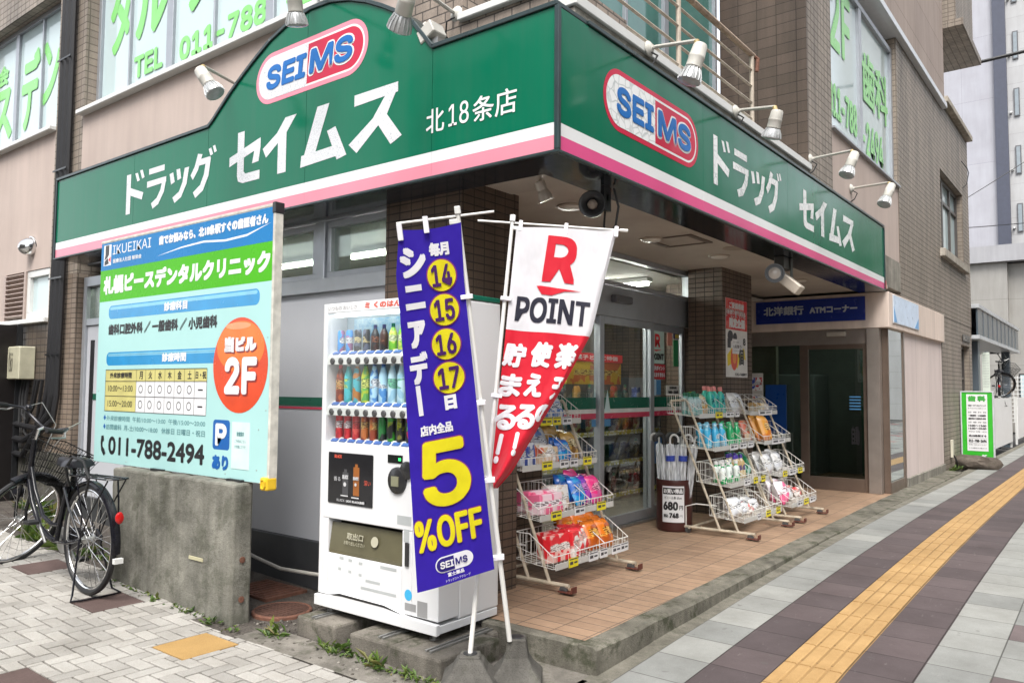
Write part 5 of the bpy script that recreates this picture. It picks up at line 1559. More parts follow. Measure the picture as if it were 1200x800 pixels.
# --- blue flag
fm, L = fplane('b')
BFL = thing('sale_flag', 'blue vertical flag with yellow day numbers and 5%OFF on a leaning white pole', 'flag', tuple(fm(0, L)), 'advertising flags on poles')
m = MB(); m.tube([fm(0, L + .01), fm(0, L * .55), fm(0, 0)], [.0125, .0115, .0095], 10); m.build('pole', POLE, BFL, smooth=True)
m = MB(); m.tube([fm(-.285, .033), fm(.165, .030)], .0055, 8); m.build('crossbar', POLE, BFL, smooth=True)
m = MB(); m.obox(fm(0, .005), Vector(FP['b'][1]) * .014, Vector(FP['b'][2]) * .018, Vector(FP['b'][3]) * .014); m.obox(fm(-.022, .055), Vector(FP['b'][1]) * .022, Vector(FP['b'][2]) * .012, Vector(FP['b'][3]) * .008); m.build('pole_head', WHITE2, BFL, bevel=.003)
def interp(tab, v):
    for (a, ua), (b, ub) in zip(tab[:-1], tab[1:]):
        if v <= b: return ua + (ub - ua) * (v - a) / (b - a)
    return tab[-1][1]
BL_ = [(.06, -.275), (.266, -.318), (.40, -.322), (.994, -.362), (1.81, -.418)]
BR_ = [(.06, .010), (.333, -.008), (1.03, -.020), (1.735, -.028), (1.81, -.03)]
def bwarp(u, v, l=0.0):
    k = -.19 * max(0, v) / 1.8
    uu = u
    n_ = .05 * max(0, (v - .8)) + .012 * math.sin(9 * u + 2.2 * v) + .004 * math.sin(17 * u - 3 * v) + .05 * (u * u) * 1.5
    return fm(uu, v + k * u * 1.0 + .0, .014 + n_ + l)
def inv_v(v, u): return v
m = MB(); NU, NV = 14, 60
vs, fs = [], []
for j in range(NV + 1):
    v = .062 + (1.735 - .062) * j / NV
    a, b = interp(BL_, v), interp(BR_, v)
    for i in range(NU + 1):
        u = a + (b - a) * i / NU
        vv = v + (.0 if j else .012 * math.sin(i / NU * PI))
        vs.append(bwarp(u, vv))
for j in range(NV):
    for i in range(NU):
        q = j * (NU + 1) + i; fs.append((q, q + 1, q + NU + 2, q + NU + 1))
m.add(vs, fs)
BLU = cloth('royal_blue_cloth', (.022, .004, .29))
flb = m.build('flag_cloth', BLU, BFL, smooth=True)
YEL = cloth('yellow_flag_print', (.66, .58, .006))
RIM = cloth('dark_red_flag_print', (.22, .03, .16))
WFL = cloth('white_flag_print', (.71, .70, .73))
def bx_(c, w, h):
    """box given by its surveyed centre, undoing the cloth's slant"""
    u, v = c
    v = v + .19 * v / 1.8 * u
    return (u - w / 2, -(v + h / 2), u + w / 2, -(v - h / 2))
ft = lambda lift: (lambda u, v, l=0.0: bwarp(u, -v, lift + l))
def deskew(h, w, v): return max(.03, h - .19 * v / 1.8 * w)
tw = Text(ft(.0025))
for ch, c_, w, h in (('シ', (-.231, .217), .118, .135), ('ニ', (-.245, .379), .092, .110), ('ア', (-.254, .554), .082, .125), ('デ', (-.267, .715), .09, .150)):
    tw.k = 1; tw.put(ch, bx_(c_, w, h), .007, 'square', maxlen=.02)
tw.k = 1; tw.poly(rect(*bx_((-.286, .872), .022, .141)), 0, .02)
for s_, c_, w, h, bo in (('毎月', (-.106, .17), .092, .062, .0035), ('日', (-.139, .89), .057, .068, .005), ('店内全品', (-.222, 1.012), .158, .05, .002)):
    tw.k = 1; tw.put(s_, bx_(c_, w, h), bo, 'square', maxlen=.02)
tw.put('富士薬品', bx_((-.213, 1.728), .08, .020), .0006, 'few'); tw.put('ドラッグストアグループ', bx_((-.205, 1.755), .12, .014))
lx = bx_((-.215, 1.673), .186, .078)
tw.k = 1; tw.poly(pill(*lx), 0, .02)
tw.build('white_lettering', WFL, flb)
mid = (lx[0] + lx[2]) / 2; NAVF = cloth('navy_flag_print', (.02, .01, .16))
ti2 = Text(ft(.0055)); e_ = .006
full = [(x, y) for x, y in pill(lx[0] + e_, lx[1] + e_, lx[2] - e_, lx[3] - e_) if x < mid - .002]
full.sort(key=lambda q: math.atan2(q[1] - (lx[1] + lx[3]) / 2, q[0] - mid) % (2 * PI))
ti2.poly([(mid, lx[3] - e_)] + full + [(mid, lx[1] + e_)], 0, .02)
ti2.build('navy_logo_half', NAVF, flb)
ti2 = Text(ft(.0055)); ti2.put('MS', (mid + .006, lx[1] + .022, lx[2] - .028, lx[3] - .022), .0012, maxlen=.015); ti2.build('navy_logo_lettering', NAVF, flb)
ti3 = Text(ft(.0080)); ti3.put('SEI', (lx[0] + .024, lx[1] + .022, mid - .003, lx[3] - .022), .0016, maxlen=.015); ti3.build('logo_lettering', WFL, flb)
tr_, ty_, tn_ = Text(ft(.0025)), Text(ft(.0062)), Text(ft(.0098))
for s_, c_, w, h in (('14', (-.108, .292), .138, .150), ('15', (-.114, .452), .140, .150), ('16', (-.126, .613), .140, .148), ('17', (-.132, .773), .152, .152)):
    q = bx_(c_, w, h); cx_, cy_ = (q[0] + q[2]) / 2, (q[1] + q[3]) / 2
    tr_.k = 1; tr_.poly(disc(cx_, cy_, w / 2 + .003, h / 2 + .003), 0, .02); ty_.k = 1; ty_.poly(disc(cx_, cy_, w / 2 - .003, h / 2 - .003), 0, .02)
    tn_.k = 1; tn_.put(s_, (cx_ - w * .34, cy_ - h * .33, cx_ + w * .34, cy_ + h * .33), .0032, maxlen=.02)
q5 = bx_((-.204, 1.227), .236, .318)
tr_.k = 1; tr_.put('5', (q5[0] - .005, q5[1] - .005, q5[2] + .005, q5[3] + .005), .018, maxlen=.02); ty_.k = 1; ty_.put('5', q5, .014, maxlen=.02)
qo = bx_((-.221, 1.511), .33, .155)
tr_.k = 1; tr_.put('%OFF', (qo[0] - .004, qo[1] - .004, qo[2] + .004, qo[3] + .004), .009, maxlen=.02); ty_.k = 1; ty_.put('%OFF', qo, .006, maxlen=.02)
tr_.build('red_outline_print', RIM, flb); ty_.build('yellow_print', YEL, flb); tn_.build('number_print', cloth('plum_number_print', (.055, .008, .11)), flb)
for k, (u, v) in enumerate(((-.272, .075), (-.15, .055))):
    m = MB(); m.obox(fm(u, v, .018), Vector(FP['b'][1]) * .012, Vector(FP['b'][2]) * .038, Vector(FP['b'][3]) * .008); m.build('loop', CLIPM, BFL, bevel=.002)
for v in (.404, .913, 1.30, 1.70):
    m = MB(); m.obox(fm(-.005, v, .012), Vector(FP['b'][1]) * .028, Vector(FP['b'][2]) * .010, Vector(FP['b'][3]) * .016); m.build('loop', CLIPM, BFL, bevel=.002)
# --- white and red flag, gathered at the lower pole
fw, Lw = fplane('w')
WFG = thing('point_flag', 'white and red point flag with large red R, its lower end gathered at the pole', 'flag', tuple(fw(0, Lw)), 'advertising flags on poles')
m = MB(); m.tube([fw(0, Lw + .01), fw(0, Lw * .5), fw(0, 0)], [.0125, .0115, .0095], 10); m.build('pole', POLE, WFG, smooth=True)
m = MB(); m.tube([fw(-.18, .033), fw(.59, .014)], .0055, 8); m.tube([fw(.56, .015), fw(.60, .014)], .009, 8); m.build('crossbar', POLE, WFG, smooth=True)
m = MB(); m.obox(fw(0, .005), Vector(FP['w'][1]) * .014, Vector(FP['w'][2]) * .018, Vector(FP['w'][3]) * .014); m.obox(fw(.03, .055), Vector(FP['w'][1]) * .03, Vector(FP['w'][2]) * .010, Vector(FP['w'][3]) * .008); m.build('pole_head', WHITE2, WFG, bevel=.003)
EDGE = [(.02, .552), (.57, .455), (.888, .318), (1.10, .215), (1.299, .118), (1.385, .055)]
def wl(v): return .024 - .006 * v
def wz(u, v):
    e = interp(EDGE, v)
    s = u / max(e, .05)
    z = .010 * math.sin(u * 26 + v * 3) * min(1, v * 1.2) + .014 * math.sin(u * 11 - v * 4)
    low = max(0, v - .75)
    z += .05 * low * math.sin(s * 8.5 + v * 2.2)
    d = e - u
    z += .022 * math.exp(-(max(d - .035, 0) / .03) ** 2) * min(1, max(0, v - .55) * 3)
    if d < .02: z -= (.02 - d) * 1.1
    return z
def wwarp(u, v, l=0.0):
    return fw(u, v, .012 + wz(u, v) + l)
def wgrid(v0, v1, name, mat, par):
    m = MB(); NU, NV = 34, max(4, int((v1 - v0) * 42)); vs, fs = [], []
    for j in range(NV + 1):
        v = v0 + (v1 - v0) * j / NV
        a, b = wl(v), interp(EDGE, v)
        if v0 < .1: vv = v - (.04 * a / .5)
        for i in range(NU + 1):
            u = a + (b - a) * i / NU
            v2 = v - .085 * (u - a) * max(0, (1 - v / .58)) if v0 < .1 else v
            vs.append(wwarp(u, v2))
    for j in range(NV):
        for i in range(NU):
            q = j * (NU + 1) + i; fs.append((q, q + 1, q + NU + 2, q + NU + 1))
    m.add(vs, fs)
    # cloth turned under along the gathered edge
    base = len(m.v); vs2, fs2 = [], []
    for j in range(NV + 1):
        v = v0 + (v1 - v0) * j / NV
        b = interp(EDGE, v)
        p0 = Vector(vs[j * (NU + 1) + NU])
        vs2.append(p0); vs2.append(fw(b - .035, v, -.02)); vs2.append(fw(b - .10 * min(1, b / .3), v, -.012))
    if v0 > .1:
        for j in range(NV):
            for i in range(2):
                q = j * 3 + i; fs2.append((q, q + 1, q + 4, q + 3))
        m.add(vs2, fs2)
    return m.build(name, mat, par, smooth=True)
WCL = cloth('white_flag_cloth', (.63, .62, .645))
RCL = cloth('red_flag_cloth', (.56, .008, .025))
wtop = wgrid(.055, .588, 'white_cloth', WCL, WFG)
wred = wgrid(.5885, 1.385, 'red_cloth', RCL, WFG)
wt = lambda lift: (lambda u, v, l=0.0: wwarp(u, -v, lift + l))
cb = lambda c_, w, h: (c_[0] - w / 2, -(c_[1] + h / 2), c_[0] + w / 2, -(c_[1] - h / 2))
tx = Text(wt(.003)); tx.put('R', cb((.268, .206), .165, .244), .009, 'square', maxlen=.03, shear=.06)
tx.poly([(.155, -.352), (.175, -.350), (.26, -.358), (.385, -.362), (.30, -.372), (.235, -.398), (.185, -.394)], 0, .02); tx.build('red_logo_print', RCL, wtop)
tx = Text(wt(.003)); tx.put('POINT', cb((.248, .476), .375, .130), .0045, 'square', maxlen=.03, shear=.03); tx.build('black_lettering', cloth('black_flag_print', (.015, .015, .03)), wtop)
tx = Text(wt(.003))
inside = lambda u, v: u < interp(EDGE, -v) - .022
for ch, c_, w, h in (('貯', (.078, .715), .112, .126), ('ま', (.071, .87), .110, .120), ('る', (.059, 1.032), .115, .130), ('!', (.041, 1.19), .024, .150),
                     ('使', (.210, .702), .105, .130), ('え', (.188, .859), .090, .120), ('る', (.158, 1.021), .105, .128), ('!', (.122, 1.16), .022, .120), ('楽', (.338, .698), .105, .136), ('天', (.318, .868), .085, .12), ('の', (.25, 1.0), .085, .10)):
    tx.k = 1; tx.put(ch, cb(c_, w, h), .007, 'round', maxlen=.025, clip=inside, shear=.13)
tx.build('white_lettering', WFL, wred)
for u in (.045, .28, .54):
    m = MB(); m.obox(fw(u, .032 - u * .03 + .012, .01), Vector(FP['w'][1]) * .010, Vector(FP['w'][2]) * .028, Vector(FP['w'][3]) * .008); m.build('loop', CLIPM, WFG, bevel=.002)
for v in (.432, .93, 1.34):
    m = MB(); m.obox(fw(.006, v, .008), Vector(FP['w'][1]) * .028, Vector(FP['w'][2]) * .010, Vector(FP['w'][3]) * .014); m.build('loop', CLIPM, WFG, bevel=.002)

# ------------------------------------------------------------------ wire basket racks with goods
RKP = P('rusty_cream_tube', (.50, .43, .33), .5, .15, .35, 16)
WIREM = P('white_wire', (.72, .71, .67), .4, .1, .1, 20)
RAILC = P('milky_price_rail', (.50, .50, .475), .25, 0, .06, 10)
TAGW = P('white_price_card', (.66, .66, .67), .5)
TAGY = P('yellow_price_card', (.72, .62, .01), .5)
TAGK = P('card_print', (.05, .05, .06), .5)
def tube_(pts, r, n=6):
    m = MB(); m.tube(pts, r, n); return m
BASK = {}
def basket_mesh(L, first):
    """one tier: low front, high back, wires every 3 cm, with sloping dividers"""
    m = MB(); D, hf, hb = .31, .075, .205
    r = .0018
    def w(a, b, rr=r): m.tube([a, b], rr, 4, cap=False)
    n = int(L / .042)
    for i in range(n + 1):
        y = -L / 2 + L * i / n
        w((0, y, 0), (0, y, hf)); w((-D, y, .03), (-D, y, hb)); w((0, y, 0), (-D, y, .03))
    k = 7
    for y in (-L / 2, L / 2) + tuple(-L / 2 + L * f for f in first):
        for i in range(k + 1):
            t = i / k
            top = hf + (hb - hf) * min(1, t * 1.6)
            w((-D * t, y, .03 * t), (-D * t, y, top))
        m.tube([(0, y, hf), (-D * .62, y, hb), (-D, y, hb)], .0034, 5)
        m.tube([(0, y, hf * .5), (-D, y, hb * .55)], r, 4, cap=False)
    for (x, z, rr) in ((0, 0, .0032), (0, hf, .0036), (-D, hb, .0036), (-D, .03, .003), (-D * .5, .015, .003), (-D, .12, r)):
        w((x, -L / 2, z), (x, L / 2, z), rr)
    return m
RX = [-.04, -.165, -.31, -.455]
RZ = [.155, .45, .765, 1.06]
def rack(label, loc, L, dividers, tags, rotz=0.0):
    t = thing('display_rack', label, 'rack', loc, 'wire basket racks on the porch', rotz)
    o0 = (0, 0, 0)
    def pt(mb, name, mat, **k): return mb.build(name, mat, t, org=o0, **k)
    for s in (-1, 1):
        y = s * (L / 2 - .045)
        m = MB()
        m.tube([(-.10, y, .055), (-.58, y, 1.20), (-.60, y, 1.22)], .0115, 8); m.tube([(-.27, y + s * .0, .055), (-.75, y, 1.20)], .0115, 8)
        m.tube([(-.60, y, 1.215), (-.75, y, 1.205)], .0115, 8)
        pt(m, 'upright', RKP, smooth=True)
        m = MB(); m.tube([(.05, y, .055), (-.62, y, .055)], .014, 8); m.tube([(-.62, y, .055), (-.64, y, .03), (-.66, y, .03)], .012, 8)
        pt(m, 'base_rail', RKP, smooth=True)
        m = MB(); m.tube([(-.60, y, .06), (-.60, y, .24), (-.50, y, .27), (-.30, y, .27)], .006, 6); pt(m, 'stay', WIREM, smooth=True)
        for x in (.01, -.58):
            m = MB(); m.lathe((x, y - .012, .028), (0, 1, 0), [(0, .026), (.003, .028), (.021, .028), (.024, .026)], 14); m.box(x - .012, x + .012, y - .016, y + .016, .03, .05)
            pt(m, 'caster', P('worn_caster', (.10, .10, .10), .5, .3), smooth=True)
        m = MB(); m.obox((.035, y, .018), (.055, 0, 0), (0, .030, 0), (0, 0, .004)); m.obox((.088, y, .036), (.004, 0, 0), (0, .030, 0), (0, 0, .02)); pt(m, 'stopper', P('red_brown_iron', (.115, .032, .022), .55, .2, .3, 20), bevel=.002)
    m = tube_([(-.55, -L / 2, .055), (-.55, L / 2, .055)], .012, 8); pt(m, 'crossbar', RKP)
    m = tube_([(-.68, -L / 2 + .04, 1.21), (-.68, L / 2 - .04, 1.21)], .011, 8); pt(m, 'crossbar', RKP)
    key = (round(L, 3), tuple(dividers))
    for i in range(4):
        if key not in BASK:
            BASK[key] = basket_mesh(L, dividers).build('wire_basket', WIREM, t, org=o0, smooth=False); b_ = BASK[key]
        else:
            b_ = BASK[key].copy(); COL.objects.link(b_); b_.parent = t
        WORLD[b_.name] = Vector((0, 0, 0))
        b_.location = (RX[i], 0, RZ[i])
        m = MB(); m.box(RX[i] + .006, RX[i] + .010, -L / 2 + .01, L / 2 - .01, RZ[i] - .012, RZ[i] + .030); pt(m, 'price_rail', RAILC, bevel=.002)
        for (f, w_, yel) in tags[i]:
            y = -L / 2 + L * f
            m = MB(); m.box(RX[i] + .014, RX[i] + .017, y - w_ / 2, y + w_ / 2, RZ[i] - .016, RZ[i] + .044); tg_ = pt(m, 'price_tag', TAGY if yel else TAGW)
            m = MB(); x_ = RX[i] + .0175
            for (a0, a1, z0, z1) in ((-.45, .45, .033, .040), (-.40, -.05, .002, .022), (.05, .40, .006, .018)):
                m.quad((x_, y + w_ * a0, RZ[i] + z0), (x_, y + w_ * a1, RZ[i] + z0), (x_, y + w_ * a1, RZ[i] + z1), (x_, y + w_ * a0, RZ[i] + z1))
            m.build('tag_print', TAGK, tg_, org=o0)
    return t
rack('cream wire basket rack full of red, pink and orange goods beside the two flags', (-.60, 1.385, FZ), .96, (.33, .66),
     [[(.22, .11, 1), (.48, .12, 0), (.62, .10, 0), (.80, .12, 0), (.92, .11, 0)], [(.20, .12, 1), (.50, .13, 0), (.80, .12, 1)], [(.30, .12, 1), (.52, .11, 0), (.65, .10, 0), (.84, .11, 1)], [(.50, .14, 1), (.64, .10, 1), (.78, .12, 0)]])
rack('cream wire basket rack of bottles and bags between umbrella bin and the smaller rack', (-.345, 3.93, FZ), .98, (.35, .7),
     [[(.36, .08, 0), (.60, .11, 1), (.87, .10, 1)], [(.40, .14, 0), (.62, .10, 1), (.82, .10, 1)], [(.45, .18, 0), (.68, .16, 0), (.88, .12, 0)], [(.45, .16, 1), (.72, .20, 0), (.90, .1, 0)]])
rack('small wire basket rack with white price boards, nearest the ATM doors', (-.33, 5.05, FZ), .82, (.4, .7),
     [[(.30, .16, 0), (.55, .14, 1), (.80, .18, 0)], [(.22, .12, 1), (.50, .2, 0), (.80, .13, 1)], [(.50, .4, 0)], [(.52, .40, 0)]])

GD = {}
def good_mesh(kind, sz, mats):
    w, d, h = sz
    mb = MB()
    if kind == 'box':
        mb.box(-d / 2, d / 2, -w / 2, w / 2, 0, h)
        return mb, .004
    if kind == 'bottle':
        r = w / 2
        prof = [(0, r * .88), (.008, r), (h * .30, r), (h * .45, r * .93), (h * .58, r), (h * .70, r * .86), (h * .80, r * .46), (h * .84, r * .42)]
        mb.lathe((0, 0, 0), (0, 0, 1), prof, 18)
        mb.v = [(x * d / w, y, z) for x, y, z in mb.v]
        return mb, 0
    n, k = 10, 12
    rnd = random.Random(int(w * 1000) + int(h * 1000))
    for sgn in (1, -1):
        vs, fs = [], []
        for j in range(k + 1):
            for i in range(n + 1):
                u, v = 2 * i / n - 1, 2 * j / k - 1
                th = d / 2 * max(0, (1 - abs(u) ** 2.6)) ** .6 * max(0, 1 - abs(v) ** 5) ** .8
                th *= 1 + .16 * math.sin(u * 5 + j) * math.cos(v * 4 + i) + rnd.uniform(-.05, .05)
                pin = 1 - .05 * abs(v) ** 3
                vs.append((sgn * th, u * w / 2 * pin, (v + 1) / 2 * h + (.003 * (i % 2) if j in (0, k) else 0)))
        for j in range(k):
            for i in range(n):
                q = j * (n + 1) + i; fs.append((q, q + 1, q + n + 2, q + n + 1))
        mb.add(vs, fs)
    return mb, 0
ORD = ['first', 'second', 'third', 'fourth', 'fifth', 'sixth', 'seventh', 'eighth', 'ninth', 'tenth', 'eleventh', 'twelfth', 'thirteenth', 'fourteenth']
NAMES = {'box': ('goods_box', 'box'), 'bottle': ('plastic_bottle', 'bottle'), 'bag': ('goods_bag', 'bag')}
def good(kind, sz, mat, label, group, loc, rot=(0, 0, 0), cap=None):
    key = (kind, sz, mat.name, cap.name if cap else '')
    nm, cat = NAMES[kind]
    if key not in GD:
        mb, bv = good_mesh(kind, sz, mat)
        o = mb.build(nm, mat, None, org=(0, 0, 0), smooth=kind != 'box', bevel=bv)
        if cap:
            w, d, h = sz
            m = MB(); m.lathe((0, 0, 0), (0, 0, 1), [(h * .841, w * .25), (h * .985, w * .235), (h, w * .20), (h + .001, w * .1)], 16)
            m.build('cap', cap, o, org=(0, 0, 0), smooth=True)
        GD[key] = o
    else:
        o = copy_tree(GD[key])
    o.location = loc
    o.rotation_euler = rot
    return tag(o, label, cat, group)
def fill(origin, L, tier, items, rackname, end, tname):
    """items: (kind, size, mat, text, y fraction, depth offset[, cap][, lean])"""
    more = []
    for k, it in enumerate(items):
        if len(items) < 14 and it[5] < .17 and it[0] != 'bottle' and it[1][0] < .21:
            q = list(it); q[4] = min(.95, it[4] + .045); q[5] = it[5] + .085; more.append(tuple(q))
        elif it[0] == 'bottle' and it[5] < .15:
            q = list(it); q[4] = it[4] + .03; q[5] = it[5] + .075; more.append(tuple(q))
    items = sorted(list(items) + more, key=lambda q: q[4])
    cnt = {}
    tot = {}
    for it in items: tot[it[3]] = tot.get(it[3], 0) + 1
    tname, rackname, end = tname.replace('second lowest', 'lower middle').replace('second highest', 'upper middle'), rackname, end
    for it in items:
        kind, sz, mat, txt, f, dx = it[:6]
        sz = tuple(round(q * e, 3) for q, e in zip(sz, (1.08, 1.15, 1.12)))
        cap = it[6] if len(it) > 6 else None
        k = cnt.get(txt, 0); cnt[txt] = k + 1
        lab = '%s in the %s basket of the %s rack' % (txt, tname, rackname)
        if tot[txt] > 1:
            lab = '%s, %s from the %s, %s basket of the %s rack' % (txt, ORD[k], end, tname, rackname)
        y = origin[1] - L / 2 + .03 + (L - .06) * f
        x = origin[0] + RX[tier] - dx
        z = origin[2] + RZ[tier] + .006 + .03 * dx / .31
        lean = -.13 if kind == 'box' else (-.42 if kind == 'bag' else -.10)
        good(kind, sz, mat, lab, 'goods in the %s rack' % rackname, (x, y, z), (random.uniform(-.05, .05), lean + random.uniform(-.06, .06), random.uniform(-.12, .12)), cap)
PK = pack_mat
RED1 = PK((.66, .02, .03), (.75, .45, .40), (.76, .70, .66), 16.0)
RED2 = PK((.70, .03, .04), (.78, .72, .68), (.74, .40, .35), 13.0)
ORG = PK((.66, .17, .012), (.40, .08, .01), (.74, .40, .08), 11.0, .2)
PNK = PK((.80, .16, .30), (.82, .60, .66), (.84, .78, .80), 10.0)
WHP = PK((.76, .74, .72), (.60, .45, .35), (.78, .76, .74), 18.0)
BLP = PK((.02, .14, .55), (.02, .30, .62), (.30, .42, .70), 15.0, .2)
PUR = PK((.20, .03, .42), (.45, .06, .40), (.55, .20, .55), 13.0, .2)
MAG = PK((.78, .04, .22), (.62, .10, .30), (.80, .35, .45), 13.0, .2)
NAV = PK((.03, .06, .26), (.50, .52, .58), (.60, .60, .62), 22.0)
GLD = PK((.50, .30, .07), (.20, .10, .03), (.58, .45, .20), 12.0, .2)
WBL = PK((.62, .66, .72), (.12, .22, .50), (.72, .74, .78), 15.0, .2)
SAL = PK((.72, .16, .08), (.74, .55, .35), (.74, .62, .48), 14.0)
o1, L1 = (-.60, 1.385, FZ), .96
fill(o1, L1, 0, [('box', (.10, .06, .155), RED1, 'red snack box', .10, .08), ('box', (.10, .06, .155), RED1, 'red snack box', .22, .08), ('box', (.11, .07, .150), RED1, 'red snack box', .16, .17), ('box', (.09, .06, .15), RED2, 'scarlet and white packet box', .36, .08),
                 ('bag', (.15, .07, .17), RED2, 'puffy red and white bag', .47, .10), ('bag', (.15, .08, .17), RED2, 'puffy red and white bag', .58, .12), ('bag', (.16, .08, .19), ORG, 'shiny orange bag', .70, .09), ('bag', (.16, .08, .19), ORG, 'shiny orange bag', .86, .07),
                 ('bag', (.17, .09, .24), ORG, 'tall orange bag', .72, .20), ('bag', (.17, .09, .24), ORG, 'tall orange bag', .88, .19), ('bag', (.17, .09, .23), ORG, 'tall orange bag', .60, .23)], 'flag-side', 'flags', 'lowest')
fill(o1, L1, 1, [('box', (.115, .10, .12), PNK, 'pink tissue box', .13, .08), ('box', (.115, .10, .12), PNK, 'pink tissue box', .27, .08), ('box', (.115, .10, .12), PNK, 'pink tissue box', .16, .20), ('box', (.12, .08, .13), WHP, 'cream printed box', .43, .12), ('box', (.12, .08, .13), WHP, 'cream printed box', .54, .18),
                 ('bag', (.15, .08, .20), BLP, 'shiny blue bag', .66, .18), ('bag', (.15, .08, .20), BLP, 'shiny blue bag', .73, .10), ('bag', (.15, .08, .20), PUR, 'purple bag', .82, .10), ('bag', (.15, .08, .22), MAG, 'magenta bag', .84, .20), ('bag', (.15, .08, .19), MAG, 'magenta bag', .93, .08)], 'flag-side', 'flags', 'second lowest')
fill(o1, L1, 2, [('box', (.09, .07, .14), NAV, 'navy and white box', .08, .08), ('box', (.09, .07, .14), NAV, 'navy and white box', .18, .08), ('box', (.09, .07, .15), NAV, 'navy and white box', .24, .18), ('box', (.10, .07, .10), SAL, 'salmon red carton', .40, .10), ('box', (.10, .07, .10), SAL, 'salmon red carton', .51, .10), ('bag', (.13, .06, .13), WHP, 'pale soft packet', .45, .05),
                 ('bag', (.15, .07, .22), WBL, 'white and blue bag', .60, .21), ('bag', (.14, .07, .15), BLP, 'blue bag', .72, .09), ('bag', (.15, .07, .20), GLD, 'golden brown bag', .85, .10), ('bag', (.15, .07, .24), GLD, 'golden brown bag', .80, .22)], 'flag-side', 'flags', 'second highest')
fill(o1, L1, 3, [('box', (.11, .08, .10), SAL, 'salmon red carton', .40, .09), ('box', (.11, .08, .10), SAL, 'salmon red carton', .53, .12), ('bag', (.15, .07, .16), WBL, 'white and blue bag', .70, .10), ('bag', (.15, .07, .16), WBL, 'white and blue bag', .85, .10), ('bag', (.13, .07, .15), PK((.60, .62, .70), (.75, .75, .78), (.78, .78, .8), 12.0, .2), 'silver grey pouch', .60, .2)], 'flag-side', 'flags', 'highest')
CLR = PK((.42, .55, .55), (.20, .45, .42), (.70, .72, .70), 18.0, .15)
TEA = PK((.05, .48, .36), (.02, .36, .42), (.08, .50, .46), 9.0, .2)
AQU = PK((.05, .40, .66), (.20, .55, .72), (.60, .70, .78), 16.0, .2)
GRB = PK((.02, .34, .12), (.05, .48, .20), (.35, .60, .35), 16.0, .2)
WGB = PK((.66, .72, .68), (.02, .32, .10), (.74, .76, .74), 18.0, .25)
GLB = PK((.42, .30, .14), (.58, .50, .34), (.08, .05, .22), 16.0, .25)
DGB = PK((.01, .13, .05), (.30, .50, .44), (.02, .22, .08), 12.0, .2)
YWB = PK((.72, .66, .42), (.66, .36, .10), (.74, .70, .58), 13.0, .25)
WSH = PK((.76, .76, .76), (.62, .64, .68), (.78, .78, .78), 8.0, .22)
PCAP, NCAP, GCAP, WCAP = P('salmon_pink_cap', (.72, .24, .22), .4), P('deep_violet_cap', (.06, .03, .28), .35), P('dark_green_cap', (.01, .12, .06), .35), WHITE2
o2, L2 = (-.345, 3.93, FZ), .98
fill(o2, L2, 3, [('bottle', (.075, .06, .18), CLR, 'clear teal spray bottle', .06, .10, GCAP), ('bottle', (.075, .06, .18), CLR, 'clear teal spray bottle', .15, .10, GCAP), ('bottle', (.075, .06, .18), CLR, 'clear teal spray bottle', .24, .10, GCAP), ('bottle', (.075, .06, .19), CLR, 'clear teal spray bottle', .32, .18, GCAP),
                 ('bag', (.15, .08, .18), YWB, 'yellow and white pouch', .42, .12), ('bag', (.15, .08, .20), PK((.10, .38, .06), (.70, .62, .06), (.3, .5, .1), 12.0, .25), 'green and yellow pouch', .48, .2), ('bottle', (.085, .07, .235), TEA, 'teal bottle with salmon cap', .64, .13, PCAP), ('bottle', (.085, .07, .235), TEA, 'teal bottle with salmon cap', .76, .13, PCAP), ('bottle', (.085, .07, .235), TEA, 'teal bottle with salmon cap', .90, .13, PCAP)], 'umbrella-side', 'bin', 'highest')
fill(o2, L2, 2, [('bottle', (.075, .06, .19), AQU if i < 5 else GRB, 'sky blue bottle' if i < 5 else 'green squeeze bottle', .08 + i * .095, .09 + .05 * (i % 2), AQU if i < 5 else GRB) for i in range(9)], 'umbrella-side', 'bin', 'second highest')
fill(o2, L2, 1, [('bottle', (.07, .055, .17), WGB, 'white bottle with green print', .07 + i * .085, .09 + .06 * (i % 2), WCAP) for i in range(5)] + [('bottle', (.062, .06, .20), GLB, 'golden jar with violet cap', .49 + i * .07, .14, NCAP) for i in range(4)] + [('bag', (.12, .07, .22), DGB, 'dark green refill pouch', .78, .15), ('bag', (.12, .07, .22), DGB, 'dark green refill pouch', .90, .15)], 'umbrella-side', 'bin', 'second lowest')
fill(o2, L2, 0, [('bag', (.22, .10, .16), WSH, 'crumpled white packet', .14, .12), ('bag', (.18, .08, .10), WSH, 'crumpled white packet', .34, .12), ('bag', (.16, .06, .08), RED2, 'flat red and white packet', .45, .10), ('bag', (.18, .07, .10), WSH, 'crumpled white packet', .68, .14)], 'umbrella-side', 'bin', 'lowest')
o3, L3 = (-.33, 5.05, FZ), .82
fill(o3, L3, 3, [('bag', (.22, .10, .20), WSH, 'rolled white bag', .08, .14), ('box', (.10, .07, .08), PK((.62, .40, .16), (.7, .6, .4), (.7, .65, .5), 18.0), 'orange brown packet', .72, .1), ('box', (.10, .07, .07), WHP, 'cream packet', .88, .1)], 'ATM-side', 'bin side', 'highest')
fill(o3, L3, 2, [('bag', (.15, .09, .26), PK((.74, .34, .05), (.60, .18, .02), (.76, .52, .22), 9.0, .22), 'big orange bag', .24, .02), ('bag', (.14, .08, .20), SAL, 'salmon bag', .10, .18), ('bag', (.16, .08, .12), WSH, 'white packet', .60, .14)], 'ATM-side', 'bin side', 'second highest')
fill(o3, L3, 1, [('bag', (.17, .08, .18), WSH, 'white soft packet', .12 + .19 * i, .12 + .05 * (i % 2)) for i in range(4)], 'ATM-side', 'bin side', 'second lowest')
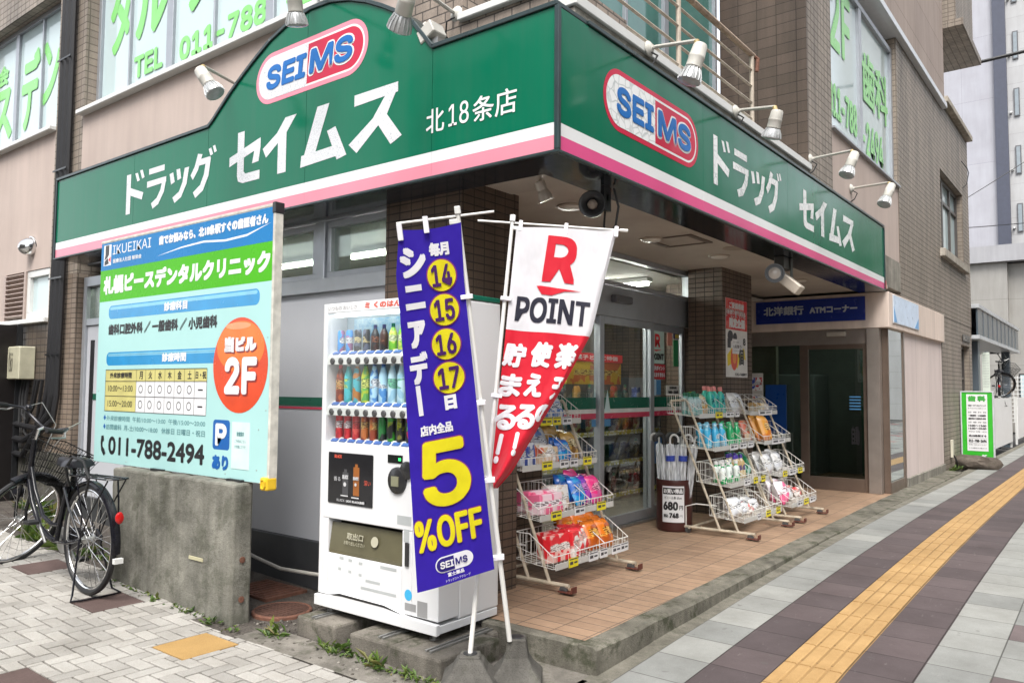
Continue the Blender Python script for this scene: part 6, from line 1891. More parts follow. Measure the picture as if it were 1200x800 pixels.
fill(o3, L3, 0, [('bag', (.20, .12, .22), PK((.76, .70, .74), (.74, .14, .28), (.78, .74, .78), 9.0, .25), 'white bag with pink print', .10, .08), ('bag', (.18, .08, .12), WSH, 'white flat packet', .42, .13), ('bag', (.14, .07, .10), RED2, 'red and white packet', .84, .14)], 'ATM-side', 'bin side', 'lowest')

# ------------------------------------------------------------------ umbrella bin
bc = Vector((-1.10, 3.56, FZ))
BIN = thing('umbrella_bin', 'dark brown cylindrical bin with a 680 yen price sheet, full of clear umbrellas', 'bin', tuple(bc))
BRN = P('maroon_bin_plastic', (.055, .014, .012), .35, 0, .2, 6)
m = MB(); m.lathe(bc, (0, 0, 1), [(0, .155), (.012, .165), (.02, .167), (.45, .167), (.465, .170), (.475, .166), (.474, .155), (.03, .150), (.029, .01)], 32); m.build('body', BRN, BIN, smooth=True)
ang = math.atan2(CX.y - bc.y, CX.x - bc.x) - .06
def cyl(u, v, l=0.0):
    a = ang + u / .168
    return Vector((bc.x + (.1685 + l) * math.cos(a), bc.y + (.1685 + l) * math.sin(a), bc.z + v))
tp = Text(cyl)
vs, fs = [], []
for i in range(13):
    u = -.105 + .21 * i / 12
    vs += [cyl(u, .09), cyl(u, .42)]
fs = [(2 * i, 2 * i + 2, 2 * i + 3, 2 * i + 1) for i in range(12)]
m = MB(); m.add(vs, fs); ps = m.build('price_sheet', WPRINT, BIN)
tk = Text(cyl); tk.k = 6
for i in range(8): tk.mb.add([cyl(-.098 + .0245 * (i + a), v, .001) for a, v in ((0, .345), (1, .345), (1, .405), (0, .405))], [(0, 1, 2, 3)])
tk.put('680', (-.095, .20, .045, .28), .006, maxlen=.03); tk.put('円', (.055, .205, .09, .245), .001, 'few'); tk.put('税込', (-.09, .135, -.045, .165), .001, 'few'); tk.put('748', (-.035, .13, .05, .178), .004, maxlen=.03); tk.put('円', (.06, .135, .085, .16)); tk.put('ビニール傘 65cm', (-.08, .30, .08, .328), .0005, 'few')
tk.build('price_lettering', INK, ps)
tw = Text(cyl); tw.k = 14; tw.put('お買い得品', (-.088, .355, .088, .397), .0015, 'few', maxlen=.03, lift=.001); tw.build('heading_lettering', WPRINT, ps)
g = G('clear_umbrella_film'); o_ = g.obj()
d = g.n('BsdfPrincipled', None, Base_Color=(.78, .80, .82), Roughness=.22); tr = g.n('BsdfTransparent', None, Color=(.9, .92, .93))
mx = g.n('MixShader', None, i0=g.ramp(g.noise(g.n('Mapping', None, Vector=o_, Scale=(1, 1, .12)).outputs[0], 60, 2), [(.35, (.35,) * 3), (.65, (.9,) * 3)]), i1=tr.outputs[0], i2=d.outputs[0])
g.nt.links.new(mx.outputs[0], g.out.inputs[0]); UMB = g.m
def umbrella(label, a, r, hm, lean, hook, blue=False):
    x, y = bc.x + r * math.cos(a), bc.y + r * math.sin(a)
    t = thing('umbrella', label, 'umbrella', (x, y, FZ + .04), 'clear umbrellas standing in the brown bin')
    dr = Vector((math.cos(a) * lean, math.sin(a) * lean, 1)).normalized()
    b0 = Vector((x, y, FZ + .05))
    m = MB(); m.tube([b0, b0 + dr * .80], .0045, 6); m.build('shaft', WHITE2, t)
    m = MB(); prof = [(.03, .010), (.15, .018), (.35, .026), (.55, .031), (.70, .032), (.745, .027), (.76, .010)]
    n = 14; vs, fs = [], []
    xx = dr.cross(Vector((0, 1, 0))).normalized(); yy = xx.cross(dr)
    for d_, rr in prof:
        for j in range(n):
            q = rr * (1.18 if j % 2 else .72); an = 2 * PI * j / n + d_ * 1.5
            vs.append(b0 + dr * d_ + xx * math.cos(an) * q + yy * math.sin(an) * q)
    fs = [(i * n + j, i * n + (j + 1) % n, (i + 1) * n + (j + 1) % n, (i + 1) * n + j) for i in range(len(prof) - 1) for j in range(n)]
    m.add(vs, fs); m.build('canopy', UMB, t, smooth=True)
    if blue:
        m = MB(); m.lathe(b0 + dr * .60, dr, [(0, .042), (.05, .042)], 12); m.build('tag_band', P('blue_band', (.03, .06, .35), .4), t)
    m = MB(); top = b0 + dr * .72; h = Vector((math.cos(hook), math.sin(hook), 0))
    pts = [top, top + dr * .075] + [top + dr * .075 + h * (.042 - .042 * math.cos(q)) + dr * .048 * math.sin(q) for q in [PI * i / 8 for i in range(1, 10)]]
    m.tube(pts, .024 if hm is not WHITE2 else .0095, 8); m.build('handle', hm, t, smooth=True)
va = ang
umbrella('clear umbrella with black hook handle, standing at the door side of the bin', va - .75, .10, BLACK, .03, va - 1.3)
umbrella('clear umbrella with black hook handle, standing in the middle of the bin', va + .25, .09, BLACK, .0, va - 1.5)
umbrella('clear umbrella with white hook handle and blue band, at the front of the bin', va - .2, .115, WHITE2, .03, va + 1.2, True)
umbrella('clear umbrella with white hook handle leaning out toward the basket rack', va + 1.15, .11, WHITE2, .13, va + 1.4)
umbrella('clear umbrella with white handle hooked toward the glass door', va - 1.5, .10, WHITE2, .05, va - 1.9)
umbrella('clear umbrella with black handle at the back of the bin', va + 2.9, .07, BLACK, .0, va + 1.2)
umbrella('clear umbrella with blue band, second from the front of the bin', va + .75, .095, WHITE2, .05, va + 1.8, True)
# poster on the second pillar
PO = thing('poster', 'tall red, white and yellow sale poster taped to the dark tiled pillar', 'poster', (-1.055, 5.01, 2.0))
m = MB(); m.box(-1.0595, -1.057, 4.71, 5.31, 1.585, 2.437); m.build('sheet', P('poster_paper', (.74, .73, .71), .5), PO)
PFm = RF(-1.057, .0006)
def pp(name, mat, k, *polys):
    t = Text(PFm); t.k = k
    for q in polys: t.poly(q)
    return t.build(name, mat, PO)
pp('red_heading', PK((.62, .02, .03), (.70, .12, .10), (.70, .5, .5), 14.0, .5), 0, rect(4.712, 2.10, 5.308, 2.435))
pp('yellow_burst', P('yellow_poster_print', (.80, .62, .03), .5), 0, [(4.75, 1.70), (4.9, 1.74), (5.02, 1.68), (5.10, 1.80), (5.26, 1.78), (5.22, 1.90), (5.05, 1.93), (4.86, 1.90), (4.74, 1.82)])
pp('red_drop', P('red_orange_poster_print', (.72, .06, .02), .4), 2, disc(4.93, 1.79, .095, .13))
pp('orange_drop', P('orange_poster_print', (.82, .26, .03), .4), 5, disc(4.94, 1.80, .05, .07))
pp('dark_picture', P('charcoal_poster_print', (.04, .04, .05), .5), 0, disc(4.83, 2.03, .075, .06), disc(4.96, 2.02, .055, .05), rect(4.75, 1.90, 4.84, 2.0))
m = MB(); m.box(-1.0565, -1.055, 4.88, 5.17, 1.84, 2.0); nt_ = m.build('notice', P('white_notice_paper', (.76, .76, .78), .6), PO)
t = Text(RF(-1.055, .0005)); t.put('お一人様', (4.91, 1.955, 5.05, 1.98)); t.put('1点限り', (4.91, 1.90, 5.13, 1.94), .001, 'few'); t.put('ご了承ください', (4.91, 1.865, 5.1, 1.88)); t.build('notice_lettering', INK, nt_)
t = Text(PFm); t.k = 4; t.put('ご愛顧感謝', (4.80, 2.33, 5.22, 2.40), .003, 'few'); t.put('お買い物で当たる', (4.76, 2.26, 5.26, 2.31), .001, 'few'); t.k = 4; t.put('限定企画', (4.80, 2.12, 5.24, 2.23), .007, 'square'); t.build('white_lettering', WPRINT, PO)
t = Text(PFm); t.k = 8; t.put('個', (5.05, 1.72, 5.2, 1.90), .006, 'square'); t.put('くわしくは店内で', (4.95, 1.60, 5.28, 1.635), .002, 'few'); t.put('8', (5.18, 1.94, 5.25, 2.02), .005); t.build('black_lettering', INK, PO)

# items at the ATM window
t = thing('leaflet_board', 'narrow board of red and blue squares by the dark ATM window', 'leaflet board', (-1.76, 7.44, FZ))
m = MB(); m.box(-1.87, -1.66, 7.42, 7.44, .80, 1.68); m.build('board', P('pale_board', (.55, .52, .48), .5), t)
for i, (z, a, b_) in enumerate(((1.44, (.03, .06, .34), (.55, .03, .04)), (1.18, (.55, .03, .04), (.03, .06, .34)), (.90, (.03, .06, .34), (.55, .03, .04)))):
    m = MB(); m.box(-1.86, -1.77, 7.414, 7.4195, z, z + .18); m.build('printed_square', PK(a, (.7, .7, .7), (.6, .6, .62), 20.0, .4), t)
    m = MB(); m.box(-1.76, -1.67, 7.414, 7.4195, z, z + .18); m.build('printed_square', PK(b_, (.7, .7, .7), (.6, .6, .62), 20.0, .4), t)
m = MB(); m.box(-1.80, -1.72, 7.40, 7.50, FZ, FZ + .02); m.box(-1.77, -1.75, 7.4405, 7.46, FZ + .02, .82); m.build('stand', STEEL, t)
m = MB(); m.box(-1.64, -1.36, 7.47, 7.50, .86, 1.52); t = tag(m.build('blue_panel', P('bright_blue_panel', (.010, .055, .22), .3), org=(-1.5, 7.48, .86)), 'plain bright blue panel leaning in front of the ATM window', 'panel')
m = MB(); m.box(-1.62, -1.58, 7.46, 7.52, FZ, .859); m.box(-1.42, -1.38, 7.46, 7.52, FZ, .859); m.build('leg', STEEL, t)

# ------------------------------------------------------------------ inside the shop
for k, (x0, x1, y, lab) in enumerate(((-5.2, -3.5, 1.45, 'long white fluorescent lamp behind the window over the grey wall, by the billboard'), (-3.3, -1.75, 1.45, 'long white fluorescent lamp behind the window beside the first pillar'), (-2.9, -1.9, 4.6, 'fluorescent lamp on the shop ceiling behind the glass door'), (-2.6, -1.8, 3.0, 'added fluorescent lamp on the shop ceiling to brighten the dim store shelf'))):  # last lamp is added to brighten the goods behind the door
    t = thing('ceiling_lamp', lab, 'ceiling lamp', ((x0 + x1) / 2, y, 2.69), 'fluorescent lamps on the shop ceiling')
    m = MB(); m.box(x0, x1, y - .06, y + .06, 2.655, 2.699); m.build('housing', WHITE2, t)
    m = MB(); m.tube([(x0 + .02, y, 2.63), (x1 - .02, y, 2.63)], .016, 8); m.build('tube', emit('lit_tube', (1, .98, .92), 36.0), t)
SHF = thing('store_shelf', 'tall dim store shelf with yellow price strips behind the sliding glass door', 'shelf', (-2.7, 4.1, FZ))
DARKS = P('dark_shelf_metal', (.10, .10, .10), .5)
SZ_ = [.22, .60, .95, 1.27]
m = MB(); m.box(-3.0, -2.96, 2.3, 6.0, FZ, 1.60); m.build('back_panel', DARKS, SHF)
for z in SZ_:
    m = MB(); m.box(-2.959, -2.50, 2.3, 6.0, z - .03, z); m.build('board', DARKS, SHF)
    m = MB(); m.box(-2.499, -2.494, 2.3, 6.0, z - .045, z + .005); m.build('price_strip', PK((.52, .46, .05), (.75, .75, .72), (.6, .55, .1), 26.0, .4), SHF)
for y in (2.28, 6.0):
    m = MB(); m.box(-3.0, -2.5, y, y + .02, FZ, 1.6); m.build('end_panel', DARKS, SHF)
DES = [('bag', (.13, .07, .22), PK((.34, .05, .03), (.45, .35, .10), (.5, .4, .3), 14.0, .3), 'red brown packet'), ('bag', (.13, .07, .22), PK((.45, .46, .48), (.10, .12, .25), (.5, .5, .5), 14.0, .3), 'silver packet'), ('box', (.10, .08, .20), PK((.04, .06, .20), (.3, .3, .35), (.4, .4, .45), 14.0, .3), 'navy box'),
       ('bottle', (.075, .075, .23), PK((.05, .045, .05), (.25, .2, .1), (.35, .3, .25), 14.0, .3), 'dark bottle'), ('bag', (.13, .07, .21), PK((.50, .26, .06), (.3, .1, .02), (.5, .4, .2), 14.0, .3), 'amber packet'), ('bottle', (.07, .07, .22), PK((.20, .02, .03), (.4, .3, .3), (.35, .1, .1), 14.0, .3), 'crimson bottle')]
plan = [[5, 5, 5, 3, 5, 5, 5, 0, 5, 5, 3, 5], [2, 3, 2, 2, 3, 2, 1, 2, 3, 2, 2, 3], [0, 0, 1, 1, 1, 4, 0, 0, 1, 2, 4, 0], [3, 3, 4, 3, 2, 3, 4, 3, 3, 0, 3, 2]]
TN = ['lowest', 'second lowest', 'second highest', 'highest']
for r_, row in enumerate(plan):
    for k, d_ in enumerate(row):
        kind, sz, mat, txt = DES[d_]
        good(kind, sz, mat, '%s, %s along the %s store shelf behind the glass door' % (txt, ORD[k], TN[r_]), 'goods on the dim store shelf', (-2.62, 2.55 + k * .275, SZ_[r_] + .001), (0, 0, random.uniform(-.15, .15)), GCAP if kind == 'bottle' else None)
PR = thing('promo_display', 'yellow boxed display with red lettered header, seen through the glass door', 'display', (-2.56, 4.4, 1.27))
m = MB(); m.box(-2.66, -2.62, 4.0, 5.2, 1.50, 1.76); m.build('board', PK((.55, .36, .04), (.45, .10, .03), (.62, .50, .15), 9.0, .4), PR)
m = MB(); m.box(-2.66, -2.61, 3.98, 5.22, 1.765, 1.86); hd = m.build('header', REDP, PR)
t = Text(RF(-2.61, .001)); t.put('お菓子とくに特価', (4.05, 1.785, 5.1, 1.84), .002, 'few'); t.build('lettering', WPRINT, hd)
m = MB(); m.box(-2.68, -2.66, 4.05, 4.09, 1.27, 1.76); m.box(-2.68, -2.66, 5.1, 5.14, 1.27, 1.76); m.build('support', DARKS, PR)
m = MB(); m.box(-5.0, -4.96, 3.0, 6.4, 1.9, 2.5); tag(m.build('green_banner', P('green_wall_banner', (.01, .20, .07), .6), org=(-5, 4.5, 2)), 'green banner hanging inside the shop behind the transom glass', 'banner')

# ------------------------------------------------------------------ bicycle (built facing +X at the origin, then placed)
BFRM = P('gloss_black_frame', (.008, .008, .011), .22, 0, .15, 12, spec=.35)
def bicycle(label, loc, rotz, steer):
    t = thing('bicycle', label, 'bicycle', loc, None, rotz)
    o0 = (0, 0, 0)
    def B(m, name, mat, par=None, **k):
        o = m.build(name, mat, par or t, org=o0, **k); return o
    WR, WB = .345, 1.15
    H0 = Vector((1.085, 0, .36)); AX = Vector((-.34, 0, .94)).normalized()
    RM = Matrix.Translation(H0) @ Matrix.Rotation(steer, 4, AX) @ Matrix.Translation(-H0)
    S_ = lambda *p: RM @ Vector(p)
    idm = lambda *p: Vector(p)
    def circle(c, r, f, n=40, a0=0, a1=2 * PI):
        return [f(c[0] + r * math.cos(a0 + (a1 - a0) * i / n), c[1], c[2] + r * math.sin(a0 + (a1 - a0) * i / n)) for i in range(n + (0 if a1 - a0 > 6.2 else 1))]
    def wheel(c, f):
        m = MB(); m.tube(circle(c, WR - .018, f), .018, 8, closed=True); w = B(m, 'wheel', BLACK, smooth=True)
        m = MB(); m.tube(circle(c, WR - .040, f), .0105, 8, closed=True); B(m, 'rim', CHROME, w, smooth=True)
        m = MB()
        for i in range(32):
            a = 2 * PI * i / 32; s = .022 if i % 2 else -.022
            da = .42 if (i // 2) % 2 else -.42
            m.tube([f(c[0] + .02 * math.cos(a + da * 3), c[1] + s, c[2] + .02 * math.sin(a + da * 3)), f(c[0] + (WR - .045) * math.cos(a), c[1], c[2] + (WR - .045) * math.sin(a))], .0016, 4, cap=False)
        B(m, 'spoke', CHROME, w)
        m = MB(); p0, p1 = f(c[0], c[1] - .05, c[2]), f(c[0], c[1] + .05, c[2])
        m.lathe(p0, p1 - p0, [(0, .008), (.018, .008), (.02, .026), (.026, .028), (.032, .017), (.068, .017), (.074, .028), (.08, .026), (.082, .008), (.10, .008)], 14)
        B(m, 'hub', STEEL, w, smooth=True)
        return w
    RC, FC = (0, 0, WR), (WB - .05, 0, WR)
    wheel(RC, idm); wheel(FC, S_)
    def fender(c, f, a0, a1):
        m = MB(); n = 26; vs = []
        for i in range(n + 1):
            a = a0 + (a1 - a0) * i / n
            for y, r in ((-.030, WR + .004), (-.022, WR + .016), (0, WR + .021), (.022, WR + .016), (.030, WR + .004)):
                vs.append(f(c[0] + r * math.cos(a), c[1] + y, c[2] + r * math.sin(a)))
        m.add(vs, [(i * 5 + j, i * 5 + j + 1, i * 5 + j + 6, i * 5 + j + 5) for i in range(n) for j in range(4)])
        return B(m, 'fender', BFRM, smooth=True)
    fd = fender(RC, idm, R_(28), R_(188)); fender(FC, S_, R_(-18), R_(130))
    m = MB(); m.box(-.395, -.365, -.026, .026, .245, .275); B(m, 'white_tip', WHITE2, fd)
    m = MB(); m.tube([(.97, 0, .60), (.93, 0, .70), (.885, 0, .93)], .019, 10); B(m, 'head_tube', BFRM, smooth=True)
    m = MB(); m.tube([(.955, 0, .66), (.88, 0, .50), (.74, 0, .34), (.58, 0, .285), (.47, 0, .275)], .018, 10); m.tube([(.93, 0, .76), (.84, 0, .58), (.70, 0, .42), (.55, 0, .375), (.415, 0, .385)], .014, 10); B(m, 'down_tube', BFRM, smooth=True)
    m = MB(); m.tube([(.47, 0, .275), (.36, 0, .58), (.325, 0, .68)], .0165, 10); B(m, 'seat_tube', BFRM, smooth=True)
    m = MB(); m.tube([(.325, 0, .68), (.30, 0, .76)], .012, 8); B(m, 'seat_post', CHROME, smooth=True)
    for s in (-1, 1):
        m = MB(); m.tube([(.45, s * .03, .28), (.20, s * .05, .30), (0, s * .055, WR)], .009, 8); m.tube([(.335, s * .02, .64), (.18, s * .05, .52), (0, s * .055, WR)], .008, 8); B(m, 'rear_stay', BFRM, smooth=True)
        m = MB(); m.tube([S_(1.01, s * .05, .60), S_(1.05, s * .052, .45), S_(FC[0], s * .052, WR)], .0115, 8); B(m, 'fork_blade', BFRM, smooth=True)
        m = MB(); m.tube([(.08, s * .06, .735), (-.02, s * .058, .50), (0, s * .058, WR)], .005, 6); m.tube([(-.33, s * .055, .735), (-.12, s * .056, .52), (0, s * .058, WR)], .005, 6); B(m, 'rack_strut', BFRM, smooth=True)
    m = MB(); m.tube([S_(1.01, -.055, .605), S_(1.01, .055, .605)], .014, 8); m.tube([S_(1.01, 0, .60), S_(.985, 0, .68)], .015, 8); B(m, 'fork_crown', BFRM, smooth=True)
    # saddle
    m = MB(); vs = []
    secs = [(.47, .018, .0), (.42, .028, .008), (.34, .045, .006), (.27, .085, .010), (.20, .105, .018), (.165, .095, .016), (.15, .06, .008)]
    for x, w, h in secs:
        for k in range(9):
            a = PI * k / 8
            vs.append((x, w * math.cos(a), .795 + h + .035 * math.sin(a) - .02 * abs(math.cos(a)) ** 3))
        vs.append((x, 0, .775 + h * .5))
    m.add(vs, [(i * 10 + j, i * 10 + (j + 1) % 10, (i + 1) * 10 + (j + 1) % 10, (i + 1) * 10 + j) for i in range(len(secs) - 1) for j in range(10)] + [tuple(range(10)), tuple(range(60, 70))])
    sd2 = B(m, 'saddle', P('black_saddle_vinyl', (.02, .02, .024), .35), smooth=True)
    m = MB()
    for s in (-.035, .035): m.tube([(.22, s, .775), (.20, s, .735), (.24, s, .725), (.27, s, .76)], .006, 6)
    B(m, 'spring', STEEL, sd2)
    # carrier
    m = MB(); m.tube([(.20, .045, .735), (-.34, .065, .745), (-.37, .03, .745), (-.37, -.03, .745), (-.34, -.065, .745), (.20, -.045, .735)], .0055, 6); m.tube([(.15, 0, .738), (-.36, 0, .745)], .005, 6)
    for x in (.05, -.1, -.25): m.tube([(x, -.058, .741), (x, .058, .741)], .004, 5)
    B(m, 'carrier', BFRM, smooth=True)
    m = MB(); m.tube([(.24, .03, .66), (.20, .075, .78), (.08, .085, .86), (-.06, .08, .84), (-.12, .07, .74), (-.06, .062, .62)], .008, 8); B(m, 'cable_lock', BLACK, smooth=True)
    m = MB(); m.lathe((-.372, 0, .515), (-1, 0, .05), [(0, .027), (.012, .029), (.020, .024), (.024, .010)], 18); m.v = [(x, y * .85, .515 + (z - .515) * 1.25) for x, y, z in m.v]; rf_ = B(m, 'reflector', P('red_reflector', (.42, .008, .008), .15, 0, .1, 30), smooth=True)
    m = MB(); m.tube([(-.345, 0, .74), (-.362, 0, .62), (-.365, 0, .53)], .006, 6); B(m, 'reflector_arm', BFRM)
    # drive
    m = MB(); m.lathe((.47, -.035, .275), (0, -1, 0), [(0, .085), (.004, .088), (.009, .085), (.012, .03)], 28); B(m, 'chainring', STEEL, smooth=True)
    m = MB(); m.prism([(.54, .24), (.56, .30), (.50, .355), (.02, .40), (-.05, .36), (-.04, .31), (.44, .20), (.50, .20)], (0, -.050, 0), (1, 0, 0), (0, 0, 1), (0, -.014, 0)); B(m, 'chain_case', BFRM, bevel=.004)
    for s, dz in ((-1, -.155), (1, .155)):
        m = MB(); m.tube([(.47, s * .07, .275), (.47 + dz * .55, s * .085, .275 + dz * .83)], .009, 8); cr_ = B(m, 'crank', STEEL, smooth=True)
        m = MB(); x, z = .47 + dz * .55, .275 + dz * .83; m.box(x - .045, x + .045, min(s * .09, s * .16), max(s * .09, s * .16), z - .011, z + .011); B(m, 'pedal', BLACK, cr_, bevel=.004)
    m = MB(); m.tube([(0, .06, WR), (-.07, .12, .03), (-.12, .15, .006), (-.14, .10, .006), (-.14, -.10, .006), (-.12, -.15, .006), (-.07, -.12, .03), (0, -.06, WR)], .0065, 8); B(m, 'kickstand', BFRM, smooth=True)
    # bars
    m = MB(); m.tube([S_(.885, 0, .93), S_(.868, 0, 1.0), S_(.90, 0, 1.02)], .013, 8); B(m, 'stem', CHROME, smooth=True)
    m = MB(); m.tube([S_(.68, .27, 1.06), S_(.78, .275, 1.07), S_(.87, .22, 1.09), S_(.91, .10, 1.04), S_(.90, 0, 1.02), S_(.91, -.10, 1.04), S_(.87, -.22, 1.09), S_(.78, -.275, 1.07), S_(.68, -.27, 1.06)], .011, 8); B(m, 'handlebar', P('dark_handlebar', (.03, .03, .035), .3, .5), smooth=True)
    for s in (-1, 1):
        m = MB(); m.tube([S_(.665, s * .27, 1.058), S_(.785, s * .275, 1.071)], .0165, 10); B(m, 'grip', BLACK, smooth=True)
        m = MB(); m.tube([S_(.83, s * .25, 1.075), S_(.82, s * .29, 1.04), S_(.70, s * .30, 1.02)], .006, 6); m.tube([S_(.86, s * .22, 1.085), S_(.98, s * .20, 1.16), S_(1.05, s * .06, 1.05), S_(1.02, s * .02, .85)], .003, 5); B(m, 'brake_lever', STEEL, smooth=True)
    m = MB(); m.lathe(S_(.87, .17, 1.10), (0, 0, 1), [(0, .02), (.004, .024), (.018, .022), (.028, .012), (.03, .003)], 14); B(m, 'bell', BFRM, smooth=True)
    # basket
    m = MB()
    tp, bt, z0, z1 = (.99, 1.34, .185), (1.03, 1.27, .135), .66, .92
    for i in range(13):
        f = i / 12
        for s in (-1, 1):
            m.tube([S_(tp[0] + (tp[1] - tp[0]) * f, s * tp[2], z1), S_(bt[0] + (bt[1] - bt[0]) * f, s * bt[2], z0)], .0022, 4, cap=False)
        y = -1 + 2 * f
        for a, b_ in ((tp[0], bt[0]), (tp[1], bt[1])):
            m.tube([S_(a, y * tp[2], z1), S_(b_, y * bt[2], z0)], .0022, 4, cap=False)
        m.tube([S_(bt[0], y * bt[2], z0), S_(bt[1], y * bt[2], z0)], .0022, 4, cap=False)
    for k in range(6):
        f = k / 5; a, b_, w = bt[0] + (tp[0] - bt[0]) * f, bt[1] + (tp[1] - bt[1]) * f, bt[2] + (tp[2] - bt[2]) * f; z = z0 + (z1 - z0) * f
        m.tube([S_(a, -w, z), S_(b_, -w, z), S_(b_, w, z), S_(a, w, z)], .0045 if k in (0, 5) else .0022, 5, closed=True)
    B(m, 'basket', P('black_basket_wire', (.006, .006, .006), .55, spec=.15), smooth=False)
    m = MB(); m.lathe(S_(1.03, .09, .52), S_(2.03, .09, .50) - S_(1.03, .09, .52), [(0, .02), (.03, .036), (.055, .036), (.058, .02)], 14); B(m, 'headlamp', BFRM, smooth=True)
    return t
BK = bicycle('black city bicycle with front basket and red reflector, parked beside the concrete block', (-3.27, -.80, gz(-3.27) + .001), PI, R_(-72))
BK.scale = (1.07, 1.07, 1.07)
b2_ = copy_tree(BK); b2_.name = 'bicycle'
b2_.scale = (1, 1, 1); b2_.location = (-.10, 18.9, 1.12); b2_.rotation_euler = (0, R_(-8), R_(96))
tag(b2_, 'dark bicycle parked on the raised rack under the bike shelter behind the white fence', 'bicycle')

# dark partition by the wall, weeds
t = tag(MB().box(-7.5, -7.44, -2.6, .285, gz(-7.5) - .03, 2.10).build('dark_partition', P('black_brown_sheet', (.012, .010, .010), .35, 0, .2, 3), org=(-7.47, -1.2, .2)), 'tall black brown sheet partition standing out from the wall behind the bicycle', 'partition')
m = MB()
for y in (-2.6, -1.6, -.62, .22): m.box(-7.439, -7.415, y, y + .05, .2, 2.11)
m.build('rib', DARK, t)
def weeds():
    m = MB(); rnd = random.Random(21)
    spots = [(-3.5, -.52, .05), (-3.3, -.54, .05), (-3.15, -.53, .06), (-3.0, -.53, .05), (-2.85, -.55, .09), (-2.62, -.53, .06), (-2.45, -.56, .10), (-2.35, -.53, .05), (-2.22, -.54, .07), (-2.17, -.56, .10), (-1.93, -.55, .06), (-1.70, -.43, .17), (-1.62, -.46, .06),
             (-1.23, -.40, .13), (-1.17, -.36, .15), (-1.15, -.43, .10), (-1.05, -.42, .07), (-.95, -.42, .08), (-.86, -.42, .17), (-.80, -.44, .09), (-.70, -.43, .06), (-.62, -.42, .09), (-.55, -.43, .08), (-.45, -.42, .07), (-.40, -.40, .06)]
    spots += [(-5.6 + .13 * i, -.30 + .09 * math.sin(i * 1.7), .10 + .10 * abs(math.sin(i * 2.3))) for i in range(16)]
    spots += [(-6.9 + .15 * i, .15, .10 + .05 * (i % 3)) for i in range(7)]
    spots += [(-.05 - .03 * i % .04, 11.3 + .13 * i, .04) for i in range(22)] + [(-.1 + .02 * (i % 5), 11.9 + .12 * i, .09) for i in range(9)]
    for (x, y, h) in spots:
        h *= .62 if y < 1 and x > -4.5 else 1.0
        n = int(9 + h * 110)
        for i in range(n):
            a = rnd.uniform(0, 2 * PI); l = h * rnd.uniform(.45, 1.15); w = rnd.uniform(.004, .012) * (1 + h * 3)
            tilt = rnd.uniform(.35, 1.15)
            px, py = x + rnd.gauss(0, .03), y + rnd.gauss(0, .022)
            z0 = (gz(px) if y < 5 else zs(y)) - .004
            d = Vector((math.cos(a) * math.sin(tilt), math.sin(a) * math.sin(tilt), math.cos(tilt)))
            s = d.cross(Vector((0, 0, 1))).normalized()
            p0 = Vector((px, py, z0)); p1 = p0 + d * l * .55; p2 = p1 + (d + Vector((0, 0, -.55))).normalized() * l * .5
            m.add([p0, p1 + s * w, p2, p1 - s * w], [(0, 1, 2), (0, 2, 3)])
    return m
g = G('weed_leaf')
r = g.n('NewGeometry').outputs['Random Per Island']
c = g.ramp(r, [(0, (.035, .075, .012)), (.5, (.085, .15, .025)), (.85, (.14, .19, .035)), (1, (.20, .17, .06))])
d = g.n('BsdfPrincipled', None, Base_Color=c, Roughness=.55); tr = g.n('BsdfTranslucent', None, Color=c)
mx = g.n('MixShader', None, i0=.3, i1=d.outputs[0], i2=tr.outputs[0]); g.nt.links.new(mx.outputs[0], g.out.inputs[0])
tag(weeds().build('weeds', g.m), 'small green weeds along the foot of walls and blocks', 'weeds', None, 'stuff')
def litter():
    m = MB(); rnd = random.Random(4)
    for i in range(300):
        x, y = rnd.uniform(-3.4, .12), rnd.uniform(-.58, -.36)
        if rnd.random() < .35: x, y = rnd.uniform(-2.0, -1.6), rnd.uniform(-.4, .3)
        r = rnd.uniform(.002, .008); z = gz(x) - .008
        m.obox((x, y, z + r * .5), (r, r * .3, 0), (-r * .3, r * .8, 0), (0, r * .2, r * .5))
    return m
g = G('grit'); r = g.n('NewGeometry').outputs['Random Per Island']; g.bsdf(Base_Color=g.ramp(r, [(0, (.06, .05, .04)), (.7, (.11, .10, .085)), (.97, (.26, .24, .21))]), Roughness=.9)
tag(litter().build('gravel', g.m), 'loose grit and crumbs of mortar between pavers and blocks', 'grit', None, 'stuff')

# ------------------------------------------------------------------ green clinic sign by the far wall
SGN = thing('standing_sign', 'green and white dental sign board standing behind a boulder at the building end', 'sign', (.18, 13.0, zs(13)))
sa = Vector((1, -.06, 0)).normalized(); sn = Vector((-.06, -1, 0)).normalized()
sf = frame((-.06, 13.03, 0), sa, (0, 0, 1), sn, .0)
m = MB(); m.obox(sf(.24, .79, -.03), sa * .245, (0, 0, .645), sn * .028); m.build('panel', P('leaf_green_enamel', (.04, .42, .03), .3), SGN)
m = MB(); m.obox(sf(-.012, .79, -.03), sa * .0115, (0, 0, .66), sn * .034); m.obox(sf(.492, .79, -.03), sa * .0115, (0, 0, .66), sn * .034); m.obox(sf(.24, 1.447, -.03), sa * .265, (0, 0, .011), sn * .036)
m.build('frame', ALUW, SGN, bevel=.003)
t = Text(sf); t.poly(rect(.075, .39, .405, 1.40), .0012); t.build('white_face', WPRINT, SGN)
t = Text(sf); t.put('歯 科', (.10, 1.27, .38, 1.375), .008, 'square', lift=.0025); t.build('green_lettering', P('mid_green_print', (.06, .36, .06), .4), SGN)
t = Text(sf)
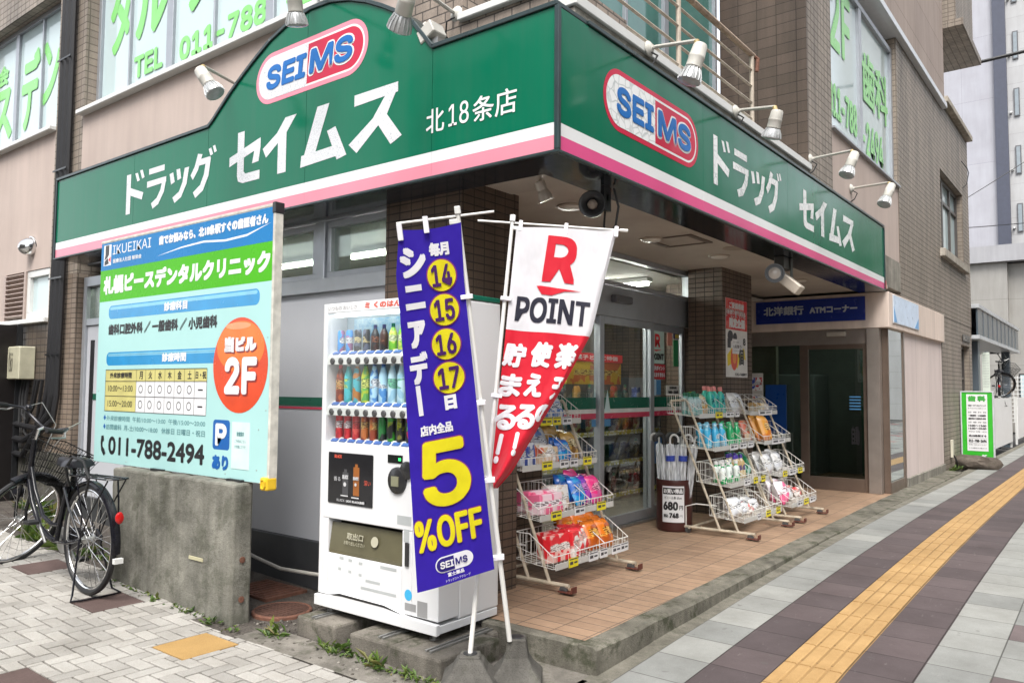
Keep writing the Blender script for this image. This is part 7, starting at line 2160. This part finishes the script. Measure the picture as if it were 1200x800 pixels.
rows = [('札幌ピースデンタルクリニック', 1.20, .035, .001), ('歯でお悩みの方はお気軽にどうぞ', 1.15, .022, 0), ('診 療 科 目', 1.08, .028, .0), ('一般歯科・小児歯科', 1.02, .035, .002), ('歯科口腔外科', .965, .035, .002), ('診 療 時 間', .90, .028, 0), ('10:00〜13:00', .84, .035, .002), ('15:00〜20:00', .79, .035, .002), ('休診日 日曜・祝日', .735, .025, 0), ('北18条駅すぐ', .66, .04, .003), ('011-788-2494', .57, .05, .003), ('お問い合わせください', .50, .025, 0), ('この建物の2階です', .44, .025, 0)]
for s_, z, h, bo in rows:
    t.k = 3; t.put(s_, (.10, z - h / 2, .38, z + h / 2), bo, 'few', lift=.002)
t.poly(rect(.09, .615, .39, .618), .002); t.poly(rect(.09, .527, .39, .53), .002)
t.build('black_lettering', INK, SGN)
t = Text(sf); t.put('当ビル', (.09, .26, .27, .30), .001, 'few', lift=.002); t.put('2F', (.30, .25, .38, .33), .005, lift=.002); t.poly([(.08, .22), (.30, .21), (.43, .27), (.42, .20), (.30, .19)], .002); t.build('white_lettering', WPRINT, SGN)
m = MB(); rnd = random.Random(8)
bm = bmesh.new(); bmesh.ops.create_icosphere(bm, subdivisions=3, radius=1.0)
from mathutils import noise as mn
vs = []
for v in bm.verts:
    d = 1 + .30 * mn.noise(v.co * 1.7 + Vector((3, 1, 2))) + .12 * mn.noise(v.co * 5)
    vs.append((.16 + v.co.x * .40 * d, 12.62 + v.co.y * .20 * d, zs(12.6) + .09 + max(-.12, v.co.z * .155 * d)))
m.add(vs, [tuple(v.index for v in f.verts) for f in bm.faces]); bm.free()
st = tag(m.build('boulder', concrete_mat('dark_boulder', (.12, .10, .085), .45, .4), org=(.16, 12.6, .1), smooth=True), 'low brown boulder lying in front of the green dental sign', 'boulder')
m = MB(); m.tube([(.05, 12.56, .26), (.18, 12.46, .25), (.30, 12.50, .21), (.42, 12.62, .12)], .012, 6); tag(m.build('cord', P('orange_red_cord', (.55, .12, .05), .6), org=(.2, 12.5, .2), smooth=True), 'orange red cord lying over the boulder', 'cord')
t = tag(MB().box(-.10, -.06, 12.0, 12.12, .32, .62).build('wall_socket_box', P('cream_socket_box', (.55, .52, .42), .5), org=(-.08, 12.06, .4), bevel=.006), 'small cream outlet box low on the tiled side wall beside the boulder', 'outlet box')
m = MB(); m.tube([(-.06, 12.06, .36), (-.02, 12.1, .26), (-.03, 12.2, .16)], .012, 6); m.build('outlet_cable', BLACK, t)
m = MB(); m.box(-.09, -.085, 13.52, 14.42, 2.40, 2.52); t = tag(m.build('name_plate', P('dark_name_plate', (.06, .055, .05), .4, .4), org=(-.08, 14, 2.4)), 'small dark plate with raised letters on the tiled wall over the narrow window', 'plate')
tx = Text(RF(-.085, .002)); tx.put('第二ビル', (13.58, 2.42, 14.36, 2.50), .002, 'few'); tx.build('lettering', P('pale_bronze', (.35, .31, .26), .4, .5), t)

# ------------------------------------------------------------------ bike shelter, fence, notice board
SLT = thing('bike_shelter', 'grey flat roofed bike shelter with glazed fascia next to the tiled building', 'shelter', (-1.5, 18.5, .1))
SLM = P('slate_grey_steel', (.085, .105, .125), .4, .1, .08, 3)
m = MB(); m.box(-.03, .0, 14.85, 22.4, 2.58, 3.12); m.box(-3.6, -.031, 22.37, 22.4, 2.58, 3.12); m.build('fascia', P('blue_grey_fascia', (.07, .092, .11), .2, 0, .08, .6, spec=.3), SLT)
m = MB(); m.box(-3.7, .03, 14.80, 22.45, 3.121, 3.20); m.box(-3.7, .03, 14.80, 22.45, 2.50, 2.579); m.build('trim', P('pale_steel_trim', (.50, .52, .54), .35, .2), SLT, bevel=.004)
m = MB()
for i in range(1, 10): y = 14.85 + 7.55 * i / 10; m.box(.0005, .008, y - .012, y + .012, 2.58, 3.12)
m.build('fascia_rib', SLM, SLT)
m = MB(); m.quad((-3.6, 14.85, 2.62), (-.03, 14.85, 2.62), (-.03, 22.37, 2.62), (-3.6, 22.37, 2.62)); m.build('ceiling', P('dark_shelter_ceiling', (.06, .07, .08), .6), SLT)
m = MB(); m.box(-.13, -.07, 18.6, 20.6, 1.06, 1.115); m.box(-.13, -.07, 18.7, 18.76, .1, 1.0595); m.box(-.13, -.07, 20.4, 20.46, .1, 1.0595); m.build('raised_rack', SLM, SLT)
for (x, y) in ((-.18, 15.6), (-.18, 21.2), (-3.4, 15.4), (-3.4, 21.2)):
    m = MB(); m.box(x - .09, x + .09, y - .14, y + .14, .0, 2.5); m.build('post', SLM, SLT, bevel=.006)
m = MB(); m.box(-.09, .05, 16.0, 16.02, 1.36, 2.28); t = tag(m.build('notice_board', P('pale_green_notice', (.62, .68, .60), .5), org=(0, 16, 1.4)), 'tall pale green notice board on a post under the bike shelter', 'notice board')
tx = Text(LF(16.0, .001))
for i in range(13): tx.put('駐輪場利用案内' if i == 0 else 'お願い自転車は所定の場所へ', (-.075, 2.20 - i * .055, .04, 2.23 - i * .055))
tx.build('lettering', STK, t)
m = MB(); m.box(-.05, .01, 16.03, 16.07, .05, 2.3); m.build('post', SLM, t)
m = MB(); m.tube([(-.17, 15.5, .0), (-.17, 15.5, 2.05)], .035, 10); t = tag(m.build('bollard_pipe', WHITE2, org=(-.17, 15.5, .1), smooth=True), 'white upright pipe just behind the green dental sign', 'pipe')
def fence(label, y0, y1):
    t = thing('fence_panel', label, 'fence', (0, (y0 + y1) / 2, .1), 'white slatted fence panels by the bike shelter')
    m = MB(); n = int((y1 - y0) / .16)
    for i in range(n):
        y = y0 + (y1 - y0) * (i + .5) / n; m.box(-.012, .012, y - .07, y + .07, .2, 1.30)
    m.build('slat_panel', WHITE, t)
    for z in (.30, 1.18):
        m = MB(); m.box(-.04, -.0125, y0, y1, z, z + .05); m.build('rail', WHITE2, t)
    for y in (y0, y1):
        m = MB(); m.box(-.05, -.0, y - .03, y + .03, .05, 1.32); m.build('post', WHITE2, t)
    return t
fence('white slatted fence panel close behind the green dental sign', 15.0, 20.3)
fence('white slatted fence panel beyond the gap past the bike shelter', 21.6, 28.5)
m = MB()
for i in range(16): m.tube([(-1.0 + i * .12, 29.0, .4), (-1.0 + i * .12, 29.0, 2.0)], .012, 5)
for i in range(12): m.tube([(-1.0, 29.0, .4 + i * .14), (.8, 29.0, .4 + i * .14)], .012, 5)
tag(m.build('lattice_fence', WHITE2, org=(-.1, 29, .4)), 'white square mesh fence standing far behind the slatted panels', 'fence')

# ------------------------------------------------------------------ buildings at the end of the street
NB = thing('grey_building', 'low pale grey building with flat ledge behind the bike shelter', 'building', (-3, 31, 0))
m = MB(); m.box(-9, -.95, 30, 36, 0, 6.15); m.box(-.9499, 4, 30.25, 36, 0, 6.10); m.build('wall', render_mat('light_grey_render', (.30, .29, .27), .12, 40, (3.0, 2.4)), NB)
m = MB(); m.box(-9, 4, 29.8, 36.2, 6.151, 6.75); m.build('ledge', render_mat('pale_ledge', (.33, .33, .345), .1), NB)
m = MB(); m.box(-.70, -.2, 30.2, 30.249, .9, 2.1); w_ = m.build('window', DARK, NB); m = MB(); m.box(-.66, -.24, 30.19, 30.199, .95, 2.05); m.build('pane', FILM, w_)
m = MB(); m.lathe((-1.9, 29.7, 4.35), (0, -1, 0), [(0, .18), (.25, .18), (.30, .1)], 14); m.build('wall_lamp', DARK, NB)
TW = thing('tall_building', 'tall pale lilac apartment building with a dark vertical band and white windowed front', 'building', (-3, 44, 0))
m = MB(); m.box(-14, -2.22, 40, 52, 0, 34); m.build('side_wall', render_mat('pale_lilac_panel', (.35, .35, .38), .05, 30, (3.6, 3.1)), TW)
m = MB(); m.box(-2.2199, -1.70, 39.8, 52, 8.3, 34); m.build('dark_band', P('slate_band', (.045, .05, .075), .4), TW)
m = MB(); m.box(-1.6999, 9, 40.05, 52, 0, 34); m.build('front_wall', render_mat('white_tiled_front', (.38, .38, .38), .05, 30, (.9, .8)), TW)
for k in range(9):
    z = 8.9 + k * 2.75
    for (x0, x1) in ((-1.45, -1.22), (-.85, -.1), (.9, 1.7)):
        m = MB(); m.box(x0, x1, 39.98, 40.049, z, z + 1.35); w_ = m.build('window', P('dark_bronze_frame', (.07, .07, .075), .4), TW)
        m = MB(); m.box(x0 + .04, x1 - .04, 39.97, 39.979, z + .05, z + 1.3); m.build('pane', P('dull_window_glass', (.20, .23, .25), .06), w_)
    m = MB(); m.lathe((-1.58, 40.04, z + .2), (0, -1, 0), [(0, .06), (.16, .05), (.17, .01)], 8); m.build('vent_cap', STEEL, TW)
def cable(label, a, b, sag, r):
    a, b = Vector(a), Vector(b); m = MB()
    m.tube([a + (b - a) * t_ - Vector((0, 0, sag * 4 * t_ * (1 - t_))) for t_ in [i / 16 for i in range(17)]], r, 6)
    return tag(m.build('overhead_cable', BLACK, org=tuple(a), smooth=True), label, 'cable')
cable('thick twisted black cable crossing high in front of the lilac tower', (-.85, 14.76, 8.08), (5.2, 16.4, 9.1), .10, .035)
cable('thin cable rising from the tiled parapet past the dark band', (-.10, 14.7, 5.35), (4.0, 17.5, 8.9), .12, .008)
cable('thin cable strung across the pale grey building ledge', (-.15, 14.76, 4.75), (5, 24, 6.6), .10, .008)

# ------------------------------------------------------------------ across the street, seen mirrored in the sign and glass
g = G('street_tree_leaf')
r = g.n('NewGeometry').outputs['Random Per Island']
c = g.ramp(r, [(0, (.025, .06, .012)), (.6, (.06, .12, .02)), (1, (.11, .17, .035))])
d = g.n('BsdfPrincipled', None, Base_Color=c, Roughness=.5); tr = g.n('BsdfTranslucent', None, Color=c)
mx = g.n('MixShader', None, i0=.25, i1=d.outputs[0], i2=tr.outputs[0]); g.nt.links.new(mx.outputs[0], g.out.inputs[0]); LEAF = g.m
BARK = concrete_mat('street_tree_bark', (.11, .085, .065), .4)
def tree(label, x, y, h, cr, seed):
    rnd = random.Random(seed)
    t = thing('street_tree', label, 'tree', (x, y, 0), 'street trees mirrored in the sign')
    m = MB(); m.tube([(x, y, -.05), (x + .05, y, h * .3), (x + .1, y + .06, h * .55), (x + .05, y, h * .8)], [.15, .12, .09, .04], 9)
    for k in range(7):
        a = k * 2.4; z = h * (.38 + .05 * k)
        m.tube([(x + .08, y + .03, z), (x + math.cos(a) * cr * .4, y + math.sin(a) * cr * .4, z + h * .12), (x + math.cos(a) * cr * .75, y + math.sin(a) * cr * .75, z + h * .2)], [.06, .035, .012], 6)
    m.build('trunk', BARK, t, smooth=True)
    m = MB()
    cl = []
    for k in range(46):
        a, e = rnd.uniform(0, 2 * PI), rnd.uniform(-.9, 1.3); q = rnd.uniform(.35, 1.0)
        cl.append((x + math.cos(a) * math.cos(e) * cr * q, y + math.sin(a) * math.cos(e) * cr * q, h * .68 + math.sin(e) * h * .28 * q, rnd.uniform(.25, .55) * cr * .5))
    for (cx_, cy_, cz_, rr) in cl:
        for i in range(48):
            p = Vector((rnd.gauss(0, 1), rnd.gauss(0, 1), rnd.gauss(0, .8))) * rr * .55 + Vector((cx_, cy_, cz_))
            u = Vector((rnd.uniform(-1, 1), rnd.uniform(-1, 1), rnd.uniform(-1, 1))).normalized(); w = u.cross(Vector((rnd.uniform(-1, 1), rnd.uniform(-1, 1), .3))).normalized()
            s = rnd.uniform(.06, .13)
            m.add([p - u * s, p + w * s * .6, p + u * s, p - w * s * .6], [(0, 1, 2, 3)])
    m.build('crown', LEAF, t)
    return t
tree('leafy street tree by the kerb mirrored in the far end of the sign', 5.6, 21.5, 7.5, 2.5, 1)
tree('taller leafy street tree mirrored behind the first in the sign end', 6.4, 28, 9.0, 3.0, 2)
tree('leafy street tree mirrored along the middle of the long sign side', 5.7, 13.5, 7.0, 2.2, 3)

# buildings across both streets, unseen, set tall and dark to darken the mirrored view
def opposite(label, x0, x1, y0, y1, h, face, col):
    t = thing('street_building', label, 'building', ((x0 + x1) / 2, (y0 + y1) / 2, 0), None)
    m = MB(); m.box(x0, x1, y0, y1, -.05, h); m.build('wall', render_mat('far_wall', col, .15, 30, (3.2, 3.0)), t)
    m = MB(); m.box(x0 - .15, x1 + .15, y0 - .15, y1 + .15, h + .001, h + .4); m.build('parapet', CONC, t)
    gl = P('far_window_glass', (.05, .065, .07), .06)
    n = int(h / 3.2)
    a, b = (y0, y1) if face == 'x' else (x0, x1)
    for k in range(n):
        z = .9 + k * 3.2
        u = a + 1.0
        while u + 1.8 < b:
            m = MB()
            if face == 'x': m.box(x0 - .06, x0 - .001, u, u + 1.7, z, z + 1.6)
            else: m.box(u, u + 1.7, y1 + .001, y1 + .06, z, z + 1.6)
            m.build('window', gl, t)
            u += 2.6
    return t
opposite('grey tiled office block across the wide road, mirrored in the long sign side', 17, 27, -12, 16, 19, 'x', (.17, .16, .145))
opposite('buff apartment block across the road mirrored beyond the office block', 17, 27, 18, 40, 16, 'x', (.20, .17, .14))
opposite('brown block across the side street mirrored in the arched sign front', -16, 6, -24, -14, 11, 'y', (.26, .22, .19))

tree('bushy street tree mirrored beside the oval logo on the long sign side', 6.0, 7.0, 7.5, 2.4, 4)
tree('young street tree mirrored in the shop door glass', 6.6, 1.0, 6.0, 1.9, 5)
